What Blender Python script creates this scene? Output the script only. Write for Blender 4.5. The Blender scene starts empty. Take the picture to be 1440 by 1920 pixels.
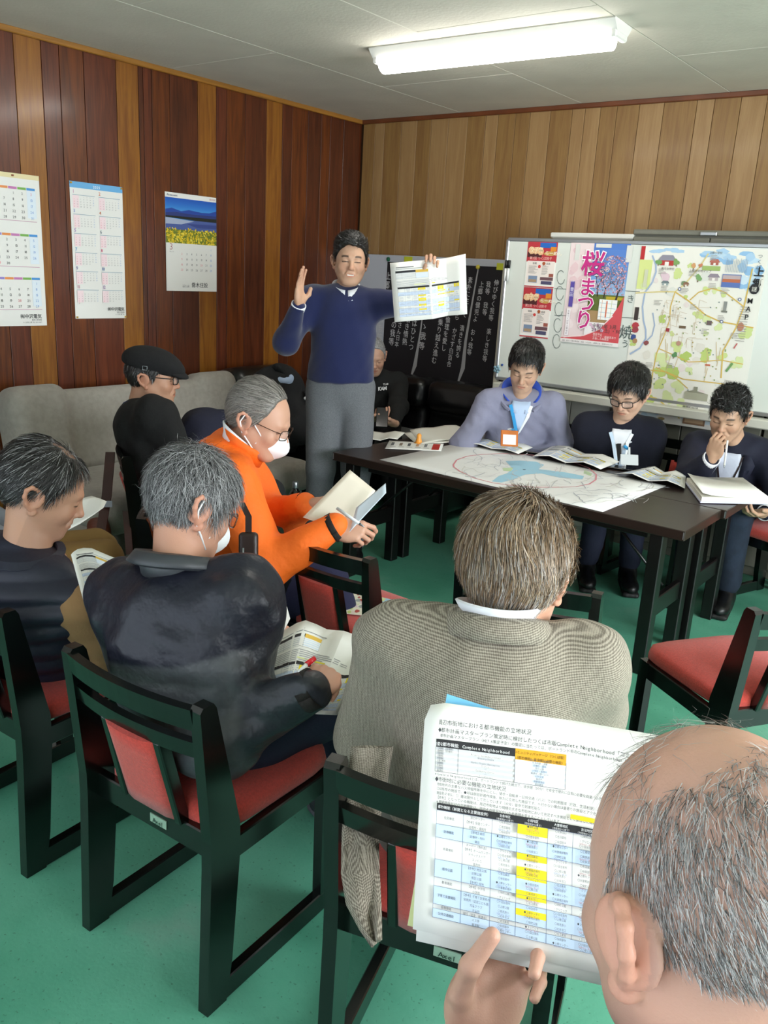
import bpy, bmesh, math, random
import numpy as np
from mathutils import Vector, Matrix
random.seed(7)
RNG = np.random.default_rng(7)
scene = bpy.context.scene
COL = scene.collection

# ---------------------------------------------------------------- camera
YAW, PITCH, ROLL = np.radians([-37.0948, 16.02, 3.1884])
FPX, CAMH = 1579.7, 1.58
_f0 = np.array([math.sin(YAW), math.cos(YAW), 0]); _r0 = np.array([math.cos(YAW), -math.sin(YAW), 0]); _u0 = np.array([0, 0, 1.0])
CW = math.cos(PITCH)*_f0 - math.sin(PITCH)*_u0
_u1 = math.cos(PITCH)*_u0 + math.sin(PITCH)*_f0
CR = math.cos(ROLL)*_r0 + math.sin(ROLL)*_u1
CU = math.cos(ROLL)*_u1 - math.sin(ROLL)*_r0
CAM = np.array([0, 0, CAMH])
cam_data = bpy.data.cameras.new('camera'); cam = bpy.data.objects.new('camera', cam_data); COL.objects.link(cam)
cam.matrix_world = Matrix(((CR[0], CU[0], -CW[0], 0), (CR[1], CU[1], -CW[1], 0), (CR[2], CU[2], -CW[2], CAMH), (0, 0, 0, 1)))
cam_data.sensor_fit = 'HORIZONTAL'; cam_data.sensor_width = 36; cam_data.lens = 36*FPX/1440
cam_data.clip_start = 0.02
scene.camera = cam

# ---------------------------------------------------------------- world, light, exposure
world = bpy.data.worlds.new('sky'); scene.world = world; world.use_nodes = True
_bg = world.node_tree.nodes['Background']; _bg.inputs[0].default_value = (0.80, 0.90, 1.0, 1); _bg.inputs[1].default_value = 1.0
scene.view_settings.view_transform = 'Standard'
try: scene.view_settings.look = 'None'
except Exception: pass
scene.view_settings.gamma = 1.0; scene.view_settings.use_curve_mapping = False
scene.view_settings.exposure = 0.82
def area_light(name, loc, rot, sx, sy, power, col):
    l = bpy.data.lights.new(name, 'AREA'); l.shape = 'RECTANGLE'; l.size = sx; l.size_y = sy; l.energy = power; l.color = col
    o = bpy.data.objects.new(name, l); o.location = loc; o.rotation_euler = rot; COL.objects.link(o); return o
# daylight entering through the glazing behind the camera
WIN_REAR = (-3.9, 0.9, 0.12, 2.15)      # x0, x1, z0, z1 on the rear wall
ADDED_WIN_RIGHT = (0.3, 3.9, 0.85, 2.15)      # y0, y1, z0, z1 of the opening added in the right wall
REAR_Y, RIGHT_X = -1.25, 2.3
area_light('daylight_rear', ((WIN_REAR[0]+WIN_REAR[1])/2, REAR_Y+0.02, (WIN_REAR[2]+WIN_REAR[3])/2), (math.radians(90), 0, math.radians(180)), WIN_REAR[1]-WIN_REAR[0], WIN_REAR[3]-WIN_REAR[2], 420, (0.90, 0.96, 1.0))
area_light('added_side_light', (RIGHT_X-0.02, (ADDED_WIN_RIGHT[0]+ADDED_WIN_RIGHT[1])/2, (ADDED_WIN_RIGHT[2]+ADDED_WIN_RIGHT[3])/2), (math.radians(90), 0, math.radians(90)), ADDED_WIN_RIGHT[1]-ADDED_WIN_RIGHT[0], ADDED_WIN_RIGHT[3]-ADDED_WIN_RIGHT[2], 130, (0.92, 0.97, 1.0))  # side light added to brighten the room, set in an unseen, added window

# ---------------------------------------------------------------- pixel to place
def ray(x, y): return CR*(x-720)/FPX - CU*(y-960)/FPX + CW
def Zp(x, y, z): d = ray(x, y); return CAM + d*((z-CAMH)/d[2])
def Xp(x, y, X): d = ray(x, y); return CAM + d*(X/d[0])
def Yp(x, y, Y): d = ray(x, y); return CAM + d*(Y/d[1])
def Dp(x, y, dd): return CAM + ray(x, y)*dd
def proj(p): q = np.asarray(p, float)-CAM; return (720+FPX*(q@CR)/(q@CW), 960-FPX*(q@CU)/(q@CW))
def A(*v): return np.array(v, float)
def unit(v): v = np.asarray(v, float); return v/np.linalg.norm(v)

# ---------------------------------------------------------------- materials
def lin(c):
    if isinstance(c, str): c = tuple(int(c[i:i+2], 16) for i in (0, 2, 4))
    return tuple(((v/255)/12.92 if v/255 <= 0.04045 else ((v/255+0.055)/1.055)**2.4) for v in c)
MATS = {}
def mat(name, col=(0.5, 0.5, 0.5), rough=0.6, metal=0.0, bump=0.0, bscale=200.0, vary=0.0, vscale=8.0, vstretch=(1, 1, 1), attr=None, coat=0.0, spec=0.5, sheen=0.0, emit=None, sss=0.0, alpha=1.0, trans=0.0, vcol=None, bdist=0.004):
    if name in MATS: return MATS[name]
    if isinstance(col, str): col = lin(col)
    m = bpy.data.materials.new(name); m.use_nodes = True; nt = m.node_tree; N = nt.nodes; L = nt.links
    b = N['Principled BSDF']
    b.inputs['Base Color'].default_value = (*col, 1); b.inputs['Roughness'].default_value = rough; b.inputs['Metallic'].default_value = metal
    b.inputs['Specular IOR Level'].default_value = spec; b.inputs['Coat Weight'].default_value = coat; b.inputs['Coat Roughness'].default_value = 0.15
    b.inputs['Sheen Weight'].default_value = sheen
    if trans: b.inputs['Transmission Weight'].default_value = trans
    if alpha < 1: b.inputs['Alpha'].default_value = alpha
    if sss: b.inputs['Subsurface Weight'].default_value = sss; b.inputs['Subsurface Radius'].default_value = (0.012, 0.005, 0.003); b.inputs['Subsurface Scale'].default_value = 1.0
    if emit: b.inputs['Emission Color'].default_value = (*emit[0], 1); b.inputs['Emission Strength'].default_value = emit[1]
    src = None
    if attr:
        a = N.new('ShaderNodeAttribute'); a.attribute_name = attr; src = a.outputs['Color']
    if vary:
        tc = N.new('ShaderNodeTexCoord'); mp = N.new('ShaderNodeMapping'); mp.inputs['Scale'].default_value = vstretch
        L.new(tc.outputs['Object'], mp.inputs['Vector'])
        n = N.new('ShaderNodeTexNoise'); n.inputs['Scale'].default_value = vscale; n.inputs['Detail'].default_value = 5; L.new(mp.outputs['Vector'], n.inputs['Vector'])
        mx = N.new('ShaderNodeMix'); mx.data_type = 'RGBA'; mx.blend_type = 'MIX'
        r = N.new('ShaderNodeValToRGB'); r.color_ramp.elements[0].position = 0.35; r.color_ramp.elements[1].position = 0.65
        L.new(n.outputs['Fac'], r.inputs['Fac']); L.new(r.outputs['Color'], mx.inputs['Factor'])
        if src is None:
            d = vcol if vcol is not None else tuple(c*(1-vary) for c in col)
            if isinstance(d, str): d = lin(d)
            mx.inputs['A'].default_value = (*col, 1); mx.inputs['B'].default_value = (*d, 1)
        else:
            mu = N.new('ShaderNodeMix'); mu.data_type = 'RGBA'; mu.blend_type = 'MULTIPLY'; mu.inputs['Factor'].default_value = 1
            mu.inputs['B'].default_value = (1-vary, 1-vary, 1-vary, 1); L.new(src, mu.inputs['A']); L.new(src, mx.inputs['A']); L.new(mu.outputs['Result'], mx.inputs['B'])
        src = mx.outputs['Result']
    if src is not None: L.new(src, b.inputs['Base Color'])
    if bump:
        tc2 = N.new('ShaderNodeTexCoord'); n2 = N.new('ShaderNodeTexNoise'); n2.inputs['Scale'].default_value = bscale; n2.inputs['Detail'].default_value = 4
        L.new(tc2.outputs['Object'], n2.inputs['Vector'])
        bp = N.new('ShaderNodeBump'); bp.inputs['Strength'].default_value = bump; bp.inputs['Distance'].default_value = bdist; L.new(n2.outputs['Fac'], bp.inputs['Height']); L.new(bp.outputs['Normal'], b.inputs['Normal'])
    MATS[name] = m
    return m

# ---------------------------------------------------------------- objects
def tag(o, label=None, cat=None, group=None, kind=None):
    if label: o['label'] = label
    if cat: o['category'] = cat
    if group: o['group'] = group
    if kind: o['kind'] = kind
    return o
def thing(name, loc, label, cat, group=None, rz=0.0):
    o = bpy.data.objects.new(name, None); o.location = loc; o.rotation_euler = (0, 0, rz); o.empty_display_size = 0.1
    COL.objects.link(o); return tag(o, label, cat, group)
def link_mesh(name, me, m=None, parent=None):
    o = bpy.data.objects.new(name, me)
    if m is not None: me.materials.append(m)
    COL.objects.link(o)
    if parent is not None: o.parent = parent
    return o
def world_xy(parent):
    p = A(0, 0, 0)
    while parent is not None: p = p+np.array(parent.location); parent = parent.parent
    return p
class MB:
    """collects shapes given in world (or the parent's local) space, builds one mesh object"""
    def __init__(s): s.v = []; s.f = []; s.n = 0; s.smooth = []; s.mi = []
    def add(s, verts, faces, smooth=False, mi=0):
        verts = np.asarray(verts, float); s.v.append(verts)
        for f in faces: s.f.append([i+s.n for i in f]); s.smooth.append(smooth); s.mi.append(mi)
        s.n += len(verts); return s
    def box(s, c, size, R=None, bev=0.0, mi=0):
        hx, hy, hz = size[0]/2, size[1]/2, size[2]/2
        if bev <= 0:
            v = np.array([[x, y, z] for x in (-hx, hx) for y in (-hy, hy) for z in (-hz, hz)])
            f = [(0, 1, 3, 2), (4, 6, 7, 5), (0, 4, 5, 1), (2, 3, 7, 6), (0, 2, 6, 4), (1, 5, 7, 3)]
        else:
            b = min(bev, hx*.95, hy*.95, hz*.95)
            v = []; idx = {}
            for sx in (-1, 1):
                for sy in (-1, 1):
                    for sz in (-1, 1):
                        for a in range(3):
                            p = [sx*(hx-b), sy*(hy-b), sz*(hz-b)]; p[a] = (sx*hx, sy*hy, sz*hz)[a]
                            idx[(sx, sy, sz, a)] = len(v); v.append(p)
            v = np.array(v); f = []
            g = lambda sx, sy, sz, a: idx[(sx, sy, sz, a)]
            for q in (-1, 1):
                f.append([g(q, -1, -1, 0), g(q, 1, -1, 0), g(q, 1, 1, 0), g(q, -1, 1, 0)][::q])
                f.append([g(-1, q, -1, 1), g(-1, q, 1, 1), g(1, q, 1, 1), g(1, q, -1, 1)][::q])
                f.append([g(-1, -1, q, 2), g(1, -1, q, 2), g(1, 1, q, 2), g(-1, 1, q, 2)][::q])
            for p in (-1, 1):
                for q in (-1, 1):
                    f.append([g(p, q, -1, 0), g(p, q, -1, 1), g(p, q, 1, 1), g(p, q, 1, 0)][::-p*q])
                    f.append([g(p, -1, q, 0), g(p, 1, q, 0), g(p, 1, q, 2), g(p, -1, q, 2)][::-p*q])
                    f.append([g(-1, p, q, 1), g(-1, p, q, 2), g(1, p, q, 2), g(1, p, q, 1)][::-p*q])
            for sx in (-1, 1):
                for sy in (-1, 1):
                    for sz in (-1, 1):
                        t = [g(sx, sy, sz, 0), g(sx, sy, sz, 1), g(sx, sy, sz, 2)]
                        f.append(t if sx*sy*sz > 0 else t[::-1])
        if R is not None: v = v @ np.asarray(R).T
        return s.add(v+np.asarray(c, float), f, mi=mi)
    def beam(s, a, b, w, d, up=(0, 0, 1), bev=0.0, mi=0):
        """box from a to b; w across (perpendicular to up), d along up"""
        a = np.asarray(a, float); b = np.asarray(b, float); z = unit(b-a); x = np.cross(np.asarray(up, float), z)
        if np.linalg.norm(x) < 1e-6: x = np.cross((1, 0, 0), z)
        x = unit(x); y = np.cross(z, x)
        return s.box((a+b)/2, (w, d, np.linalg.norm(b-a)), np.stack([x, y, z], 1), bev, mi)
    def tube(s, pts, r, n=8, closed=False, caps=True, mi=0):
        P = np.asarray(pts, float); m = len(P); r = np.broadcast_to(np.asarray(r, float), (m,))
        T = np.zeros_like(P)
        if closed: T = np.roll(P, -1, 0)-np.roll(P, 1, 0)
        else: T[1:-1] = P[2:]-P[:-2]; T[0] = P[1]-P[0]; T[-1] = P[-1]-P[-2]
        T /= np.linalg.norm(T, axis=1)[:, None]+1e-12
        ref = A(0, 0, 1) if abs(T[0][2]) < 0.9 else A(1, 0, 0)
        x = unit(np.cross(ref, T[0])); V = []
        for i in range(m):
            x = unit(x-T[i]*(x@T[i])); y = np.cross(T[i], x)
            for k in range(n):
                a = 2*math.pi*k/n; V.append(P[i]+r[i]*(math.cos(a)*x+math.sin(a)*y))
        F = []
        for i in range(m if closed else m-1):
            j = (i+1) % m
            for k in range(n): F.append((i*n+k, i*n+(k+1) % n, j*n+(k+1) % n, j*n+k))
        if caps and not closed: F.append(list(range(n))[::-1]); F.append([(m-1)*n+k for k in range(n)])
        return s.add(V, F, True, mi)
    def lathe(s, prof, c=(0, 0, 0), n=20, R=None, mi=0):
        V = []; F = []; m = len(prof)
        for (r, z) in prof:
            for k in range(n):
                a = 2*math.pi*k/n; V.append((r*math.cos(a), r*math.sin(a), z))
        for i in range(m-1):
            for k in range(n): F.append((i*n+k, i*n+(k+1) % n, (i+1)*n+(k+1) % n, (i+1)*n+k))
        F.append(list(range(n))[::-1]); F.append([(m-1)*n+k for k in range(n)])
        V = np.array(V)
        if R is not None: V = V @ np.asarray(R).T
        return s.add(V+np.asarray(c, float), F, True, mi)
    def prism(s, poly, off, mi=0, smooth=False):
        """poly: list of 3D points (planar), off: extrusion vector"""
        P = np.asarray(poly, float); n = len(P); V = np.concatenate([P, P+np.asarray(off, float)])
        F = [list(range(n))[::-1], list(range(n, 2*n))]+[(i, (i+1) % n, n+(i+1) % n, n+i) for i in range(n)]
        return s.add(V, F, smooth, mi)
    def grid(s, G, mi=0, smooth=True, thick=0.0):
        """G: (a,b,3) array of points; optional thickness along the normal"""
        G = np.asarray(G, float); a, b, _ = G.shape
        F = [(i*b+j, (i+1)*b+j, (i+1)*b+j+1, i*b+j+1) for i in range(a-1) for j in range(b-1)]
        if thick:
            du = np.gradient(G, axis=0); dv = np.gradient(G, axis=1); nn = np.cross(du, dv); nn /= np.linalg.norm(nn, axis=2)[..., None]+1e-12
            V = np.concatenate([(G+nn*thick/2).reshape(-1, 3), (G-nn*thick/2).reshape(-1, 3)]); o = a*b
            F2 = [tuple(i+o for i in f[::-1]) for f in F]
            rim = [i*b for i in range(a)]+[(a-1)*b+j for j in range(1, b)]+[i*b+b-1 for i in range(a-2, -1, -1)]+[j for j in range(b-2, 0, -1)]
            F3 = [(rim[i], rim[(i+1) % len(rim)], rim[(i+1) % len(rim)]+o, rim[i]+o)[::-1] for i in range(len(rim))]
            s.add(V, F+F2, smooth, mi); n0 = s.n-len(V)
            for f in F3: s.f.append([i+n0 for i in f]); s.smooth.append(False); s.mi.append(mi)
            return s
        return s.add(G.reshape(-1, 3), F, smooth, mi)
    def build(s, name, m=None, parent=None, local=False, mats=None):
        me = bpy.data.meshes.new(name); V = np.concatenate(s.v) if s.v else np.zeros((0, 3))
        if parent is not None and not local:
            if parent.rotation_euler.z: 
                c, q = math.cos(-parent.rotation_euler.z), math.sin(-parent.rotation_euler.z); V = (V-world_xy(parent)) @ np.array([[c, -q, 0], [q, c, 0], [0, 0, 1]]).T
            else: V = V-world_xy(parent)
        me.from_pydata(V.tolist(), [], s.f); me.polygons.foreach_set('use_smooth', s.smooth)
        if mats:
            for mm in mats: me.materials.append(mm)
            me.polygons.foreach_set('material_index', s.mi)
        me.update()
        return link_mesh(name, me, None if mats else m, parent)
def rotz(a): c, q = math.cos(a), math.sin(a); return np.array([[c, -q, 0], [q, c, 0], [0, 0, 1]])
def rotx(a): c, q = math.cos(a), math.sin(a); return np.array([[1, 0, 0], [0, c, -q], [0, q, c]])
def roty(a): c, q = math.cos(a), math.sin(a); return np.array([[c, 0, q], [0, 1, 0], [-q, 0, c]])
def copy_tree(o, parent=None):
    c = o.copy(); COL.objects.link(c); c.parent = parent
    for ch in o.children: copy_tree(ch, c)
    return c
# ---------------------------------------------------------------- implicit surfaces for bodies and clothes
class Cone:
    def __init__(s, a, b, r1, r2=None): s.a = np.asarray(a, float); s.b = np.asarray(b, float); s.r1 = r1; s.r2 = r1 if r2 is None else r2
    def bb(s):
        r = max(s.r1, s.r2); return np.minimum(s.a, s.b)-r, np.maximum(s.a, s.b)+r
    def ev(s, X, Y, Z):
        ab = s.b-s.a; L2 = max(float(ab@ab), 1e-12)
        t = np.clip(((X-s.a[0])*ab[0]+(Y-s.a[1])*ab[1]+(Z-s.a[2])*ab[2])/L2, 0, 1)
        return np.sqrt((X-s.a[0]-t*ab[0])**2+(Y-s.a[1]-t*ab[1])**2+(Z-s.a[2]-t*ab[2])**2)-(s.r1+t*(s.r2-s.r1))
class Ell:
    def __init__(s, c, r, R=None): s.c = np.asarray(c, float); s.r = np.asarray(r, float); s.R = None if R is None else np.asarray(R, float)
    def bb(s):
        if s.R is None: e = s.r
        else: e = np.sqrt(((s.R*s.r)**2).sum(1))
        return s.c-e, s.c+e
    def ev(s, X, Y, Z):
        x, y, z = X-s.c[0], Y-s.c[1], Z-s.c[2]
        if s.R is not None:
            R = s.R; x, y, z = x*R[0, 0]+y*R[1, 0]+z*R[2, 0], x*R[0, 1]+y*R[1, 1]+z*R[2, 1], x*R[0, 2]+y*R[1, 2]+z*R[2, 2]
        a, b, c = x/s.r[0], y/s.r[1], z/s.r[2]
        k0 = np.sqrt(a*a+b*b+c*c)+1e-9; k1 = np.sqrt((a/s.r[0])**2+(b/s.r[1])**2+(c/s.r[2])**2)+1e-9
        return k0*(k0-1)/k1
class RBox:
    def __init__(s, c, h, R=None, rd=0.01): s.c = np.asarray(c, float); s.h = np.asarray(h, float); s.R = np.eye(3) if R is None else np.asarray(R, float); s.rd = rd
    def bb(s):
        e = np.abs(s.R) @ s.h; return s.c-e, s.c+e
    def ev(s, X, Y, Z):
        x, y, z = X-s.c[0], Y-s.c[1], Z-s.c[2]; R = s.R
        x, y, z = x*R[0, 0]+y*R[1, 0]+z*R[2, 0], x*R[0, 1]+y*R[1, 1]+z*R[2, 1], x*R[0, 2]+y*R[1, 2]+z*R[2, 2]
        qx, qy, qz = np.abs(x)-s.h[0]+s.rd, np.abs(y)-s.h[1]+s.rd, np.abs(z)-s.h[2]+s.rd
        return np.sqrt(np.maximum(qx, 0)**2+np.maximum(qy, 0)**2+np.maximum(qz, 0)**2)+np.minimum(np.maximum(qx, np.maximum(qy, qz)), 0)-s.rd
class Half:                      # keeps the side where (p-c).n < 0
    def __init__(s, c, n): s.c = np.asarray(c, float); s.n = unit(n)
    def bb(s): return None
    def ev(s, X, Y, Z): return (X-s.c[0])*s.n[0]+(Y-s.c[1])*s.n[1]+(Z-s.c[2])*s.n[2]
def smin(a, b, k):
    if k <= 0: return np.minimum(a, b)
    h = np.clip(0.5+0.5*(b-a)/k, 0, 1); return b+(a-b)*h-k*h*(1-h)
def apply_op(d, e, op, k):
    if op == 'u': return smin(d, e, k)
    if op == 's': return -smin(-d, e, k)       # subtract
    return -smin(-d, -e, k)                    # intersect
def ev_points(ops, P):
    X, Y, Z = P[:, 0], P[:, 1], P[:, 2]; d = np.full(len(P), 1.0)
    for pr, op, k in ops: d = apply_op(d, pr.ev(X, Y, Z), op, k)
    return d
def grad_points(ops, P, e=0.002):
    g = np.stack([ev_points(ops, P+A(e, 0, 0))-ev_points(ops, P-A(e, 0, 0)), ev_points(ops, P+A(0, e, 0))-ev_points(ops, P-A(0, e, 0)), ev_points(ops, P+A(0, 0, e))-ev_points(ops, P-A(0, 0, e))], 1)
    return g/(np.linalg.norm(g, axis=1)[:, None]+1e-12)
def field_mesh(ops, h, pad=0.02, disp=None, lo=None, hi=None):
    """ops: list of (prim, op, k).  Returns verts, quads."""
    if lo is None:
        bbs = [p.bb() for p, op, k in ops if op == 'u']; lo = np.min([b[0] for b in bbs], 0)-pad; hi = np.max([b[1] for b in bbs], 0)+pad
    n = np.ceil((hi-lo)/h).astype(int)+1
    ax = [(lo[i]+h*np.arange(n[i])).astype(np.float32) for i in range(3)]
    d = np.full(n, 0.5, np.float32)
    for pr, op, k in ops:
        b = pr.bb()
        if b is None: sl = [slice(0, n[i]) for i in range(3)]
        else:
            m = k+2.5*h if op != 'i' else 10
            a0 = np.clip(np.floor((b[0]-m-lo)/h).astype(int), 0, n-1); a1 = np.clip(np.ceil((b[1]+m-lo)/h).astype(int)+1, 1, n)
            sl = [slice(a0[i], a1[i]) for i in range(3)]
            if any(a1 <= a0): continue
        sl = tuple(sl)
        e = pr.ev(ax[0][sl[0]][:, None, None], ax[1][sl[1]][None, :, None], ax[2][sl[2]][None, None, :])
        d[sl] = apply_op(d[sl], e.astype(np.float32), op, k)
    if disp is not None: d = d+disp(ax[0][:, None, None], ax[1][None, :, None], ax[2][None, None, :])
    d[0] = d[-1] = 0.5; d[:, 0] = d[:, -1] = 0.5; d[:, :, 0] = d[:, :, -1] = 0.5
    return surf_net(d, lo, h)
def surf_net(d, lo, h):
    s = d < 0; c = s.astype(np.int8)
    cnt = c[:-1]+c[1:]; cnt = cnt[:, :-1]+cnt[:, 1:]; cnt = cnt[:, :, :-1]+cnt[:, :, 1:]
    act = (cnt > 0) & (cnt < 8); ijk = np.argwhere(act)
    idx = np.full(act.shape, -1, np.int32); idx[act] = np.arange(len(ijk))
    cor = np.array([[x, y, z] for x in (0, 1) for y in (0, 1) for z in (0, 1)])
    vals = np.stack([d[ijk[:, 0]+q[0], ijk[:, 1]+q[1], ijk[:, 2]+q[2]] for q in cor])
    acc = np.zeros((len(ijk), 3)); num = np.zeros(len(ijk))
    for i in range(8):
        for j in range(i+1, 8):
            if np.abs(cor[i]-cor[j]).sum() != 1: continue
            m = (vals[i] < 0) != (vals[j] < 0); t = vals[i][m]/(vals[i][m]-vals[j][m])
            acc[m] += cor[i]+t[:, None]*(cor[j]-cor[i]); num[m] += 1
    V = lo+(ijk+acc/num[:, None])*h; F = []
    for a in range(3):
        p = [slice(None)]*3; q = [slice(None)]*3; p[a] = slice(0, -1); q[a] = slice(1, None)
        s0 = s[tuple(p)]; s1 = s[tuple(q)]; e = np.argwhere(s0 != s1)
        b, g = (a+1) % 3, (a+2) % 3
        e = e[(e[:, b] > 0) & (e[:, g] > 0) & (e[:, b] < d.shape[b]-1) & (e[:, g] < d.shape[g]-1)]
        def cell(db, dg):
            w = e.copy(); w[:, b] += db; w[:, g] += dg; return idx[w[:, 0], w[:, 1], w[:, 2]]
        Q = np.stack([cell(-1, -1), cell(0, -1), cell(0, 0), cell(-1, 0)], 1)
        fl = ~s[e[:, 0], e[:, 1], e[:, 2]]; Q[fl] = Q[fl][:, ::-1]; F.append(Q)
    return V, np.concatenate(F)
def relax(V, F, it=1, lam=0.5):
    for _ in range(it):
        s = np.zeros_like(V); n = np.zeros(len(V))
        for i in range(4):
            a, b = F[:, i], F[:, (i+1) % 4]
            np.add.at(s, a, V[b]); np.add.at(n, a, 1); np.add.at(s, b, V[a]); np.add.at(n, b, 1)
        V = V*(1-lam)+lam*s/np.maximum(n, 1)[:, None]
    return V
def np_mesh(name, V, F, m, parent=None, cols=None, smooth=True, mats=None, mi=None):
    V = np.asarray(V, float)
    if parent is not None: V = V-world_xy(parent)
    k = F.shape[1]; me = bpy.data.meshes.new(name)
    me.vertices.add(len(V)); me.vertices.foreach_set('co', V.astype(np.float32).ravel())
    me.loops.add(F.size); me.loops.foreach_set('vertex_index', F.astype(np.int32).ravel())
    me.polygons.add(len(F)); me.polygons.foreach_set('loop_start', np.arange(0, F.size, k, dtype=np.int32)); me.polygons.foreach_set('loop_total', np.full(len(F), k, np.int32))
    if smooth: me.polygons.foreach_set('use_smooth', np.ones(len(F), bool))
    me.update(calc_edges=True)
    if cols is not None:
        ca = me.color_attributes.new('Col', 'FLOAT_COLOR', 'POINT'); c4 = np.ones((len(V), 4), np.float32); c4[:, :3] = cols; ca.data.foreach_set('color', c4.ravel())
    if mats:
        for q in mats: me.materials.append(q)
        me.polygons.foreach_set('material_index', mi.astype(np.int32))
    return link_mesh(name, me, None if mats else m, parent)
def joinm(parts):
    V = []; F = []; C = []; n = 0
    for v, f, c in parts: V.append(v); F.append(f+n); C.append(c); n += len(v)
    return np.concatenate(V), np.concatenate(F), np.concatenate(C)
def waves(seed, freq, amp, n=7, stretch=(1, 1, 1)):
    g = np.random.default_rng(seed); K = g.normal(size=(n, 3)); K /= np.linalg.norm(K, axis=1)[:, None]; K = K*freq*g.uniform(0.6, 1.5, (n, 1))*np.array(stretch); ph = g.uniform(0, 6.28, n)
    def f(X, Y, Z):
        o = 0
        for i in range(n): o = o+np.sin(K[i, 0]*X+K[i, 1]*Y+K[i, 2]*Z+ph[i])
        return (o*(amp/math.sqrt(n))).astype(np.float32)
    return f

# ---------------------------------------------------------------- the human head, in its own frame: x right, y forward, z up, origin between the ears at eye height
def head_ops(sp):
    w = sp.get('w', 1.0); jw = sp.get('jaw', 1.0); fl = sp.get('len', 1.0)
    o = []
    u = lambda p, k: o.append((p, 'u', k))
    u(Ell((0, -.018, .030), (.0755*w, .093, .092)), 0)
    u(Ell((0, .022, -.010), (.0665*w, .070, .098*fl)), .03)
    u(Ell((0, .030, -.058*fl), (.053*w*jw, .052, .060)), .03)
    for q in (-1, 1):
        u(Cone((q*.052*w*jw, -.005, -.045), (q*.022*jw, .062, -.098*fl), .022, .019), .025)
        u(Ell((q*.040*w, .058, -.030), (.024, .020, .022)), .02)
        u(Cone((q*.012, .082, .020), (q*.036*w, .070, .019), .011, .010), .014)
    u(Ell((0, .070, -.098*fl), (.021, .016, .017)), .02)
    for q in (-1, 1): o.append((Ell((q*.031*w, .097, .001), (.019, .014, .0125)), 's', .012))
    for q in (-1, 1): u(Ell((q*.0305*w, .0735, .0005), (.0155, .0138, .0118)), .004)
    nb = sp.get('nose', 1.0)
    u(Cone((0, .083, .012), (0, .085+.017*nb, -.028), .0075, .0105), .010)
    u(Ell((0, .088+.015*nb, -.032), (.0125, .0125, .010)), .006)
    for q in (-1, 1): u(Ell((q*.0125, .090, -.036), (.0085, .0105, .0075)), .005)
    u(Ell((0, .068, -.064*fl), (.032, .026, .024)), .016)
    u(Cone((-.018, .086, -.0605*fl), (.018, .086, -.0605*fl), .0045), .006); u(Ell((0, .091, -.0605*fl), (.012, .005, .004)), .005)
    u(Ell((0, .0885, -.0705*fl), (.017, .0065, .0058)), .005)
    if sp.get('smile'): o.append((Ell((0, .098, -.0655*fl), (.019, .010, .0042)), 's', .004))
    else: o.append((Cone((-.024, .0925, -.0655*fl), (.024, .0925, -.0655*fl), .0022), 's', .004))
    for q in (-1, 1): o.append((Cone((q*.020, .094, -.030), (q*.031, .080, -.058*fl), .003), 's', .010))   # folds beside the mouth
    for q in (-1, 1):                                  # ears
        es = sp.get('ear', 1.0); ex = q*.0765*w; base = A(ex, -.012, -.012)
        out = unit(A(q*1.0, -.32, 0)); bk = unit(A(q*.26, -1, 0)); up = unit(A(q*.08, -.18, 1))
        E = lambda a, b, c=0.0: base+es*(a*bk+b*up)+out*(c)
        pts = [E(-.004, .012, .002), E(.004, .028, .007), E(.016, .031, .010), E(.026, .022, .012), E(.028, .006, .012), E(.022, -.010, .009), E(.012, -.021, .006)]
        u(Ell(E(.011, .004, .002), (.006, .021*es, .027*es), np.stack([out, bk, up], 1)), .008)
        o.append((Ell(E(.009, .000, .0125), (.0055, .009, .012), np.stack([out, bk, up], 1)), 's', .005))
        for i in range(len(pts)-1): u(Cone(pts[i], pts[i+1], .0048*es), .004)
        u(Ell(E(.006, -.027, .005), (.006, .0085*es, .010*es), np.stack([out, bk, up], 1)), .005)
        u(Ell(E(-.003, -.004, .004), (.005, .005, .008)), .004)
    return o
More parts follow.
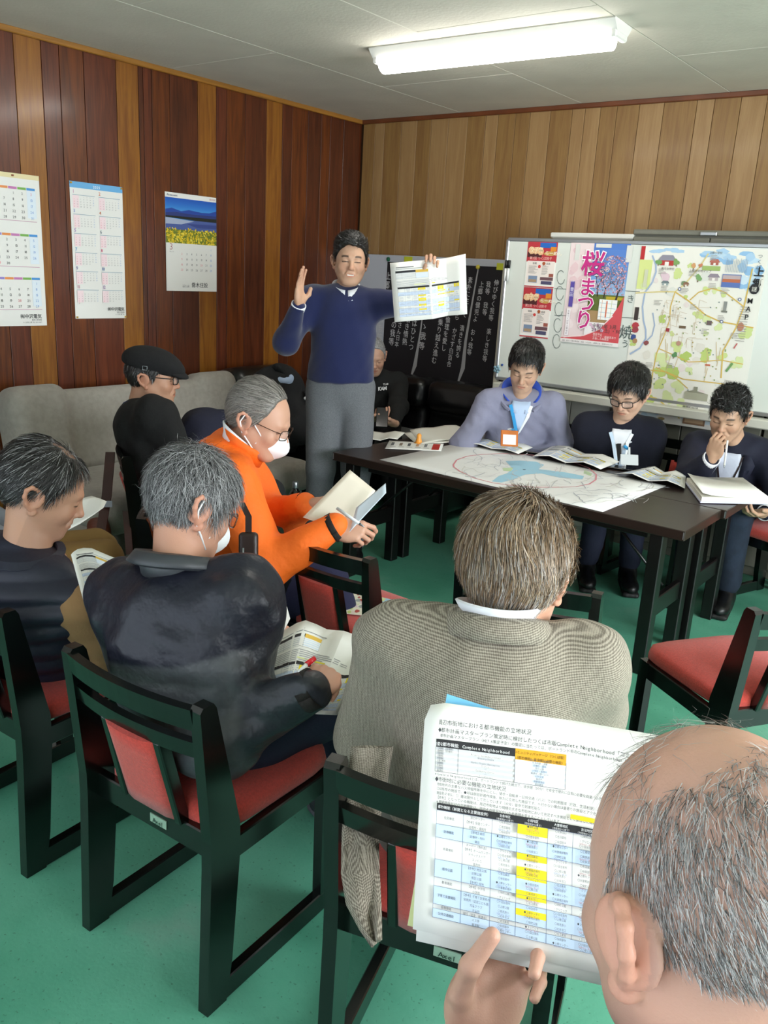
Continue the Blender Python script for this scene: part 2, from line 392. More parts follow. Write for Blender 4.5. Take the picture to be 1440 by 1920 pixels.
def face_cols(P, sp, skin):
    """albedo of the head: lips, lash line, cheeks, cropped scalp"""
    w = sp.get('w', 1.0); fl = sp.get('len', 1.0); skin = np.asarray(skin)
    C = np.tile(skin, (len(P), 1)); x, y, z = P[:, 0], P[:, 1], P[:, 2]
    def mix(m, c): C[:] = C*(1-m[:, None])+np.asarray(c)*m[:, None]
    red = skin*A(1.06, .76, .72)
    ear = np.clip((np.abs(x)-.074*w)/.006, 0, 1)*np.clip((.05-np.abs(z+.01))/.01, 0, 1); mix(ear*.35, red)
    ck = np.exp(-(((np.abs(x)-.040)/.022)**2+((z+.030)/.020)**2))*(y > .03); mix(ck*.35, red)
    ns = np.exp(-((x/.014)**2+((z+.030)/.014)**2))*(y > .07); mix(ns*.4, red)
    lp = np.clip(1.5-1.5*((x/.025)**2+((z+.0655*fl)/.0105)**2), 0, 1)*(y > .07); mix(np.clip(lp*1.4, 0, 1)*.75, skin*A(.88, .50, .48))
    if sp.get('smile'):
        te = ((np.abs(x) < .016) & (np.abs(z+.0655*fl) < .0035) & (y > .06)).astype(float); mix(te, A(.75, .72, .66))
    else:
        ml = np.clip(1.4-((np.abs(z+.0655*fl))/.0016), 0, 1)*(np.abs(x) < .024)*(y > .07); mix(ml*.7, skin*.25)
    dx = (np.abs(x)-.0305*w); lid = .0035*(1-(dx/.017)**2); zl = sp.get('eyez', -.004)
    op = sp.get('eye_open', .0016)
    m = np.clip(1.5-np.abs(z-(zl+lid*.4))/op, 0, 1)*(np.abs(dx) < .0165)*(y > .05); mix(m*.95, A(.012, .009, .008))
    cr = np.clip(1.3-np.abs(z-(.0085+lid*.6))/.0015, 0, 1)*(np.abs(dx) < .015)*(y > .05); mix(cr*.35, skin*.4)
    if sp.get('brow', True):
        arch = .021+.0035*(1-((np.abs(x)-.030)/.02)**2); bw = np.clip((.020-np.abs(np.abs(x)-.033))/.006, 0, 1)
        b = np.clip(1.4-np.abs(z-arch)/(.0042*sp.get('browt', 1)), 0, 1)*bw*(y > .04); mix(b*.92, np.asarray(sp.get('browc', (.014, .011, .010))))
    if sp.get('stubble'):
        st = np.clip((-.030-z)/.03, 0, 1)*(y > -.02)*np.clip(1-lp*2, 0, 1); mix(st*sp['stubble'], skin*A(.62, .62, .66))
    return C
class Head:
    """placed head: origin c, forward f, up u (world)"""
    def __init__(s, c, f, u, scale=1.0):
        f = unit(f); x = unit(np.cross(f, np.asarray(u, float))); u = np.cross(x, f); s.M = np.stack([x, f, u], 1)*scale; s.c = np.asarray(c, float); s.scale = scale
        s.x, s.f, s.u = x, f, u
    def W(s, P): return np.asarray(P, float) @ s.M.T + s.c
    def L(s, P): return (np.asarray(P, float)-s.c) @ np.linalg.inv(s.M).T
def make_head(H, sp, skin, h=.003, neck_to=None):
    ops = head_ops(sp)
    if neck_to is not None:
        nl = H.L(neck_to); ops.append((Cone((0, -.026, -.045), nl, .050*sp.get('neck', 1), .054*sp.get('neck', 1)), 'u', .025))
        ops.append((Cone((0, .006, -.080), nl+A(0, .028, .02), .026, .034), 'u', .02))
    V, F = field_mesh(ops, h/H.scale)
    C = face_cols(V, sp, skin)
    return V, F, C, ops
def hair_shell(H, ops_head, region, thick, h=.004, seed=1, rough=.0015, freq=260, lump=None):
    """hair volume = cranium grown by thick(x,y,z), kept where region(x,y,z) < 0 (local frame)"""
    base = [o for o in ops_head[:2]]
    class G:
        def bb(s): return A(-.115, -.15, -.10), A(.115, .12, .165)
        def ev(s, X, Y, Z):
            d = 1.0
            for pr, op, k in base: d = apply_op(np.float32(1.0) if d is 1.0 else d, pr.ev(X, Y, Z), op, k)
            d = d-thick(X, Y, Z)
            r = region(X, Y, Z)
            return -smin(-d, -r, .010)
    f1 = waves(seed, freq, rough)
    V, F = field_mesh([(G(), 'u', 0)], h/H.scale, disp=f1, lo=A(-.115, -.15, -.11), hi=A(.115, .13, .17))
    return V, F
def strands(H, ops, roots, dirf, n_seg, seg, width, colf, lift=0.15, jitter=0.25, offs=0.001, seed=3, curl=0.0, taper=0.25):
    """ribbons that follow the surface of ops from roots (local), returns mesh in local frame"""
    g = np.random.default_rng(seed); P = roots.copy(); N = len(P); pts = []; nor = grad_points(ops, P); P = P+nor*offs; pts.append(P.copy())
    jit = g.normal(size=(N, 3))*jitter; seg = np.asarray(seg)*np.ones(N); d_prev = None; lf = lift*g.uniform(.3, 1.6, (N, 1))
    for i in range(n_seg):
        d = dirf(P)+jit+(g.normal(size=(N, 3))*curl if curl else 0); d = d-nor*(d*nor).sum(1)[:, None]; d /= np.linalg.norm(d, axis=1)[:, None]+1e-9
        if d_prev is not None: d = .5*d+.5*d_prev; d /= np.linalg.norm(d, axis=1)[:, None]+1e-9
        d_prev = d; P = P+(d+nor*lf)*seg[:, None]
        nor = grad_points(ops, P); dist = ev_points(ops, P); inside = dist < offs
        P = np.where(inside[:, None], P+nor*(offs-dist)[:, None], P); pts.append(P.copy())
    S = np.stack(pts, 1); K = n_seg+1
    T = np.gradient(S, axis=1); T /= np.linalg.norm(T, axis=2)[..., None]+1e-9
    nn = np.repeat(nor[:, None, :], K, 1)+g.normal(size=(N, 1, 3))*.35; B = np.cross(T, nn); B /= np.linalg.norm(B, axis=2)[..., None]+1e-9
    wd = width*np.linspace(1, taper, K)[None, :, None]*g.uniform(.6, 1.3, (N, 1, 1))
    V = np.stack([S-B*wd/2, S+B*wd/2], 2).reshape(-1, 3)
    b = (np.arange(N)*K*2)[:, None]+(np.arange(n_seg)*2)[None, :]
    F = np.stack([b, b+1, b+3, b+2], -1).reshape(-1, 4)
    c = colf(roots, g); C = np.repeat(c, K*2, 0)
    return V, F, C
def surface_samples(V, F, n, seed, keep=None):
    g = np.random.default_rng(seed); a = V[F[:, 0]]; b = V[F[:, 1]]; c = V[F[:, 2]]; d = V[F[:, 3]]
    ar = np.linalg.norm(np.cross(b-a, c-a), axis=1)+np.linalg.norm(np.cross(c-a, d-a), axis=1)
    if keep is not None: ar = ar*keep((a+c)/2)
    i = g.choice(len(F), n, p=ar/ar.sum()); s, t = g.uniform(size=(2, n, 1))
    return (a[i]*(1-s)+b[i]*s)*(1-t)+(d[i]*(1-s)+c[i]*s)*t

# ---------------------------------------------------------------- hands, in their own frame: y along the fingers from the wrist, z out of the back of the hand, x to the right
def hand_mesh(wrist, fdir, back, side, pose, h=.0026, scale=1.0):
    """side +1: thumb towards +x of the frame, -1: towards -x.  pose: finger curls etc."""
    o = []; u = lambda p, k: o.append((p, 'u', k)); s = side
    u(Cone((0, -.010, 0), (0, .012, 0), .024, .024), 0)
    u(Ell((0, .045, -.001), (.041, .050, .0155)), .015); u(Ell((s*.022, .030, -.008), (.021, .034, .016)), .012); u(Ell((-s*.024, .035, -.006), (.018, .034, .014)), .012)
    fx = [s*.029, s*.0098, -s*.0095, -s*.028]; L = [(.041, .025, .021), (.045, .029, .022), (.041, .027, .021), (.032, .020, .019)]; rr = [.0088, .0090, .0086, .0076]
    by = [.083, .088, .084, .075]
    curl = pose.get('curl', [(.3, .5, .3)]*4); spread = pose.get('spread', .06)
    for i in range(4):
        p = A(fx[i], by[i], 0); u(Cone((fx[i]*.75, .045, 0), p, .0105, rr[i]+.001), .008); ang = 0; sp = (1.5-i)*spread*s; pd = pose.get('fdir', [0, 0, 0, 0])[i]
        for k in range(3):
            ang += curl[i][k]; d = A(math.sin(sp+pd)*math.cos(ang), math.cos(sp+pd)*math.cos(ang), -math.sin(ang)); q = p+d*L[i][k]
            u(Cone(p, q, rr[i]*(1-.06*k), rr[i]*(1-.06*(k+1))), .003); p = q
    tp = pose.get('thumb', [A(s*.036, .030, -.010), A(s*.056, .056, -.016), A(s*.060, .082, -.020)])
    p = A(s*.018, .012, -.006); r = [.0165, .0125, .0112, .0095]
    for i, q in enumerate(tp): q = np.asarray(q, float); u(Cone(p, q, r[i], r[i+1]), .007); p = q
    V, F = field_mesh(o, h/scale); f = unit(fdir); b = np.asarray(back, float); b = unit(b-f*(b@f)); x = np.cross(f, b)
    M = np.stack([x, f, b], 1)*scale
    return V @ M.T+np.asarray(wrist, float), F, V
def hand_cols(Vl, skin):
    skin = np.asarray(skin); C = np.tile(skin, (len(Vl), 1)); m = np.clip((Vl[:, 1]-.09)/.05, 0, 1)*.35
    return C*(1-m[:, None])+skin*A(1.04, .80, .76)*m[:, None]
def ik(a, b, l1, l2, pole):
    a = np.asarray(a, float); b = np.asarray(b, float); d = b-a; D = np.linalg.norm(d)
    if D > (l1+l2)*.995: k = D/((l1+l2)*.995); l1 *= k; l2 *= k
    x = d/D; c = (l1*l1-l2*l2+D*D)/(2*D); hh = math.sqrt(max(l1*l1-c*c, 0)); p = np.asarray(pole, float); p = p-x*(p@x); p = unit(p)
    return a+x*c+p*hh
# ---------------------------------------------------------------- the room
WX, WY, CZ = -4.46, 5.35, 2.655
def floor_material():
    m = mat('painted_green_floor', lin('3f9a78'), rough=0.38, spec=0.45)
    nt = m.node_tree; N = nt.nodes; L = nt.links; b = N['Principled BSDF']
    tc = N.new('ShaderNodeTexCoord')
    n1 = N.new('ShaderNodeTexNoise'); n1.inputs['Scale'].default_value = 1.6; n1.inputs['Detail'].default_value = 8; n1.inputs['Roughness'].default_value = .65
    n2 = N.new('ShaderNodeTexNoise'); n2.inputs['Scale'].default_value = 90; n2.inputs['Detail'].default_value = 3
    r1 = N.new('ShaderNodeValToRGB'); r1.color_ramp.elements[0].position = .3; r1.color_ramp.elements[0].color = (*lin('4a977b'), 1); r1.color_ramp.elements[1].position = .72; r1.color_ramp.elements[1].color = (*lin('6fb99c'), 1)
    r2 = N.new('ShaderNodeValToRGB'); r2.color_ramp.elements[0].position = .30; r2.color_ramp.elements[0].color = (.25, .25, .25, 1); r2.color_ramp.elements[1].position = .36; r2.color_ramp.elements[1].color = (1, 1, 1, 1)
    vo = N.new('ShaderNodeTexVoronoi'); vo.inputs['Scale'].default_value = 22; r3 = N.new('ShaderNodeValToRGB'); r3.color_ramp.elements[0].position = .035; r3.color_ramp.elements[0].color = (.12, .10, .09, 1); r3.color_ramp.elements[1].position = .06; r3.color_ramp.elements[1].color = (1, 1, 1, 1)
    n3 = N.new('ShaderNodeTexNoise'); n3.inputs['Scale'].default_value = 3.1; n3.inputs['Detail'].default_value = 6; r4 = N.new('ShaderNodeValToRGB'); r4.color_ramp.elements[0].position = .60; r4.color_ramp.elements[0].color = (0, 0, 0, 1); r4.color_ramp.elements[1].position = .78
    for t in (n1, n2, vo, n3): L.new(tc.outputs['Object'], t.inputs['Vector'])
    L.new(n1.outputs['Fac'], r1.inputs['Fac']); L.new(n2.outputs['Fac'], r2.inputs['Fac']); L.new(vo.outputs['Distance'], r3.inputs['Fac']); L.new(n3.outputs['Fac'], r4.inputs['Fac'])
    m1 = N.new('ShaderNodeMix'); m1.data_type = 'RGBA'; m1.blend_type = 'MULTIPLY'; m1.inputs['Factor'].default_value = .5; L.new(r1.outputs['Color'], m1.inputs['A']); L.new(r2.outputs['Color'], m1.inputs['B'])
    m2 = N.new('ShaderNodeMix'); m2.data_type = 'RGBA'; m2.blend_type = 'MULTIPLY'; m2.inputs['Factor'].default_value = .55; L.new(m1.outputs['Result'], m2.inputs['A']); L.new(r3.outputs['Color'], m2.inputs['B'])
    m3 = N.new('ShaderNodeMix'); m3.data_type = 'RGBA'; m3.blend_type = 'MIX'; L.new(r4.outputs['Color'], m3.inputs['Factor']); L.new(m2.outputs['Result'], m3.inputs['A']); m3.inputs['B'].default_value = (*lin('86b09c'), 1)
    L.new(m3.outputs['Result'], b.inputs['Base Color'])
    bp = N.new('ShaderNodeBump'); bp.inputs['Strength'].default_value = .25; bp.inputs['Distance'].default_value = .003; L.new(n2.outputs['Fac'], bp.inputs['Height']); L.new(bp.outputs['Normal'], b.inputs['Normal'])
    return m
def wood(name, c1, c2, rough=.35, scale=(9, 9, .8), coat=.25):
    m = mat(name, c1, rough=rough, coat=coat); nt = m.node_tree; N = nt.nodes; L = nt.links; b = N['Principled BSDF']
    tc = N.new('ShaderNodeTexCoord'); oi = N.new('ShaderNodeObjectInfo'); ad = N.new('ShaderNodeVectorMath'); ad.operation = 'ADD'; mu = N.new('ShaderNodeVectorMath'); mu.operation = 'SCALE'; mu.inputs['Scale'].default_value = 30
    cb = N.new('ShaderNodeCombineXYZ'); 
    for i in range(3): L.new(oi.outputs['Random'], cb.inputs[i])
    L.new(cb.outputs[0], mu.inputs[0]); L.new(tc.outputs['Object'], ad.inputs[0]); L.new(mu.outputs[0], ad.inputs[1])
    mp = N.new('ShaderNodeMapping'); mp.inputs['Scale'].default_value = scale; L.new(ad.outputs[0], mp.inputs['Vector'])
    n = N.new('ShaderNodeTexNoise'); n.inputs['Scale'].default_value = 3.2; n.inputs['Detail'].default_value = 9; n.inputs['Distortion'].default_value = .9; L.new(mp.outputs[0], n.inputs['Vector'])
    mp2 = N.new('ShaderNodeMapping'); mp2.inputs['Scale'].default_value = (scale[0]*9, scale[1]*9, scale[2]*2.5); L.new(ad.outputs[0], mp2.inputs['Vector'])
    n2 = N.new('ShaderNodeTexNoise'); n2.inputs['Scale'].default_value = 3; n2.inputs['Detail'].default_value = 4; L.new(mp2.outputs[0], n2.inputs['Vector'])
    r = N.new('ShaderNodeValToRGB'); r.color_ramp.elements[0].position = .32; r.color_ramp.elements[1].position = .70; r.color_ramp.elements[0].color = (*lin(c2), 1); r.color_ramp.elements[1].color = (*lin(c1), 1)
    mx = N.new('ShaderNodeMath'); mx.operation = 'ADD'; sc = N.new('ShaderNodeMath'); sc.operation = 'MULTIPLY_ADD'; sc.inputs[1].default_value = .5; sc.inputs[2].default_value = -.25; L.new(n2.outputs['Fac'], sc.inputs[0]); L.new(n.outputs['Fac'], mx.inputs[0]); L.new(sc.outputs[0], mx.inputs[1])
    L.new(mx.outputs[0], r.inputs['Fac']); L.new(r.outputs['Color'], b.inputs['Base Color'])
    return m
fl = MB().box(((WX+RIGHT_X)/2, (WY+REAR_Y)/2, -.05), (RIGHT_X-WX+.4, WY-REAR_Y+.4, .1)).build('floor', floor_material()); tag(fl, 'worn green painted concrete floor', kind='structure')
backing = mat('wall_backing', '2a180e', rough=.8)
wl = MB().box((WX-.06, (WY+REAR_Y)/2, CZ/2), (.09, WY-REAR_Y+.2, CZ)).build('wall_left', backing); tag(wl, 'left wall of glossy dark red-brown wood planks', kind='structure')
wb = MB().box(((WX+RIGHT_X)/2, WY+.06, CZ/2), (RIGHT_X-WX+.2, .09, CZ)).build('wall_back', mat('back_backing', '4a3018', rough=.8)); tag(wb, 'back wall of tan wood-grain planks', kind='structure')
WL = {'d': wood('plank_dark', '5f2d14', '3f1b0a'), 'm': wood('plank_mid', '70370f', '4b2109'), 'o': wood('plank_orange', '96601f', '774415'), 'r': wood('plank_red', '69321a', '4a2010')}
edges = [(-60, 'm'), (-20, 'r'), (23, 'o'), (75, 'r'), (109, 'm'), (155, 'r'), (216, 'o'), (258, 'd'), (267, 'r'), (283, 'm'), (317, 'd'), (370, 'o'), (405, 'r'), (425, 'm'), (460, 'd'), (500, 'o'), (530, 'd'), (548, 'm'), (578, 'd'), (603, 'm'), (620, 'd'), (645, 'd')]
ys = [Xp(x, 60+x*.26, WX)[1] for x, _ in edges]+[WY]
kinds = [k for _, k in edges]; y = ys[0]; pre = []
for w, k in zip([.16, .12, .20, .14, .18, .11, .2, .15, .13, .19, .16, .14, .2, .12, .17, .2, .15, .18, .16, .2], 'odrmodmrodmrdomdrmod'):
    if y-w < REAR_Y: pre.append((REAR_Y, y, k)); break
    pre.append((y-w, y, k)); y -= w
for y0, y1, k in pre[::-1]+[(ys[i], ys[i+1], kinds[i]) for i in range(len(kinds))]:
    b = MB().box((WX-.006, (y0+y1)/2, CZ/2-.005), (.018, max(y1-y0-.0035, .004), CZ-.01), bev=.0015).build('plank', WL[k], wl)
WBm = {'l': wood('plank_tan_light', 'a28054', '937046', rough=.5, coat=.05), 'k': wood('plank_tan_dark', '93703f', '805c33', rough=.5, coat=.05)}
ex = [680, 705, 722, 754, 783, 810, 842, 878, 912, 935, 968, 995, 1033, 1074, 1098, 1127, 1158, 1200, 1246, 1308, 1341, 1391, 1440]
xs = [WX+.02]+[Yp(x, 234-(x-680)*.071, WY)[0] for x in ex[1:]]; x = xs[-1]; kk = 'klklkllklkklkllkklklkl'
pl = [(xs[i], xs[i+1], kk[i]) for i in range(len(xs)-1)]
i = 0
while x < RIGHT_X:
    w = [.16, .12, .18, .1, .15, .19][i % 6]; pl.append((x, min(x+w, RIGHT_X), 'kl'[i % 2])); x += w; i += 1
for x0, x1, k in pl:
    MB().box(((x0+x1)/2, WY+.006, CZ/2-.005), (x1-x0-.003, .018, CZ-.01), bev=.0015).build('plank', WBm[k], wb)
trimL = mat('trim_honey', 'a5702c', rough=.4, coat=.2, vary=.3, vscale=6, vstretch=(1, .6, 8)); trimB = mat('trim_redbrown', '6f3a1c', rough=.4, coat=.2, vary=.3, vscale=6)
for i, (o, m) in enumerate(((MB().box((WX+.014, (WY+REAR_Y)/2, CZ-.014), (.024, WY-REAR_Y, .030), bev=.004), trimL), (MB().box(((WX+RIGHT_X)/2, WY-.014, CZ-.014), (RIGHT_X-WX, .024, .030), bev=.004), trimB))):
    t = o.build('trim_%d' % (i+1), m); tag(t, ['honey coloured wood cornice along the left wall', 'red-brown wood cornice along the back wall'][i], kind='structure')
ce = MB().box(((WX+RIGHT_X)/2, (WY+REAR_Y)/2, CZ+.06), (RIGHT_X-WX+.3, WY-REAR_Y+.3, .08)).build('ceiling', mat('ceiling_gap', '6c675c', rough=.9)); tag(ce, 'pale ceiling of large painted boards', kind='structure')
cem = mat('ceiling_board', 'd6d1c3', rough=.85, bump=.35, bscale=60, vary=.08, vscale=3)
pw, pd = .91, 1.82
nx = int(math.ceil((RIGHT_X-WX)/pw)); ny = int(math.ceil((WY-REAR_Y)/pd))+1
pmesh = None
for i in range(nx):
    for j in range(ny):
        x0 = WX+i*pw; x1 = min(x0+pw, RIGHT_X); y1 = WY-j*pd+(0.91 if i % 2 else 0); y0 = max(y1-pd, REAR_Y); y1 = min(y1, WY)
        if x1-x0 < .05 or y1-y0 < .05: continue
        MB().box(((x0+x1)/2, (y0+y1)/2, CZ+.012), (x1-x0-.004, y1-y0-.004, .024), bev=.002).build('ceiling_panel', cem, ce)
# rear wall with the glazing the daylight comes through; right wall with an added window
plaster = mat('plaster', 'c9c4b8', rough=.9, vary=.05)
wr = MB(); x0, x1, z0, z1 = WIN_REAR
wr.box(((WX+x0)/2, REAR_Y-.05, CZ/2), (x0-WX, .1, CZ)).box(((x1+RIGHT_X)/2, REAR_Y-.05, CZ/2), (RIGHT_X-x1, .1, CZ)).box(((x0+x1)/2, REAR_Y-.05, z0/2), (x1-x0, .1, z0)).box(((x0+x1)/2, REAR_Y-.05, (z1+CZ)/2), (x1-x0, .1, CZ-z1))
tag(wr.build('wall_rear', plaster), 'plain plaster wall behind the camera with wide glazing', kind='structure')
y0, y1, z0, z1 = ADDED_WIN_RIGHT; wr = MB()
wr.box((RIGHT_X+.05, (REAR_Y+y0)/2, CZ/2), (.1, y0-REAR_Y, CZ)).box((RIGHT_X+.05, (y1+WY)/2, CZ/2), (.1, WY-y1, CZ)).box((RIGHT_X+.05, (y0+y1)/2, z0/2), (.1, y1-y0, z0)).box((RIGHT_X+.05, (y0+y1)/2, (z1+CZ)/2), (.1, y1-y0, CZ-z1))
tag(wr.build('wall_right', plaster), 'plain plaster wall to the right with an added window', kind='structure')
alu = mat('aluminium', 'b8bcc0', rough=.35, metal=.9)
def window(name, axis, p, a0, a1, z0, z1, nb, label):
    root = MB(); bars = []
    def bar(a, b, c, d):
        if axis == 'y': return MB().box(((a+b)/2, p, (c+d)/2), (b-a, .05, d-c), bev=.004)
        return MB().box((p, (a+b)/2, (c+d)/2), (.05, b-a, d-c), bev=.004)
    o = bar(a0, a1, z0, z0+.05).build(name, alu); tag(o, label, kind='structure')
    bar(a0, a1, z1-.05, z1).build('window_head', alu, o)
    for i in range(nb+1):
        q = a0+(a1-a0-.05)*i/nb; bar(q, q+.05, z0+.05, z1-.05).build('window_stile', alu, o)
window('window_1', 'y', REAR_Y-.05, *WIN_REAR[:2], *WIN_REAR[2:], 4, 'aluminium framed sliding glass doors behind the camera')
window('added_window', 'x', RIGHT_X+.05, *ADDED_WIN_RIGHT[:2], *ADDED_WIN_RIGHT[2:], 3, 'unseen aluminium framed window added in the right wall')  # unseen window added to carry the side light

# ---------------------------------------------------------------- ceiling lamp
a = Zp(713, 97, CZ); b = Zp(1170, 41, CZ); c = (a+b)/2; Ln = np.linalg.norm(b-a); rz = math.atan2(b[1]-a[1], b[0]-a[0])
lamp = thing('ceiling_lamp', (c[0], c[1], CZ), 'lit white tube lamp fixed to the ceiling', 'lamp', rz=rz)
prof = [(-.095, 0), (-.100, -.006), (-.060, -.045), (.060, -.045), (.100, -.006), (.095, 0)]
MB().prism([(-Ln/2, y, z) for y, z in prof], (Ln, 0, 0)).build('reflector', mat('lamp_white', 'e8e6e0', rough=.4), lamp, local=True)
half = [(math.cos(t)*.058, -.045-.062*abs(math.sin(t))**.8) for t in np.linspace(math.pi, 2*math.pi, 15)]
LAMP_MAT = mat('lamp_diffuser', (1, 1, 1), rough=.5, emit=((1.0, .965, .90), 15.0))
MB().prism([(-Ln/2+.03, y, z) for y, z in half], (Ln-.075, 0, 0), smooth=False).build('diffuser', LAMP_MAT, lamp, local=True)
for s in (-1, 1): MB().box((s*(Ln/2-.015), 0, -.050), (.028, .13, .035), bev=.006).build('end_cap', mat('lamp_white', 'e8e6e0'), lamp, local=True)

# ---------------------------------------------------------------- chairs
LACQ = mat('dark_lacquer', '060c0a', rough=.22, spec=.45, coat=.3, vary=.35, vscale=14)
REDF = mat('red_upholstery', 'c9453a', rough=.95, bump=.5, bscale=520, vary=.22, vscale=170, sheen=.25)
def rounded_slab(mb, x0, x1, y0, y1, z0, z1, r=.03, n=9, bulge=.012, taper=0.0):
    V = []; F = []; N = 36
    def ring(ins, z):
        out = []
        for k in range(N):
            t = 2*math.pi*k/N; cx, cy = math.cos(t), math.sin(t); e = 7
            den = (abs(cx)**e+abs(cy)**e)**(1/e); ux, uy = cx/den, cy/den; yy = uy*((y1-y0)/2-ins)
            w = (x1-x0)/2-ins; w = w*(1-taper*(.5-uy/2)); out.append(((x0+x1)/2+ux*w, (y0+y1)/2+yy, z))
        return out
    levels = [(.006, z0), (0, z0+.008), (0, z0+(z1-z0)*.55), (.004, z0+(z1-z0)*.82), (.016, z1), (.06, z1+bulge*.6), (.13, z1+bulge)]
    for ins, z in levels: V += ring(ins, z)
    for i in range(len(levels)-1):
        for k in range(N): F.append((i*N+k, i*N+(k+1) % N, (i+1)*N+(k+1) % N, (i+1)*N+k))
    F.append(list(range(N))[::-1]); F.append([(len(levels)-1)*N+k for k in range(N)])
    mb.add(V, F, True)
def make_chair():
    root = thing('dining_chair', (0, 0, 0), 'x', 'chair', 'black lacquered chairs with red seats'); B = lambda m, n, mt=LACQ, p=None: m.build(n, mt, p or root, local=True)
    hw = .215
    for s in (-1, 1):
        x = s*(hw-.014)
        side = [(-.225, 0), (-.168, 0), (-.150, .10), (-.128, .36), (-.128, .44), (-.196, .74), (-.204, .752), (-.232, .752), (-.240, .742), (-.212, .43), (-.212, .36)]
        B(MB().prism([(x-.0145, y, z) for y, z in side], (.029, 0, 0)), 'rear_leg')
        B(MB().prism([(x-.013, y, z) for y, z in [(.165, .05), (.212, .05), (.205, .405), (.160, .405)]], (.026, 0, 0)), 'front_leg')
        B(MB().box((x, .024, .029), (.027, .39, .056), bev=.003), 'floor_runner')
        B(MB().box((x, .02, .378), (.024, .33, .055), bev=.003), 'side_rail')
    rr = B(MB().box((0, -.168, .385), (.40, .024, .062), bev=.003), 'back_rail')
    plate = MB().box((.02, -.1815, .383), (.052, .0025, .021)); pl = plate.build('nameplate', mat('plate_green', '9fb9a6', rough=.3, metal=.3), root, local=True); CH_PLATE.append(pl)
    B(MB().box((0, .19, .378), (.40, .022, .055), bev=.003), 'front_rail')
    m = MB(); rounded_slab(m, -.205, .205, -.165, .228, .405, .452, taper=.06); B(m, 'seat', REDF)
    def yb(z): return -.170-.058*(z-.44)/.30
    def rail(z0, z1, dep, th):
        G = []
        for t in np.linspace(-1, 1, 13):
            x = t*(hw-.024); bow = -.022*(1-t*t); G.append([(x, yb(z)-.004+bow+dy, z) for z, dy in ((z0, -th/2), (z0, th/2), (z1, th/2), (z1, -th/2))])
        V = [p for r in G for p in r]; F = [(i*4+k, i*4+(k+1) % 4, (i+1)*4+(k+1) % 4, (i+1)*4+k) for i in range(12) for k in range(4)]+[(3, 2, 1, 0), (48, 49, 50, 51)]
        return MB().add(V, F)
    B(rail(.695, .745, 0, .022), 'top_rail'); B(rail(.626, .664, 0, .020), 'cross_rail')
    for s in (-1, 1): B(MB().beam((s*.088, -.172, .41), (s*.082, yb(.63)-.018, .632), .020, .030, up=(0, 1, 0), bev=.003), 'slat')
    G = [[(t*.076, yb(z)-.012*(z-.42)/.2-.010*(1-t*t)*(z-.42)/.2-.010+(.004 if abs(t) > .9 else -.002), z) for z in np.linspace(.415, .630, 6)] for t in np.linspace(-1, 1, 7)]
    m = MB().grid(G, thick=.024); B(m, 'back_panel', REDF)
    return root
CH_PLATE = []
CHAIR0 = make_chair()
CHAIRS = []
def put_chair(x, y, facing, label, first=[True]):
    """facing: heading angle of the sitter's view, measured from +Y towards -X (counter-clockwise)"""
    o = CHAIR0 if first[0] else copy_tree(CHAIR0); first[0] = False
    o.location = (x, y, 0); o.rotation_euler = (0, 0, facing); o['label'] = label; CHAIRS.append(o); return o

# ---------------------------------------------------------------- tables
TABM = mat('dark_table_laminate', '2a1d18', rough=.32, vary=.25, vscale=5, vstretch=(1, 9, 9)); TLEG = mat('black_table_leg', '0a0808', rough=.35)
def make_table(x0, x1, y0, y1, zt, label):
    t = thing('folding_table', ((x0+x1)/2, (y0+y1)/2, 0), label, 'table', 'long dark meeting tables')
    MB().box(((x0+x1)/2, (y0+y1)/2, zt-.021), (x1-x0, y1-y0, .042), bev=.003).build('table_top', TABM, t)
    MB().box(((x0+x1)/2, (y0+y1)/2, zt-.065), (x1-x0-.35, .30, .04), bev=.003).build('apron', TLEG, t)
    for sx in (0, 1):
        x = x0+.105 if sx == 0 else x1-.115
        for yy in (y0+.045, y1-.045): MB().box((x, yy, (zt-.042)/2), (.055, .060, zt-.042), bev=.004).build('leg', TLEG, t)
        MB().box((x, (y0+y1)/2, .28), (.028, y1-y0-.15, .085), bev=.004).build('leg_brace', TLEG, t)
        MB().tube([(x-.02 if sx else x+.02, (y0+y1)/2+.02, .33), (x-.30 if sx else x+.30, (y0+y1)/2+.02, zt-.07)], .007).build('stay', TLEG, t)
    for cx in (x0+.006, x1-.006): MB().box((cx, y0-.001 if cx > 0 else y0+.002, zt-.02), (.004, .006, .03)).build('edge_cap', alu, t)
    return t
TZ = .66
T1 = make_table(-2.80, -.965, 3.235, 3.695, TZ, 'long dark meeting table nearer the empty chairs')
T2 = make_table(-2.79, -.945, 3.702, 4.165, TZ, 'long dark meeting table behind, where three men sit')
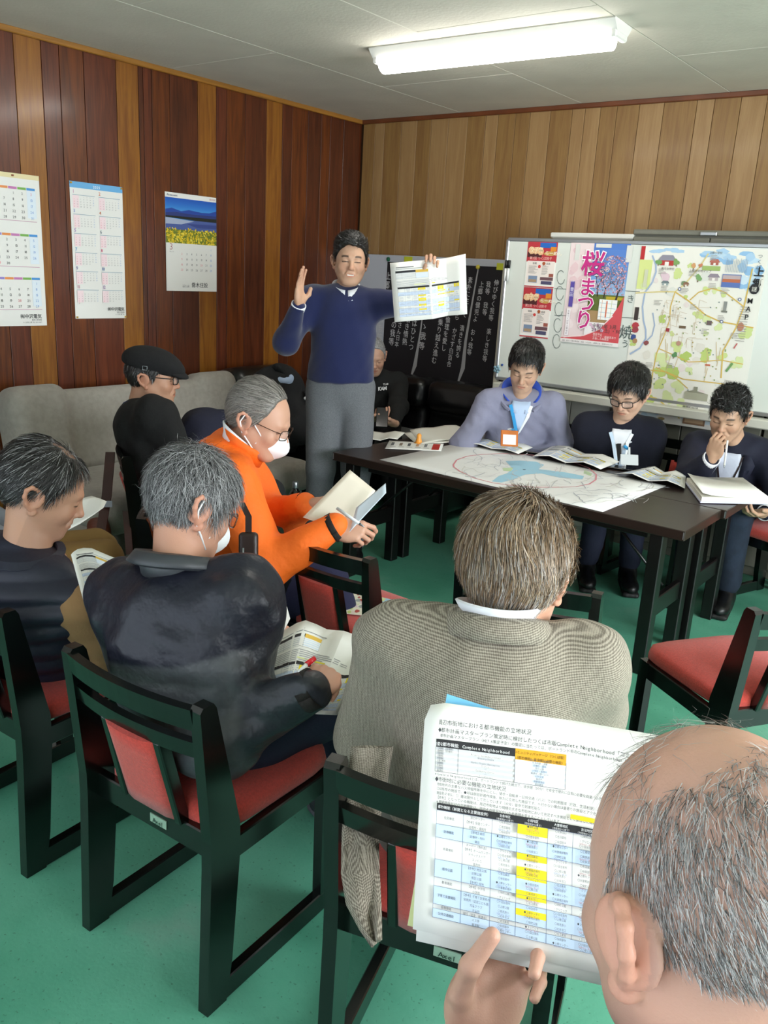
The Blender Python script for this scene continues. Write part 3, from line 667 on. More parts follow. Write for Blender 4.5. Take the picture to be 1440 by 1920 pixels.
# ---------------------------------------------------------------- print on paper, cloth and board: flat inks built as thin geometry
_GL = {}
def glyph(ch, bold=0.0):
    k = (ch, bold)
    if k not in _GL:
        cu = bpy.data.curves.new('glyph', 'FONT'); cu.body = ch; cu.resolution_u = 2; cu.offset = bold
        o = bpy.data.objects.new('glyph', cu); me = o.to_mesh()
        V = np.array([v.co[:2] for v in me.vertices]).reshape(-1, 2); F = [tuple(p.vertices) for p in me.polygons]
        o.to_mesh_clear(); bpy.data.objects.remove(o); bpy.data.curves.remove(cu); _GL[k] = (V, F)
    return _GL[k]
def advance(ch):
    if ord(ch) > 0x2000: return 1.0
    if ch in " .,'il1|": return .34
    return .60
class Print:
    def __init__(s): s.it = []; s.lay = 0
    def raw(s, V, F, col): s.it.append((np.asarray(V, float), F, col, s.lay)); return s
    def layer(s): s.lay += 1; return s
    def rect(s, x0, y0, x1, y1, col, step=None):
        if step is None: return s.raw([(x0, y0), (x1, y0), (x1, y1), (x0, y1)], [(0, 1, 2, 3)], col)
        nx = max(1, int(math.ceil(abs(x1-x0)/step))); ny = max(1, int(math.ceil(abs(y1-y0)/step)))
        V = [(x0+(x1-x0)*i/nx, y0+(y1-y0)*j/ny) for i in range(nx+1) for j in range(ny+1)]
        return s.raw(V, [(i*(ny+1)+j, (i+1)*(ny+1)+j, (i+1)*(ny+1)+j+1, i*(ny+1)+j+1) for i in range(nx) for j in range(ny)], col)
    def poly(s, pts, col):
        from mathutils.geometry import tessellate_polygon
        P = [Vector((p[0], p[1], 0)) for p in pts]; return s.raw([(p.x, p.y) for p in P], [tuple(t) for t in tessellate_polygon([P])], col)
    def line(s, pts, w, col, step=None):
        P = np.asarray(pts, float)
        if step:
            Q = [P[0]]
            for a, b in zip(P[:-1], P[1:]):
                n = max(1, int(np.linalg.norm(b-a)/step))
                for i in range(1, n+1): Q.append(a+(b-a)*i/n)
            P = np.array(Q)
        T = np.gradient(P, axis=0); T /= np.linalg.norm(T, axis=1)[:, None]+1e-12; N = np.stack([-T[:, 1], T[:, 0]], 1); w = np.asarray(w)*np.ones(len(P))
        V = np.stack([P-N*w[:, None]/2, P+N*w[:, None]/2], 1).reshape(-1, 2)
        return s.raw(V, [(2*i, 2*i+2, 2*i+3, 2*i+1) for i in range(len(P)-1)], col)
    def disc(s, x, y, r, col, n=8, ry=None, wob=0.0):
        ry = r if ry is None else ry; k = [1+wob*random.uniform(-1, 1) for _ in range(n)]
        return s.raw([(x+r*k[i]*math.cos(6.2832*i/n), y+ry*k[i]*math.sin(6.2832*i/n)) for i in range(n)], [tuple(range(n))], col)
    def text(s, x, y, size, t, col, bold=0.0, align='l', vert=False, squash=1.0, shear=0.0, rot=0.0, lead=1.12):
        if vert:
            for i, ch in enumerate(t):
                if ch == ' ': continue
                V, F = glyph(ch, bold)
                if len(V): 
                    W = V.copy(); W[:, 0] = (W[:, 0]-.5)*size*squash+x-shear*i*size; W[:, 1] = W[:, 1]*size+y-(i+.86)*size*lead; s.raw(W, F, col)
            return s
        w = sum(advance(c) for c in t)*size*squash; o = 0 if align == 'l' else (-w/2 if align == 'c' else -w)
        for ch in t:
            if ch != ' ':
                V, F = glyph(ch, bold)
                if len(V):
                    W = V*A(size*squash, size)+A(o, 0)
                    if rot: W = W @ np.array([[math.cos(rot), math.sin(rot)], [-math.sin(rot), math.cos(rot)]])
                    s.raw(W+A(x, y), F, col)
            o += advance(ch)*size*squash
        return s
    def build(s, name, parent, mapf, off=.0011, lift=.0003, m_extra=None):
        cols = []; Vs = []; Fs = []; mi = []; n = 0
        for ii, (V, F, col, lay) in enumerate(s.it):
            if col not in cols: cols.append(col)
            P, Nn = mapf(V); Vs.append(P+Nn*(off+lift*lay+4e-6*ii)); c = cols.index(col)
            for f in F: Fs.append([i+n for i in f]); mi.append(c)
            n += len(V)
        me = bpy.data.meshes.new(name); V = np.concatenate(Vs)
        if parent is not None: V = V-world_xy(parent)
        me.from_pydata(V.tolist(), [], Fs)
        for c in cols: me.materials.append(mat('ink_'+c, c, rough=.75))
        me.polygons.foreach_set('material_index', mi); me.update()
        return link_mesh(name, me, None, parent)
def plane_map(o, ex, ey):
    o = np.asarray(o, float); ex = np.asarray(ex, float); ey = np.asarray(ey, float); n = unit(np.cross(ex, ey))
    return lambda P: (o+P[:, :1]*ex+P[:, 1:2]*ey, np.tile(n, (len(P), 1)))
PAPER = mat('paper_white', 'ecebe6', rough=.8); PAPER_G = mat('paper_grey', 'dcdad0', rough=.8)
def panel(name, mapf, w, h, m, label, cat, group=None, thick=.0012, x0=0.0, y0=0.0, bow=None):
    """thin flat sheet spanning (x0..x0+w, y0..y0+h) of the map; returns object"""
    us = np.linspace(x0, x0+w, 7); vs = np.linspace(y0, y0+h, 7); G = np.zeros((7, 7, 3))
    for i, u in enumerate(us):
        p, n = mapf(np.array([[u, v] for v in vs])); G[i] = p
    o = MB().grid(G, thick=thick, smooth=False).build(name, m); return tag(o, label, cat, group)

# ---------------------------------------------------------------- calendars on the left wall: map x -> +Y, y -> z
def lw(px, py): p = Xp(px, py, WX+.006); return p[1], p[2]
LM = plane_map((WX+.006, 0, 0), (0, 1, 0), (0, 0, 1))
def month_grid(p, x0, y1, w, h, first, days, col='3a3a3e', sun='e0707a', sat='5b8fd0', size=.6, hol=()):
    cw = w/7; chh = h/6
    for d in range(1, days+1):
        k = first+d-1; c = k % 7; r = k//7
        cl = sun if (c == 0 or d in hol) else (sat if c == 6 else col)
        p.text(x0+(c+.5)*cw, y1-(r+.85)*chh, chh*size, str(d), cl, align='c', squash=.9)
(y0, za), (y1, zb) = lw(0, 330), lw(72, 336); (_, zc) = lw(44, 611); yr = lw(88, 610)[0]; yl = yr-.40; zt = 1.962
c1 = panel('wall_calendar', LM, yr-yl, zt-zc, PAPER, 'three-month wall calendar cut off by the left picture edge', 'calendar', 'calendars on the plank wall', x0=yl, y0=zc); p = Print()
p.rect(yl, zt-.024, yr, zt, 'e9dcae').layer()
cc = ['e8909a', 'e7b77c', '9f8fd0', 'e8955a', 'c87fb5', '7fb55a', '4f97d8']
for k, (fd, nd, hol, fr) in enumerate(((4, 31, (3, 6), .085), (2, 30, (29,), .385), (6, 31, (20,), .672))):
    zz = zt-fr*(zt-zc); hh = .232*(zt-zc); x0 = yl+.02; ww = yr-yl-.045
    for i in range(7): p.rect(x0+i*ww/7, zz-.012, x0+(i+1)*ww/7-.003, zz, cc[i])
    p.rect(x0+6*ww/7, zz-hh*.84, x0+ww, zz-.014, 'e2ecf5'); p.rect(x0, zz-hh*.94, x0+ww, zz-hh*.94+.003, 'c9a0b4')
    p.layer(); month_grid(p, x0, zz-.012, ww, hh, fd, nd, size=.62, hol=hol)
    p.text(x0+.02, zz+.008, .030, str((5, 4, 3)[k]), 'd07f8a', bold=.01)
p.text(yr-.03, zc+.042, .025, '㈲中沢電気', '2e2e32', bold=.008, align='r'); p.text(yr-.03, zc+.028, .010, '電気工事全般', '55555a', align='r'); p.text(yr-.03, zc+.015, .009, 'つくば市上郷 TEL 029-847', '55555a', align='r')
p.build('print', c1, LM); 
MB().box((WX+.010, yl+.25, zt-.012), (.006, .012, .008), bev=.001).build('pin', mat('pin_brown', '8a4a2a', rough=.4), c1)
(ya, _), (yb_, _) = lw(130, 345), lw(229, 352); zt = 1.96; zc = lw(185, 597)[1]
c2 = panel('wall_calendar', LM, yb_-ya, zt-zc, PAPER, 'twelve-month poster calendar with a blue head strip', 'calendar', 'calendars on the plank wall', x0=ya, y0=zc); p = Print(); W_ = yb_-ya; H_ = zt-zc
p.rect(ya, zt-.033, yb_, zt, '6fb1e2').layer(); p.text((ya+yb_)/2, zt-.026, .02, '2025', 'ffffff', align='c')
fds = [3, 6, 6, 2, 4, 0, 2, 5, 1, 3, 6, 1]; nds = [31, 28, 31, 30, 31, 30, 31, 31, 30, 31, 30, 31]
for m_ in range(12):
    r, c = divmod(m_, 2); x0 = ya+.015+c*(W_/2-.005); zz = zt-.045-r*H_*.138; ww = W_/2-.03
    p.text(x0, zz-.016, .026, str(m_+1), ['c98bb0', 'd3703f', '8f8fd0', 'd07f5a', 'a06fb5', '6f7f8a', '4a90c8', 'd04f7a', '8a7fb0', '5a7fb5', 'c05f8a', '8a5fa0'][m_], bold=.006)
    p.rect(x0, zz-.026, x0+ww, zz-.0235, '8fa6b8'); p.rect(x0, zz-.095, x0+ww*.28, zz-.028, 'f7dfe3'); p.layer()
    month_grid(p, x0, zz-.026, ww, .078, fds[m_], nds[m_], col='77777c', size=.62)
p.text(yb_-.015, zc+.046, .023, '㈲中沢電気', '2e2e32', bold=.008, align='r'); p.text(yb_-.015, zc+.032, .009, '電気工事全般', '55555a', align='r'); p.text(yb_-.015, zc+.020, .008, 'つくば市上郷 TEL', '55555a', align='r')
p.build('print', c2, LM)
brass = mat('brass', 'c8a24a', rough=.3, metal=.6)
for (yy, zz) in ((ya+.008, zt-.008), (yb_-.008, zt-.008), (ya+.01, zc+.008), (yb_-.006, zc+.008)): MB().box((WX+.010, yy, zz), (.004, .012, .010), bev=.001).build('pin', brass, c2)
(ya, _), (yb_, _) = lw(309, 361), lw(405, 371); zt = lw(357, 365)[1]; zc = lw(360, 546)[1]
c3 = panel('wall_calendar', LM, yb_-ya, zt-zc, PAPER, 'photo calendar of a blue lake above yellow flowers', 'calendar', 'calendars on the plank wall', x0=ya, y0=zc); p = Print(); W_ = yb_-ya; H_ = zt-zc
X = lambda f: ya+W_*f
Zf = lambda f: zt-H_*f
for i in range(10): p.rect(ya, Zf(.05+.012*(i+1)), yb_, Zf(.05+.012*i), ['1f58b8', '215dbb', '2462bf', '2767c2', '2a6cc6', '2d72c9', '3078cd', '347fd0', '3a86d3', '408dd5'][i])
p.rect(ya, Zf(.30), yb_, Zf(.17), '4a95d8'); p.layer(); p.poly([(X(0), Zf(.17)), (X(.12), Zf(.152)), (X(.3), Zf(.178)), (X(.45), Zf(.158)), (X(.7), Zf(.172)), (X(.86), Zf(.168)), (X(1), Zf(.142)), (X(1), Zf(.25)), (X(0), Zf(.25))], '27479e'); p.layer()
p.poly([(X(0), Zf(.205)), (X(.2), Zf(.19)), (X(.5), Zf(.20)), (X(1), Zf(.195)), (X(1), Zf(.26)), (X(0), Zf(.24))], '2c3a78'); p.layer(); p.poly([(X(0), Zf(.232)), (X(.6), Zf(.228)), (X(1), Zf(.225)), (X(1), Zf(.275)), (X(.6), Zf(.262)), (X(0), Zf(.248))], '20231c'); p.layer()
p.rect(ya, Zf(.40), yb_, Zf(.262), '4d5f9e'); p.poly([(X(0), Zf(.25)), (X(.55), Zf(.27)), (X(.3), Zf(.31)), (X(0), Zf(.315))], 'a9b3cc'); p.poly([(X(.4), Zf(.30)), (X(1), Zf(.29)), (X(1), Zf(.33)), (X(.6), Zf(.335))], '39488a'); p.layer()
p.rect(ya, Zf(.505), yb_, Zf(.365), '6f7d2a'); p.layer(); g_ = random.Random(3)
for i in range(420):
    u = g_.random(); f = .345+.158*g_.random()**.8; p.disc(ya+.004+(W_-.008)*u, Zf(f)-.004, g_.uniform(.003, .008), g_.choice(['e0c322', 'd9b81a', 'ead23c', 'c3a81c', '7d8a2c', 'f0dc55']), n=6, wob=.3)
p.layer(); p.rect(ya, zc, yb_, Zf(.505), 'ecebe6'); p.layer()
p.text(X(.06), Zf(.575), .055, '3', 'b77f84'); p.text(X(.06), Zf(.60), .012, 'March', '99999c')
month_grid(p, X(.25), Zf(.52), W_*.68, H_*.33, 6, 29, size=.55, hol=(20,))
p.text(X(.48), Zf(.955), .034, '喬木住設', '333338', bold=.008); p.text(X(.30), Zf(.945), .011, 'リフォーム', '77777a'); p.text(X(.30), Zf(.96), .011, '電気と設備', '77777a')
p.text(X(.03), Zf(.035), .016, 'Panasonic', '24406e', bold=.01); p.text(X(.97), Zf(.035), .012, '喬木住設', 'b0707a', align='r')
p.build('print', c3, LM)

# ---------------------------------------------------------------- steel cabinets along the back wall
def cabinet(name, x0, x1, y0, zt, m, label, doors=2):
    t = thing(name, ((x0+x1)/2, (y0+WY)/2, 0), label, 'cabinet', 'steel cabinets behind the whiteboard')
    MB().box(((x0+x1)/2, (y0+WY-.01)/2+.012, zt/2), (x1-x0, WY-.01-y0-.024, zt), bev=.004).build('body', m, t)
    MB().box(((x0+x1)/2, (y0+WY-.01)/2, zt+.006), (x1-x0+.01, WY-.012-y0, .03), bev=.006).build('top', m, t)
    w = (x1-x0)/doors
    for i in range(doors):
        d = MB().box((x0+w*(i+.5), y0+.006, zt/2+.02), (w-.006, .014, zt-.08), bev=.003).build('door', m, t)
        MB().box((x0+w*(i+.5)+(w/2-.05)*(1 if i % 2 == 0 else -1), y0-.006, 1.0), (.02, .014, .10), bev=.004).build('handle', alu, d)
    return t
CABY = 4.93
cw = cabinet('steel_cabinet', -2.56, -2.035, CABY, 1.835, mat('cabinet_white', 'dcdcd6', rough=.4), 'white steel cabinet, its top showing above the whiteboard')
cg = cabinet('steel_cabinet', -2.03, -1.15, CABY, 1.862, mat('cabinet_grey', '77766a', rough=.45, vary=.12), 'grey-brown steel cabinet to the right of the white one')
MB().box((-1.60, CABY-.006, 1.864), (.09, .012, .02), bev=.003).build('label_holder', alu, cg)
cabinet('steel_cabinet', -1.14, -.26, CABY, 1.862, MATS['cabinet_grey'], 'grey steel cabinet at the right end behind the whiteboard')

# ---------------------------------------------------------------- whiteboard with posters
BY = 4.82
def bw(px, py, Y=None): q = Yp(px, py, BY-.012 if Y is None else Y); return q[0], q[2]
BM = plane_map((0, BY-.0135, 0), (1, 0, 0), (0, 0, 1))
bx0 = bw(953, 449)[0]; bz1 = 1.803; bz0 = .945; bx1 = bx0+1.85
wbd = thing('whiteboard', ((bx0+bx1)/2, BY, 0), 'wheeled whiteboard covered with posters behind the table', 'whiteboard')
MB().box(((bx0+bx1)/2, BY, (bz0+bz1)/2), (bx1-bx0-.02, .024, bz1-bz0-.02)).build('board', mat('board_white', 'd9ddd6', rough=.18, coat=.3), wbd)
for a_, b_, nm in (((bx0, BY, bz1), (bx1, BY, bz1), 'frame_rail'), ((bx0, BY, bz0), (bx1, BY, bz0), 'frame_rail'), ((bx0, BY, bz0), (bx0, BY, bz1), 'frame_stile'), ((bx1, BY, bz0), (bx1, BY, bz1), 'frame_stile')):
    MB().beam(a_, b_, .022, .034, up=(0, 1, 0), bev=.004).build(nm, alu, wbd)
MB().box(((bx0+bx1)/2, BY-.05, bz0-.045), (bx1-bx0-.05, .085, .05), bev=.006).build('pen_tray', mat('tray_grey', 'c9c8bc', rough=.5), wbd)
for xx in (bx0-.012, bx1+.012): 
    MB().box((xx, BY+.012, .86), (.03, .03, 1.62), bev=.004).build('post', mat('post_beige', 'b9b5a5', rough=.5), wbd); MB().box((xx, BY+.02, .075), (.04, .10, .04), bev=.006).build('foot', mat('post_beige', 'b9b5a5'), wbd)
    for dy in (-.02, .06): MB().lathe([(.025, -.012), (.028, 0), (.025, .012)], (xx, BY+dy, .028), 14, R=roty(math.pi/2)).build('caster', mat('rubber', '161616', rough=.7), wbd)
p = Print(); ink = '4c5a58'
def scr(pts, w=.004): p.line([bw(*q) for q in pts], w, ink)
for i in range(5): scr([(1052-i*2+6*math.cos(t)*1.2, 520+i*30+13*math.sin(t)) for t in np.linspace(.3, 5.5, 12)], .003)
for yy in (541, 591): scr([(1040, yy), (1062, yy+1)], .003); scr([(1166, yy+4), (1200, yy+6)], .003)
p.text(*bw(1174, 566), .05, 'き', ink); p.text(*bw(1160, 632), .085, '焼', ink); p.text(*bw(1164, 650), .05, 'う', ink)
p.build('handwriting', wbd, BM)
mk = mat('marker_black', '17181a', rough=.4); mw = mat('marker_white', 'dfe0de', rough=.4)
for i, px in enumerate((950, 955)):
    a_ = bw(px+2.5, 488); b_ = bw(px-2, 527); m_ = bw(px+.6, 503)
    t = thing('whiteboard_marker', (b_[0], BY-.02, b_[1]), ['left', 'right'][i]+' one of two black-capped markers clipped to the whiteboard edge', 'marker', 'whiteboard markers')
    MB().tube([(m_[0], BY-.026, m_[1]), (b_[0], BY-.026, b_[1])], .008, 10).build('barrel', mw, t); MB().tube([(a_[0], BY-.026, a_[1]), (m_[0], BY-.026, m_[1])], .0092, 10).build('cap', mk, t)
g_ = random.Random(5)
# magnet sticker
t = thing('magnet', (bw(935, 690)[0], BY-.015, bw(935, 690)[1]), 'pale blue flower magnet low on the whiteboard edge', 'magnet'); m_ = MB()
q = bw(932, 692); rm = mat('magnet_blue', '8fb6c8', rough=.4)
m_.lathe([(.012, 0), (.012, .006)], (q[0], BY-.012, q[1]), 10, R=rotx(math.pi/2)).build('centre', rm, t)
for k in range(5): MB().lathe([(.010, 0), (.010, .006)], (q[0]+.017*math.cos(k*1.2566), BY-.012, q[1]+.017*math.sin(k*1.2566)), 10, R=rotx(math.pi/2)).build('petal', rm, t)
q = bw(942, 684); mg = MB().lathe([(.007, 0), (.007, .008)], (q[0], BY-.012, q[1]), 12, R=rotx(math.pi/2)).build('magnet', mat('magnet_navy', '2c4f9e', rough=.4)); tag(mg, 'small round dark blue magnet on the whiteboard', 'magnet')

# flyers
def flyer(c0, c1, c2, c3, label):
    (x0, z1) = bw(*c0); (x1, _) = bw(*c1); (_, z0) = bw(*c3); W_ = x1-x0; H_ = z1-z0
    o = panel('festival_flyer', BM, W_, H_, PAPER, label, 'flyer', 'red festival flyers', x0=x0, y0=z0); p = Print(); X = lambda f: x0+W_*f; Zf = lambda f: z1-H_*f
    p.rect(x0, Zf(.44), x1, z1, 'b8323c').rect(x0, z0, x1, Zf(.975), 'b8323c').layer(); p.rect(X(.42), Zf(.13), X(.95), Zf(.015), '1f62b8'); p.rect(X(.78), Zf(.20), X(.97), Zf(.10), 'd9882c'); p.rect(X(.02), Zf(.34), X(.5), Zf(.22), '4c1e20'); p.rect(X(.04), Zf(.93), X(.96), Zf(.42), 'eadfd8'); p.layer()
    for k, u in enumerate((.14, .30, .46)): p.disc(X(u), Zf(.19), W_*.115, 'e8b98c', n=7, wob=.25)
    p.disc(X(.76), Zf(.25), W_*.2, 'c49a52', n=10, ry=H_*.05, wob=.1); p.layer()
    for k, ch in enumerate('餃子祭'): p.text(X(.14+.16*k), Zf(.225), W_*.17, ch, 'f4e0b8', bold=.02, align='c')
    p.text(X(.10), Zf(.385), W_*.095, '第2回 つくば餃子', 'f0b8b0', bold=.01); p.text(X(.60), Zf(.28), W_*.14, 'らーめん', 'f3ead8', bold=.01)
    for k in range(9): p.rect(X(.10), Zf(.535+.02*k), X(.10+random.uniform(.18, .34)), Zf(.528+.02*k), '8a8480')
    for k in range(9): p.rect(X(.55), Zf(.52+.024*k), X(.55+random.uniform(.12, .26)), Zf(.512+.024*k), '8a8480')
    p.disc(X(.60), Zf(.47), W_*.055, 'a5522c'); p.disc(X(.46), Zf(.54), W_*.05, 'c83a36'); p.rect(X(.12), Zf(.90), X(.42), Zf(.75), '7d8ea8'); p.rect(X(.14), Zf(.89), X(.40), Zf(.83), 'a98d6f'); p.rect(X(.80), Zf(.76), X(.95), Zf(.69), '9c5548'); p.rect(X(.52), Zf(.84), X(.95), Zf(.77), '6b4a50'); p.rect(X(.56), Zf(.93), X(.92), Zf(.855), '4c4a68'); p.layer()
    p.text(X(.22), Zf(.49), W_*.07, '会場', '3c3634'); p.text(X(.68), Zf(.49), W_*.07, '出店', '3c3634')
    p.build('print', o, BM)
flyer((991, 453), (1047, 456), (1040, 537), (983, 537), 'upper of two identical red festival flyers on the whiteboard')
flyer((983, 538), (1037, 545), (1025, 634), (973, 630), 'lower of two identical red festival flyers on the whiteboard')
# cherry festival poster
x0, z1 = bw(1072, 452); x1, _ = bw(1184, 458); _, z0 = bw(1100, 645); z1 -= .004; W_ = x1-x0; H_ = z1-z0
o = panel('cherry_festival_poster', BM, W_, H_, PAPER, 'cherry blossom festival poster with large magenta characters', 'poster', x0=x0, y0=z0); p = Print(); X = lambda f: x0+W_*f; Zf = lambda f: z1-H_*f
p.rect(x0, z0, x1, z1, 'e6d3d4').layer()
for i in range(14): p.disc(X(random.uniform(.05, .40)), Zf(random.uniform(.04, .85)), W_*random.uniform(.04, .1), random.choice(['e2c4c8', 'ecdcdc', 'dfc0c6']), wob=.3)
p.layer()
for i in range(8): p.rect(X(.40), Zf(.0+.065*(i+1)), x1, Zf(.065*i), ['4f79c4', '557fc8', '5c86cb', '648ece', '6f98d2', '7aa2d6', '88aeda', '96b9de'][i])
p.rect(X(.40), Zf(.76), x1, Zf(.50), '5c6a2c'); p.rect(X(.40), Zf(.79), x1, Zf(.66), 'a98a60'); p.rect(X(.70), Zf(.545), x1, Zf(.515), 'b5a32c'); p.layer()
def branch(x, y, a, L, w, d):
    x2, y2 = x+L*math.cos(a), y+L*math.sin(a)
    if x2 > X(.985) or x2 < X(.46): return
    p.line([(x, y), (x2, y2)], [w, w*.7], '3a2a28')
    if d == 0: return
    for s in (-1, 1): branch(x2, y2, a+s*random.uniform(.25, .65), L*random.uniform(.66, .85), w*.62, d-1)
for bx, bz in ((.86, .56), (.66, .53), (.55, .52)): branch(X(bx), Zf(bz), 1.57+random.uniform(-.2, .2), H_*.09, W_*.035*(1 if bx > .8 else .6), 6)
p.layer()
for i in range(520):
    u = .48+.5*random.random(); f = .12+.37*random.random(); dx = (u-.78)/.36; df = (f-.33)/.20
    if dx*dx+df*df < 1.1: p.disc(X(u), Zf(f), W_*random.uniform(.005, .014), random.choice(['d8a9b4', 'c98f9e', 'e3c0c8', 'b8808c', '8d6a70']), n=5)
p.layer(); p.rect(X(.60), Zf(.745), X(.90), Zf(.545), 'f1f1ee'); p.layer()
for i in range(4): p.line([(X(.61), Zf(.58+.045*i)), (X(.89), Zf(.585+.045*i))], .002, '8fb3cc')
for i in range(3): p.line([(X(.65+.08*i), Zf(.55)), (X(.65+.08*i), Zf(.74))], .002, ['d98a4a', '8f8fd0', 'b5c05a'][i])
p.line([(X(.73), Zf(.56)), (X(.73), Zf(.72))], .008, 'd06a4a'); p.rect(X(.40), Zf(1), x1, Zf(.775), 'efe9ea'); p.layer()
p.poly([(X(0), Zf(.955)), (X(.35), Zf(.93)), (X(.6), Zf(.86)), (X(.8), Zf(.74)), (X(.93), Zf(.6)), (X(1), Zf(.5)), (X(1), Zf(.965)), (X(0), Zf(.965))], 'cf4f56'); p.layer()
p.line([(X(.05), Zf(.95)), (X(.4), Zf(.915)), (X(.64), Zf(.845)), (X(.85), Zf(.70))], .006, 'f3dede'); p.rect(X(0), Zf(1), X(1), Zf(.962), 'e9e4e2'); p.layer()
for k in range(6): p.disc(X(.50+.04*k), Zf(.80+.025*(k % 3)), W_*.03, 'dcb9cf', n=5)
p.rect(X(.075), Zf(.64), X(.145), Zf(.385), '5a4aa0'); p.rect(X(.06), Zf(.93), X(.125), Zf(.66), 'f2ecee'); p.layer()
p.text(X(.11), Zf(.395), W_*.065, 'in', 'e8e4f2', align='c'); p.text(X(.11), Zf(.44), W_*.07, '豊田', 'e8e4f2', vert=True); p.text(X(.092), Zf(.67), W_*.035, '主催つくば市上郷地区', '8a7a88', vert=True)
for k, (ch, f, s_) in enumerate((('桜', .30, .34), ('ま', .505, .26), ('つ', .665, .26), ('り', .835, .27))):
    for b_, cl in ((.055, 'fbf3f5'), (.018, 'c32a80')): p.layer(); p.text(X(.375 if k else .42)+0, Zf(f), W_*s_*1.18, ch, cl, bold=b_, align='c')
for k, ch in enumerate('さくら'): p.text(X(.70-.012*k), Zf(.165+.055*k), W_*.075, ch, 'fafafa', align='c')
p.text(X(.53), Zf(.825), W_*.075, '令和7年 3月', '55484a'); p.text(X(.53), Zf(.865), W_*.075, '29日(土)・30日', '55484a')
for k, t_ in enumerate(('雨天中止', 'ステージ・模擬店あり', 'お楽しみ抽選会')): p.text(X(.56), Zf(.90+.022*k), W_*.04, t_, 'f6e4e2')
p.text(X(.03), Zf(.988), W_*.026, '主催：桜まつり実行委員会　後援：つくば市・上郷商工会・地域のみなさま', '7d7476')
p.build('print', o, BM)
for a_, b_ in (((1119, 457), (1147, 465)), ((1081, 458), (1086, 488)), ((1177, 460), (1184, 492))):
    (u0, w1), (u1, w0) = bw(*a_), bw(*b_); MB().box(((u0+u1)/2, BY-.0165, (w0+w1)/2), (u1-u0, .0012, w1-w0)).build('tape', mat('tape', 'd9d9d4', rough=.3), o)

# illustrated town map
x0, z1 = bw(1204, 460); x1 = bw(1443, 470)[0]; z1 -= .004; z0 = bw(1290, 800)[1]; W_ = x1-x0; H_ = z1-z0
o = panel('town_map_poster', BM, W_, H_, PAPER, 'tall illustrated watercolour map of the town on the whiteboard', 'poster', x0=x0, y0=z0); p = Print(); X = lambda f: x0+W_*f; Zf = lambda f: z1-H_*f
p.rect(x0, z0, x1, z1, 'e6e3da').layer()
def blot(u, f, r, col, n=5):
    for i in range(n): p.disc(X(u)+random.uniform(-.7, .7)*r, Zf(f)+random.uniform(-.7, .7)*r, r*random.uniform(.4, .8), col, n=11, wob=.22)
for i in range(13): p.disc(X(random.uniform(.45, 1.)*.97), Zf(random.uniform(.012, .07)), W_*.05, random.choice(['8fb8dc', 'a9c8e2', 'bcd4e6']), n=9, wob=.2, ry=W_*.02)
for i in range(16): p.disc(X(random.uniform(.82, .965)), Zf(random.uniform(.03, .2)), W_*.035, random.choice(['8fb8dc', 'a9c8e2', 'c6d9e6']), n=9, wob=.2)
for i in range(10): p.disc(X(random.uniform(.05, .35)), Zf(random.uniform(.012, .03)), W_*.04, 'a9c8e2', n=9, wob=.2, ry=W_*.012)
for i in range(18): p.disc(X(random.uniform(.15, .75)), Zf(random.uniform(.93, .975)), W_*.04, random.choice(['b9d0dc', 'cddde2']), n=9, wob=.2, ry=W_*.018)
p.rect(X(.0), Zf(.24), X(.11), Zf(.075), 'd3dc8e'); p.layer(); p.rect(X(.0), Zf(.075), X(.035), Zf(.0), 'b5282c')
gl = ['bccd78', 'c9d68f', 'b0c46a', 'd3dda6']
for (u, f, r) in ((.32, .14, .04), (.42, .10, .02), (.30, .70, .05), (.52, .36, .03), (.62, .38, .035), (.55, .36, .03), (.72, .42, .03), (.40, .55, .04), (.50, .60, .04), (.65, .58, .045), (.92, .44, .04), (.90, .60, .045), (.30, .64, .05), (.40, .70, .05), (.47, .78, .05), (.30, .78, .05), (.40, .85, .05), (.24, .88, .04), (.52, .88, .04), (.54, .68, .03), (.62, .46, .02), (.42, .27, .02), (.58, .23, .03), (.66, .22, .03), (.72, .24, .025), (.25, .40, .03), (.03, .46, .025), (.03, .55, .025), (.36, .48, .02), (.78, .58, .03), (.06, .22, .03)): blot(u, f, r*W_*1.0, random.choice(gl))
for i in range(16): p.disc(X(random.uniform(.12, .8)), Zf(random.uniform(.12, .9)), W_*random.uniform(.02, .04), random.choice(['ddd8cd', 'e2d6d2', 'd9d9d2']), n=9, wob=.2)
p.layer()
def road(pts, w=.006, col='d3b25a'): p.line([(X(a), Zf(b)) for a, b in pts], w, col)
road([(.10, .05), (.14, .10), (.15, .14), (.13, .20), (.08, .26), (.075, .34), (.10, .42), (.13, .47), (.14, .52), (.10, .58), (.02, .62)], .009, '9fb0cc'); road([(.17, .37), (.20, .44), (.19, .50), (.13, .55)], .007, '9fb0cc')
road([(.0, .265), (.20, .25), (.33, .245), (.40, .20), (.50, .10), (.55, .03)], .007, 'd8c88a'); road([(.33, .245), (.45, .29), (.60, .36), (.72, .39), (.98, .41)], .007, 'd3b25a'); road([(.33, .245), (.31, .33), (.32, .40), (.29, .50), (.25, .60), (.24, .72)], .006); road([(.46, .285), (.52, .24), (.62, .215), (.72, .23), (.88, .30)], .006); road([(.90, .10), (.885, .30), (.85, .42), (.78, .55), (.80, .70)], .007); road([(.26, .57), (.40, .60), (.52, .63), (.62, .62), (.78, .60), (.95, .61)], .005); road([(.22, .70), (.35, .70), (.50, .73), (.80, .73), (.97, .74)], .006); road([(.24, .72), (.24, .80), (.15, .85), (.30, .86), (.45, .92), (.52, .96)], .006, 'd8bf52'); road([(.26, .68), (.42, .72), (.55, .78)], .005)
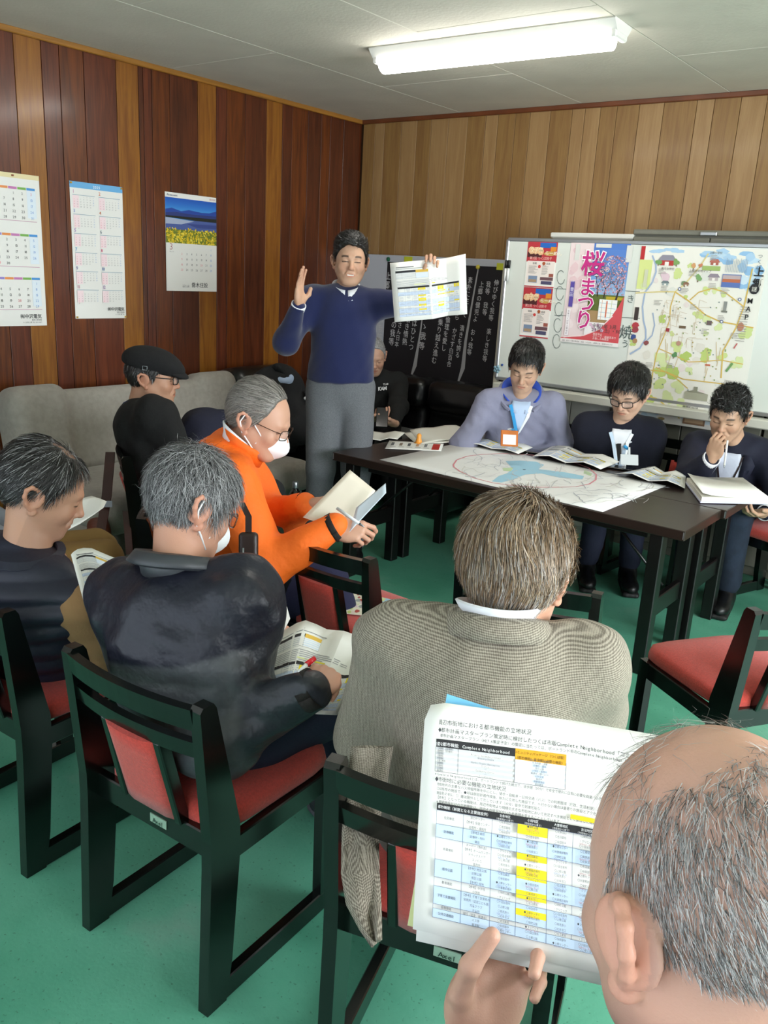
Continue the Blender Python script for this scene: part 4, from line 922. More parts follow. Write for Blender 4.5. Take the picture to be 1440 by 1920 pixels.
for k in range(30):
    u, f = random.uniform(.24, .56), random.uniform(.28, .50); road([(u, f), (u+random.uniform(-.02, .02), f+random.uniform(.03, .09))], .002, 'c8b59a'); road([(u, f), (u+random.uniform(.03, .09), f+random.uniform(-.01, .02))], .002, 'cfc0aa')
for k in range(9):
    u, f = random.uniform(.25, .8), random.uniform(.5, .7); road([(u, f), (u+random.uniform(-.04, .04), f+random.uniform(.05, .15))], .003, 'd0b98a')
p.layer()
for k in range(60): p.disc(X(random.uniform(.2, .85)), Zf(random.uniform(.25, .8)), W_*.006, random.choice(['8aa060', 'b0a060', '7a8a8a']), n=6)
# little drawings: temple gate, trees, shrines, photo of the lake, boards
def temple(u, f, s, roof, wall):
    p.rect(X(u-s), Zf(f+s*.5), X(u+s), Zf(f), wall); p.poly([(X(u-1.4*s), Zf(f)), (X(u-s*.8), Zf(f-s*.55)), (X(u+s*.8), Zf(f-s*.55)), (X(u+1.4*s), Zf(f))], roof); p.rect(X(u-s*.3), Zf(f+s*.5), X(u+s*.3), Zf(f+s*.12), 'efe9e2')
def tree(u, f, s, col):
    p.rect(X(u-s*.15), Zf(f+s*.7), X(u+s*.15), Zf(f), '7d6a50'); [p.disc(X(u)+random.uniform(-.5, .5)*s*W_, Zf(f)+random.uniform(-.2, .6)*s*W_, s*W_*.55, col, n=9, wob=.15) for _ in range(4)]
temple(.23, .075, .055, '8d8a98', 'b23a36'); tree(.16, .085, .03, '6f9a58'); tree(.31, .085, .03, '7da05e'); temple(.61, .075, .03, 'b56a5c', 'a8604f'); p.rect(X(.52), Zf(.12), X(.66), Zf(.095), '9db56a'); tree(.45, .10, .025, 'd09a6a'); tree(.50, .095, .02, 'c87f5a')
temple(.62, .155, .035, '8f8490', 'b8acac'); tree(.24, .175, .05, 'dcc3cc'); temple(.24, .20, .025, '6f7c80', '9aa6a6'); tree(.50, .165, .03, '7ba468'); tree(.40, .195, .03, '6f8a64'); temple(.41, .20, .02, '8a6450', '9c7a64')
p.rect(X(.685), Zf(.205), X(.83), Zf(.135), '6a7fb0'); p.layer(); p.rect(X(.69), Zf(.165), X(.825), Zf(.14), 'b9a6a8'); p.rect(X(.69), Zf(.178), X(.825), Zf(.160), 'b86a4a'); p.rect(X(.69), Zf(.203), X(.825), Zf(.178), '5a72b0')
p.rect(X(.055), Zf(.23), X(.085), Zf(.13), 'c9cbb0'); p.rect(X(.73), Zf(.33), X(.755), Zf(.28), '8a8c88'); p.rect(X(.72), Zf(.34), X(.765), Zf(.33), '77786f')
p.rect(X(.015), Zf(.42), X(.05), Zf(.345), '3c3230'); p.disc(X(.035), Zf(.45), W_*.03, 'b03a42', wob=.2); p.disc(X(.04), Zf(.475), W_*.03, '9c4048', wob=.2); p.disc(X(.03), Zf(.52), W_*.025, '3a4f8a', wob=.2); p.disc(X(.05), Zf(.54), W_*.022, 'a8825a'); p.disc(X(.15), Zf(.545), W_*.022, '8a4a4a', wob=.3); p.rect(X(.405), Zf(.445), X(.46), Zf(.43), '6f5c46'); p.rect(X(.30), Zf(.47), X(.33), Zf(.45), '9c3a40'); p.disc(X(.42), Zf(.53), W_*.02, 'b58a78'); tree(.395, .60, .028, '5c8a5a'); tree(.11, .76, .03, '7da06a'); p.rect(X(.62), Zf(.415), X(.66), Zf(.39), '6a5a5a'); p.disc(X(.885), Zf(.41), W_*.025, 'b5765a', ry=W_*.035); p.line([(X(.86), Zf(.53)), (X(.88), Zf(.50))], .006, 'c05a5a'); p.line([(X(.83), Zf(.66)), (X(.87), Zf(.61))], .012, '6f9a5e'); p.rect(X(.66), Zf(.64), X(.70), Zf(.63), 'c06a50')
p.rect(X(.53), Zf(.84), X(.72), Zf(.80), 'a9a894'); p.rect(X(.60), Zf(.80), X(.63), Zf(.765), '8d8c7a'); p.poly([(X(.53), Zf(.80)), (X(.60), Zf(.785)), (X(.72), Zf(.80))], '8d8c7a'); p.disc(X(.83), Zf(.80), W_*.045, '8a8a8c', wob=.1); p.disc(X(.83), Zf(.775), W_*.02, 'd9c6b4'); p.rect(X(.55), Zf(.985), X(.73), Zf(.93), '8a6a50'); p.layer(); p.rect(X(.565), Zf(.975), X(.715), Zf(.94), 'b89a78'); p.disc(X(.37), Zf(.975), W_*.03, 'a58d5a', ry=W_*.012)
for k in range(14): p.rect(X(.70+.012*k), Zf(.125), X(.703+.012*k), Zf(.05+.006*(k % 3)), '97a5b5')
for k in range(15): p.rect(X(.86), Zf(.305+.013*k), X(.86+.07), Zf(.302+.013*k), '9a968e')
for (u, f) in ((.20, .125), (.45, .13), (.60, .04), (.24, .22), (.40, .225), (.62, .19), (.72, .215), (.73, .36), (.85, .45), (.20, .30), (.50, .31), (.62, .44), (.38, .65), (.20, .66), (.56, .87), (.56, .90), (.86, .71)):
    for k in range(4): p.rect(X(u-.03), Zf(f+.008*k), X(u+random.uniform(.01, .04)), Zf(f+.008*k-.003), 'a5a19a')
for k, (u, f) in enumerate(((.365, .228), (.845, .265), (.735, .39))): p.disc(X(u), Zf(f), W_*.014, '4a5a8a'); p.layer(); p.disc(X(u), Zf(f), W_*.008, 'e8e8e8')
p.text(X(.945), Zf(.02), W_*.036, 'つくば', '4f5a68', vert=True); p.text(X(.955), Zf(.085), W_*.075, '上郷', '1d1d20', bold=.03, vert=True); p.disc(X(.94), Zf(.205), W_*.038, '26262a', n=12, wob=.1); p.layer(); p.text(X(.94), Zf(.217), W_*.04, '謎', 'e6e3da', align='c'); p.text(X(.93), Zf(.245), W_*.055, 'MAP', '1d1d20', bold=.015, vert=True)
p.text(X(.19), Zf(.125), W_*.022, '東光台神社', '55524e'); p.text(X(.42), Zf(.13), W_*.022, '上郷市街地マップ', '55524e'); p.text(X(.56), Zf(.03), W_*.02, '上郷小学校', '55524e'); p.text(X(.53), Zf(.895), W_*.026, '豊里町役場', '55524e'); p.text(X(.30), Zf(.99), W_*.022, 'つくば市', '55524e')
p.build('print', o, BM)

# ---------------------------------------------------------------- song banner on a pale panel, back wall
SY = WY-.05
def sw(px, py): q = Yp(px, py, SY-.013); return q[0], q[2]
SM = plane_map((0, SY-.0125, 0), (1, 0, 0), (0, 0, 1))
x0 = WX+.06; x1 = -2.86; z1 = sw(800, 481)[1]
pb = MB().box(((x0+x1)/2, SY, (.62+z1)/2), (x1-x0, .024, z1-.62), bev=.003).build('pinboard', mat('pale_board', 'b9bcc4', rough=.5)); tag(pb, 'pale grey pinboard behind the black song banner', 'pinboard')
bxl = sw(727, 484)[0]; bxr = x1-.05; bzt = sw(800, 490)[1]-.015; bzb = .72
ban = panel('song_banner', SM, bxr-bxl, bzt-bzb, mat('banner_black', '17141a', rough=.75, bump=.1, bscale=40), 'black cloth banner with white vertical brush-lettered song verses', 'banner', x0=bxl, y0=bzb, thick=.002); p = Print(); wc = 'c9c9cc'
# columns: (pixel of first character, pixel of last character, text)
cols = [((931, 530), (909, 672), '伸びゆく我等　楽しき我等'), ((916, 533), (909, 585), '我等　我等'), ((903, 533), (880, 660), '上郷の健児よ　おゝ我等'), ((882, 525), (858, 665), '素朴に生きて　清きを誇る'), ((868, 530), (842, 682), '高くひらひら　かざす白百合'), ((848, 545), (832, 652), '知性と　倫理を愛し'), ((836, 545), (814, 675), '苦難を　乗り越え進む'), ((803, 555), (791, 648), '　　おゝ我等'), ((784, 560), (771, 650), '心は　はひとつ'), ((772, 555), (759, 640), '若き　若き情熱'), ((758, 560), (744, 645), '花の　うさん日本'), ((746, 560), (734, 640), '未来　の我等'), ((728, 517), (712, 632), '上郷の　おゝ我等')]
for (a_, b_, t_) in cols:
    (xa, za), (xb, zb) = sw(*a_), sw(*b_); n = len(t_); 
    for i, ch in enumerate(t_):
        if ch in '　 ': continue
        f = i/(n-1); s_ = min(.062, (za-zb)/(n-1)*.98); V, F = glyph(ch, .004)
        if len(V): p.raw(np.stack([(V[:, 0]-.5)*s_*.85+xa+(xb-xa)*f, (V[:, 1]-.4)*s_+za+(zb-za)*f], 1), F, wc)
for pts in ([(897, 502), (885, 570), (873, 640), (868, 690), (857, 722)], [(792, 595), (788, 625), (783, 655), (778, 685), (770, 708)], [(708, 585), (706, 600)]):
    Q = [sw(*q) for q in pts]; Print().line(Q, [.010, .014, .022, .034, .010][:len(Q)], 'a9a9ac').build('brush_stroke', ban, SM)
p.build('lettering', ban, SM)['kind'] = 'stuff'
for (px, cl, w_) in ((766, 'c3c832', .075), (940, 'c3c832', .07)):
    q = sw(px, 487 if px < 900 else 500); MB().box((q[0], SY-.0165, q[1]), (w_, .002, .045)).build('tape', mat('tape_yellow', cl, rough=.4), ban)
for (px, py, cl) in ((729, 486, '0f5a3c'), (897, 501, 'd8c94a')):
    q = sw(px, py); o = MB().lathe([(.016, 0), (.016, .006), (.010, .011)], (q[0], SY-.016, q[1]), 14, R=rotx(math.pi/2)).build('magnet', mat('mag_'+cl, cl, rough=.4)); tag(o, 'round %s magnet at the top edge of the song banner' % ('dark green' if cl == '0f5a3c' else 'yellow'), 'magnet')
# ---------------------------------------------------------------- sofas along the walls
GREYF = mat('grey_sofa_fabric', '9c968c', rough=.95, bump=.35, bscale=300, vary=.14, vscale=35, sheen=.2)
LEATHER = mat('black_leather', '0c0c0e', rough=.33, bump=.5, bscale=18, coat=.1)
def sdf_part(name, ops, h, m, parent, disp=None, it=1, cols=None):
    V, F = field_mesh(ops, h, disp=disp)
    if it: V = relax(V, F, it)
    return np_mesh(name, V, F, m, parent, cols=cols)
sf = thing('fabric_sofa', (-3.95, 2.97, 0), 'light grey fabric sofa along the plank wall', 'sofa')
tilt = roty(math.radians(-12))
bk = [(RBox((-4.19, 2.98, .62), (.10, .74, .235), tilt, .06), 'u', 0)]
for yy in (2.40, 3.62): bk.append((RBox((-4.165, yy, .645), (.115, .165, .250), tilt, .075), 'u', .02))
for zz in (.66, .56): bk.append((Cone((-4.05, 2.58, zz), (-4.05, 3.44, zz), .010), 's', .012))
sdf_part('backrest', bk, .014, GREYF, sf)
for k, yy in enumerate((2.62, 3.34)): sdf_part('seat_cushion', [(RBox((-3.70, yy, .36), (.36, .362, .095), None, .06), 'u', 0)], .016, GREYF, sf)
sdf_part('seat_base', [(RBox((-3.75, 2.98, .20), (.33, .72, .085), None, .03), 'u', 0)], .02, GREYF, sf)
for sx in (-4.0, -3.5):
    for sy in (2.35, 3.6): MB().lathe([(.022, 0), (.028, .12)], (sx, sy, 0), 12).build('foot', mat('dark_wood', '2a1610', rough=.4), sf)
ac = thing('leather_armchair', (-3.95, 4.15, 0), 'black leather armchair in the corner beyond the grey sofa', 'armchair')
sdf_part('backrest', [(RBox((-4.24, 4.11, .60), (.14, .30, .30), tilt, .09), 'u', 0)], .016, LEATHER, ac)
sdf_part('seat', [(RBox((-3.85, 4.11, .30), (.38, .16, .14), None, .06), 'u', 0)], .018, LEATHER, ac)
for yy in (3.885, 4.335): sdf_part('armrest', [(RBox((-3.86, yy, .27), (.43, .075, .25), None, .05), 'u', 0), (Cone((-4.2, yy, .50), (-3.50, yy, .50), .085), 'u', .04)], .018, LEATHER, ac)
ls = thing('leather_sofa', (-3.45, 4.9, 0), 'black leather sofa against the back wall below the banner', 'sofa')
tb = rotx(math.radians(-10))
for k, xx in enumerate((-3.66, -3.14)):
    ops = [(RBox((xx, 5.04, .58), (.255, .12, .27), tb, .07), 'u', 0), (RBox((xx, 4.98, .74), (.25, .11, .11), tb, .07), 'u', .02)]
    sdf_part('back_cushion', ops, .014, LEATHER, ls, disp=waves(5+k, 45, .002))
    sdf_part('seat_cushion', [(RBox((xx, 4.76, .40), (.255, .29, .09), None, .05), 'u', 0)], .016, mat('grey_seat_cover', '6c6d6c', rough=.9, vary=.15), ls)
sdf_part('seat_base', [(RBox((-3.40, 4.82, .18), (.52, .35, .13), None, .03), 'u', 0)], .02, LEATHER, ls)
sdf_part('armrest', [(RBox((-4.00, 4.90, .33), (.07, .28, .29), None, .05), 'u', 0)], .018, LEATHER, ls)
sdf_part('armrest', [(RBox((-2.84, 4.98, .30), (.05, .22, .26), None, .04), 'u', 0)], .018, LEATHER, ls)
# coats and small things on the seats
def heap(name, c, parts, m, label, cat, h=.010, seed=3, amp=.008, fr=40):
    t = thing(name, c, label, cat)
    for i, (nm, ops, mm) in enumerate(parts): sdf_part(nm, ops, h, mm or m, t, disp=waves(seed+i, fr, amp))
    return t
NAVYC = mat('navy_cloth', '11142a', rough=.9, bump=.3, bscale=90); BLKC = mat('black_cloth', '0b0b0d', rough=.85, bump=.3, bscale=80)
q = Dp(392, 805, 4.15)
heap('folded_coat', (q[0], q[1], .45), [('body', [(Ell(q+A(0, 0, .0), (.12, .17, .11)), 'u', 0), (Ell(q+A(.05, -.08, -.06), (.12, .13, .10)), 'u', .05)], None), ('collar', [(Cone(q+A(.02, .06, .06), q+A(.08, -.10, .04), .03, .025), 'u', 0)], BLKC)], NAVYC, 'dark navy coat bundled on the grey sofa behind the orange jacket', 'coat')
q = Dp(520, 735, 5.25)
heap('black_bag', (q[0], q[1], .5), [('body', [(Ell(q+A(0, 0, -.06), (.15, .20, .20)), 'u', 0), (Ell(q+A(.04, -.05, .08), (.10, .16, .10)), 'u', .05), (Ell(q+A(.1, .02, -.2), (.14, .18, .16)), 'u', .06)], None), ('strap', [(Cone(q+A(.10, -.10, .17), q+A(.17, .12, -.02), .014), 'u', 0), (Cone(q+A(.17, .12, -.02), q+A(.20, .14, -.25), .012), 'u', 0)], None), ('lining', [(Ell(q+A(.10, -.06, .10), (.05, .07, .045)), 'u', 0)], mat('pale_blue_cloth', '9fb0c8', rough=.8)), ('zip_pull', [(Ell(q+A(.19, .05, -.02), (.012, .016, .010)), 'u', 0)], mat('white_plastic', 'e8e8e6', rough=.4))], BLKC, 'black bag and jacket heaped on the corner armchair', 'bag', amp=.012)
q = Zp(527, 842, .50)
heap('blue_pouch', (q[0], q[1], .46), [('body', [(Ell(q, (.045, .05, .03)), 'u', 0)], None), ('cord', [(Cone(q+A(.03, -.05, -.02), q+A(-.05, -.06, -.03), .006), 'u', 0)], None)], mat('teal_cloth', '4f8f98', rough=.7), 'small teal pouch lying on the end of the grey sofa', 'pouch', h=.006, amp=.004)
q = Zp(552, 950, .0)
q = Dp(553, 935, 4.55)
bt = thing('drink_bottle', (q[0], q[1], 0), 'dark bottle with a silver cap on the floor by the sofa', 'bottle'); zt = q[2]+.09
MB().lathe([(.036, 0), (.038, .01), (.038, zt-.10), (.030, zt-.06), (.014, zt-.03)], (q[0], q[1], 0), 18).build('body', mat('bottle_dark', '07090a', rough=.12, coat=.4), bt)
MB().lathe([(.015, 0), (.016, .004), (.016, .032), (.013, .036)], (q[0], q[1], zt-.03), 16).build('cap', mat('silver', '9aa0a4', rough=.3, metal=.8), bt)
# leather shoulder bag by the flat-cap man's chair
q = Zp(222, 1035, 0.0); BR = mat('brown_leather', '6a2a0e', rough=.45, bump=.3, bscale=60); DBR = mat('maroon_leather', '3a1712', rough=.35)
b0 = A(-3.29, 2.17, 0)
bag = thing('leather_bag', (b0[0], b0[1], 0), 'orange-brown leather bag with maroon strap standing beside the sofa', 'bag')
zb = .37
sdf_part('body', [(RBox((b0[0], b0[1], zb/2), (.13, .05, zb/2), rotz(-.62), .03), 'u', 0)], .010, BR, bag, disp=waves(9, 30, .006))
s0 = Dp(207, 848, 3.80); s1 = Dp(200, 930, 3.74); s2 = Dp(187, 1010, 3.68)
def strap(pts, w, th, side):
    G = []
    for p_ in pts: G.append([np.asarray(p_)-side*w/2, np.asarray(p_)+side*w/2])
    return MB().grid(np.array(G), thick=th, smooth=False)
strap([s0, s1, s2], .042, .008, CR).build('strap', DBR, bag)
strap([Dp(236, 958, 3.72), Dp(240, 1000, 3.68), Dp(243, 1040, 3.66)], .03, .006, CR).build('strap', DBR, bag)
qq = Dp(200, 945, 3.70); MB().box(qq, (.05, .006, .028), R=np.stack([CR, -CW, CU], 1)).build('buckle', mat('silver', '9aa0a4'), bag)

# ---------------------------------------------------------------- chairs
put_chair(-1.36, 1.175, .06, 'red chair under the man in the dark windbreaker, foreground centre left')
put_chair(-2.04, 1.15, .06, 'red chair at the left edge under the man in the padded vest')
CB = put_chair(-.705, 1.27, .30, 'red chair under the man in the tweed jacket, half hidden by a handout')
put_chair(-1.66, 2.10, -.02, 'empty red chair with a colour brochure on its seat')
put_chair(-1.085, 2.285, .22, 'empty chair with its back showing either side of the tweed man\'s head')
put_chair(-.80, 2.80, .70, 'empty red chair at the right edge facing the table end') if False else None
fF = math.atan2(.835, .55); c0 = A(-.549, 2.607, 0)
put_chair(c0[0], c0[1], fF, 'empty red chair at the right edge turned towards the table end')
P5 = put_chair(-2.18, 1.93, -.92, 'red chair under the man in the orange jacket')
P6c = put_chair(-3.05, 2.43, -.62, 'red chair under the man in the flat cap')
put_chair(-2.02, 4.47, math.pi+.05, 'chair behind the young man in the lavender-grey parka')
put_chair(-1.50, 4.50, math.pi-.1, 'chair of the man in round dark glasses behind the table')
put_chair(-.86, 4.50, math.pi-.35, 'chair of the man in the dark blazer at the table end')
put_chair(-.02, .30, .1, 'chair of the balding man in the near foreground')
put_chair(-2.95, 1.30, -.85, 'chair of the khaki-trousered reader at the left edge')
pf = Print(); pf.text(.02, .375, .016, 'Axel', '1d3a30', bold=.01, align='c')
for ch in [c for o_ in CHAIRS for c in o_.children if c.name.startswith('nameplate')]:
    if ch == CH_PLATE[0]: lt = pf.build('lettering', None, plane_map((0, -.1830, 0), (1, 0, 0), (0, 0, 1))); lt.parent = ch; base = lt; lt['kind'] = 'stuff'
    else: d_ = base.copy(); COL.objects.link(d_); d_.parent = ch

# small leather key pouch hung on the orange-jacket man's chair
q = Dp(466, 1040, 2.42); kp = thing('leather_pouch', (q[0], q[1], q[2]-.06), 'dark brown leather pouch with silver zip pull hanging behind the windbreaker', 'pouch')
sdf_part('body', [(RBox(q, (.028, .015, .065), np.stack([CR, CW, CU], 1), .01), 'u', 0)], .006, mat('dark_brown_leather', '24130d', rough=.45), kp); strap([q+CU*.06+CR*.0, q+CU*.11, q+CU*.15-CR*.02], .018, .004, CR).build('strap', MATS['dark_brown_leather'], kp)
MB().tube([q-CW*.018+CU*.02-CR*.012, q-CW*.02-CU*.02-CR*.014], .003, 6).build('zip_pull', mat('silver', '9aa0a4'), kp)
# ---------------------------------------------------------------- people
def heading(a): return A(-math.sin(a), math.cos(a), 0)
def skin_mat(): return mat('skin', (.5, .3, .2), rough=.48, attr='Col', bump=.12, bscale=420, spec=.4, sss=.08)
HAIRM = mat('hair', (.02, .02, .02), rough=.42, attr='Col', spec=.5)
def cloth(name, col, rough=.85, bump=.25, bscale=120, **k): return mat(name, col, rough=rough, bump=bump, bscale=bscale, **k)
def zlow_default(Y, rec=0.0, nape=-.060):
    return np.interp(Y, [-.125, -.055, -.038, -.018, -.004, .014, .022, .036, .05, .066, .12], [nape, nape+.004, -.03, .018, .022, -.014, .012, .026, .050+rec*.6, .068+rec, .075+rec])
class Person:
    def __init__(s, label, pelvis, yaw, neck, head, hf, hu=(0, 0, 1), hs=1.0, sp=None, skin=(.46, .27, .18), shw=.172, slouch=0.02, sh_fwd=0.0, stand=False, girth=1.0):
        s.label = label; s.pel = np.asarray(pelvis, float); s.f = heading(yaw); s.r = A(s.f[1], -s.f[0], 0); s.neck = np.asarray(neck, float); s.skin = np.asarray(skin); s.sp = sp or {}
        s.root = thing('person', (s.pel[0], s.pel[1], 0), label, 'person'); s.g = girth
        s.up = unit(s.neck-s.pel); s.fw = unit(s.f-s.up*(s.f@s.up)); s.rt = np.cross(s.fw, s.up); s.T = np.stack([s.rt, s.fw, s.up], 1); s.L = np.linalg.norm(s.neck-s.pel); s.slouch = slouch
        s.sh = {q: s.neck-s.up*.055+s.rt*q*shw+s.fw*sh_fwd for q in (-1, 1)}          # -1 left, +1 right of the person
        s.hip = {q: s.pel+s.r*q*.085 for q in (-1, 1)}
        s.H = Head(head, hf, hu, hs); s.parts = []; s.gops = []; s.wr = {}; s.el = {}; s.kn = {}; s.an = {}; s.meshes = []
    def arm(s, q, wrist, pole, l1=.29, l2=.255): s.wr[q] = np.asarray(wrist, float); s.el[q] = ik(s.sh[q], s.wr[q], l1, l2, pole); return s
    def leg(s, q, ankle, pole, l1=.43, l2=.42): s.an[q] = np.asarray(ankle, float); s.kn[q] = ik(s.hip[q], s.an[q], l1, l2, pole); return s
    def at(s, t, fwd=0.0, side=0.0, up=0.0): return s.pel+(s.neck-s.pel)*t+s.fw*fwd+s.rt*side+s.up*up
    def torso_ops(s, g=0.0, hem=0.0, arms=True, cuff=.0, sleeve=0.0, sag=0.0):
        k = s.g; sl = -s.slouch; o = []; v = min(1.1, max(.75, s.L/.5))
        o.append((Ell(s.at(.06, 0), ((.152+g)*k, (.115+g)*k, (.13+g)*v+hem), s.T), 'u', 0))
        o.append((Ell(s.at(.34, sl*.5+.012*(k-1)*8), ((.138+g+sag)*k, (.104+g+sag)*k, (.16+g)*v), s.T), 'u', .06))
        o.append((Ell(s.at(.64, sl), ((.150+g)*k, (.106+g)*k, (.18+g)*v), s.T), 'u', .07))
        o.append((Ell(s.at(.84, sl*.8), (.138+g, .080+g, (.09+g)*v), s.T), 'u', .06))
        for q in (-1, 1):
            o.append((Cone(s.at(.92, -.012, q*.03), s.sh[q]-s.up*.002, .050+g*.5, .046+g*.9), 'u', .05))
            if arms and q in s.wr:
                w = s.wr[q]; e = s.el[q]; d = unit(w-e)
                o.append((Cone(s.sh[q], e, .049+g+sleeve, .042+g*.9+sleeve), 'u', .05)); o.append((Cone(e, w-d*(.034-cuff), .043+g*.9+sleeve, .030+g*.40+sleeve*.3), 'u', .03))
        return o
    def surf(s, ops, t, side, off=.003):
        fw = np.linspace(.0, .32, 81); P = np.array([s.at(t, x, side) for x in fw]); i = np.where(ev_points(ops, P) < 0)[0]
        return s.at(t, (fw[i[-1]] if len(i) else .055)+off, side)
    def leg_ops(s, g=0.0, cuff=.05):
        o = [(Ell(s.pel+A(0, 0, .01), (.165+g, .125+g, .12+g), np.stack([s.r, s.f, A(0, 0, 1)], 1)), 'u', 0)]
        for q in (-1, 1):
            if q not in s.an: continue
            o.append((Cone(s.hip[q], s.kn[q], .086+g, .058+g), 'u', .035)); d = unit(s.an[q]-s.kn[q]); o.append((Cone(s.kn[q], s.an[q]-d*cuff, .057+g, .042+g), 'u', .02))
        return o
    def garment(s, name, ops, h, m, seed=1, amp=.004, fr=38, stretch=(1, 1, .55), colf=None, it=1):
        d = None
        if amp:
            w1 = waves(seed, fr, amp, stretch=stretch); w2 = waves(seed+50, fr*2.3, amp*.35); d = lambda X, Y, Z: w1(X, Y, Z)+w2(X, Y, Z)
        s.gops = ops if name not in ('trousers', 'jeans') else s.gops; V, F = field_mesh(ops, h, disp=d); V = relax(V, F, it) if it else V
        o = np_mesh(name, V, F, m, s.root, cols=None if colf is None else colf(V)); return o
    def body(s, hres=.0032, hands=None, hh=.003, core=True):
        s.hops = None; V, F, C, s.hops = make_head(s.H, s.sp, s.skin, hres, neck_to=s.neck+s.up*.005); s.hV, s.hF = V, F
        parts = [(s.H.W(V), F, C)]
        if s.sp.get('scalp'): parts[0] = (parts[0][0], F, s.sp['scalp'](V, C))
        for q, (fd, bk, pose) in (hands or {}).items():
            Vh, Fh, Vl = hand_mesh(s.wr[q], fd, bk, pose.get('side', -q), pose, hh, pose.get('scale', 1.0)); parts.append((Vh, Fh, hand_cols(Vl, s.skin)))
        if core:
            o = s.torso_ops(-.012, arms=True)
            for pr, op, k in s.leg_ops(-.010, cuff=0)[1:]: o.append((pr, op, k))
            Vc, Fc = field_mesh(o, .024); parts.append((Vc, Fc, np.tile(s.skin, (len(Vc), 1))))
        V, F, C = joinm(parts); return np_mesh('body', V, F, skin_mat(), s.root, cols=C)
    def hair(s, region, thick, dirf, n, seg, nseg, width, colf, h=.004, lift=.12, jitter=.2, rough=.0015, cap=True, capcol=(.01, .009, .008), seed=1, offs=.0005, curl=0.0, keep=None, freq=260, name='hair', taper=.25):
        V, F = hair_shell(s.H, s.hops, region, thick, h, seed, rough, freq)
        parts = []
        base = s.hops[:2]
        class G:
            def ev(q, X, Y, Z):
                d = None
                for pr, op, k in base: d = pr.ev(X, Y, Z) if d is None else apply_op(d, pr.ev(X, Y, Z), op, k)
                return d-thick(X, Y, Z)
        ops = [(G(), 'u', 0)]
        if cap: parts.append((V, F, np.tile(np.asarray(capcol), (len(V), 1))*RNG.uniform(.75, 1.25, (len(V), 1))))
        if n:
            kp = (lambda P: (region(P[:, 0], P[:, 1], P[:, 2]) < .002).astype(float)*(ev_points(ops, P) > -.004)) if keep is None else keep
            roots = surface_samples(V, F, n, seed, kp); parts.append(strands(s.H, ops, roots, dirf, nseg, seg, width, colf, lift=lift, jitter=jitter, offs=offs, seed=seed+2, curl=curl, taper=taper))
        V, F, C = joinm(parts); return np_mesh(name, s.H.W(V), F, HAIRM, s.root, cols=C)
    def cuff(s, q, r, w, m, back=.02, name='cuff', th=.004):
        d = unit(s.wr[q]-s.el[q]); c = s.wr[q]-d*back; x = unit(np.cross(d, A(.3, .2, .9))); y = np.cross(d, x)
        G = [[c+d*t+r*(math.cos(a)*x+math.sin(a)*y) for t in (-w/2, -w/6, w/6, w/2)] for a in np.linspace(0, 2*math.pi, 20)]
        return MB().grid(G, thick=th).build(name, m, s.root)
    def collar(s, m, r=.062, rf=.07, h0=.045, h1=.03, gap=.35, flare=.012, drop=.045, th=.005, base_up=-.005, fold=None, name='collar', axis=None, fwd_off=.0, n=29, lean=0.0):
        """band round the neck: angle 0 is the front; h0 back height, h1 front height, gap half-opening in rad"""
        up = s.up if axis is None else unit(axis); fw = unit(s.fw-up*(s.fw@up)); rt = np.cross(fw, up); c = s.neck+up*base_up+fw*fwd_off; G = []
        for a in np.linspace(gap, 2*math.pi-gap, n):
            t = (1+math.cos(a))/2; h = h0+(h1-h0)*t; dn = -drop*t**1.5; b = c+rt*(-math.sin(a))*r+fw*math.cos(a)*(rf if math.cos(a) > 0 else r*1.0)+up*dn
            o = rt*(-math.sin(a))+fw*math.cos(a); row = [b-o*flare*.2, b+up*h*.5, b+up*h+o*flare*(-.5 if fold else 1)]
            if fold: row += [b+up*h+o*.010, b+up*(h-fold*.5)+o*.018, b+up*(h-fold*(1+.5*t))+o*(.026+.012*t)]
            G.append(row)
        return MB().grid(np.array(G), thick=th).build(name, m, s.root)
    def shoe(s, q, toe, m, sole='161616', name='shoe', L=.27):
        a = s.an[q]; t = unit(A(toe[0], toe[1], 0)); rr = np.cross(t, A(0, 0, 1)); c = A(a[0], a[1], 0); R = np.stack([rr, t, A(0, 0, 1)], 1); z0 = .0
        ops = [(Ell(c+t*(.14*L/.27)+A(0, 0, .045), (.047, .085, .040), R), 'u', 0), (Ell(c+t*.03+A(0, 0, .055), (.042, .09, .05), R), 'u', .03), (Cone(c+A(0, 0, .05), c+A(0, 0, .105), .045, .047), 'u', .03), (Half(A(0, 0, .012), A(0, 0, -1)), 'i', .004)]
        o = sdf_part(name, ops, .011, m, s.root); V, F = field_mesh([(RBox(c+t*.085+A(0, 0, .016), (.045, .135, .014), R, .012), 'u', 0)], .012); np_mesh('sole', V, F, mat('sole_'+sole, sole, rough=.6), o)
        return o
    def glasses(s, m, w=.046, hgt=.034, rim=.0016, z=-.002, y=.101, lens=True, temple=True, top=None, tilt=0.0):
        H = s.H; g = MB(); P_ = []
        for q in (-1, 1):
            L_ = []
            for a in np.linspace(0, 2*math.pi, 25)[:-1]:
                e = 4; ca, sa = math.cos(a), math.sin(a); den = (abs(ca)**e+abs(sa)**e)**(1/e); xx = q*.033+ca/den*w/2; zz = z+sa/den*hgt/2; L_.append(H.W((xx, y-.35*max(0, abs(xx)-.02)-tilt*zz, zz)))
            P_.append(L_); g.tube(L_, rim*H.scale, 6, closed=True)
        fr = g.build('glasses', m, s.root)
        MB().tube([H.W((-.012, y+.001, z+.006)), H.W((0, y+.003, z+.010)), H.W((.012, y+.001, z+.006))], rim*H.scale, 6).build('bridge', m, fr)
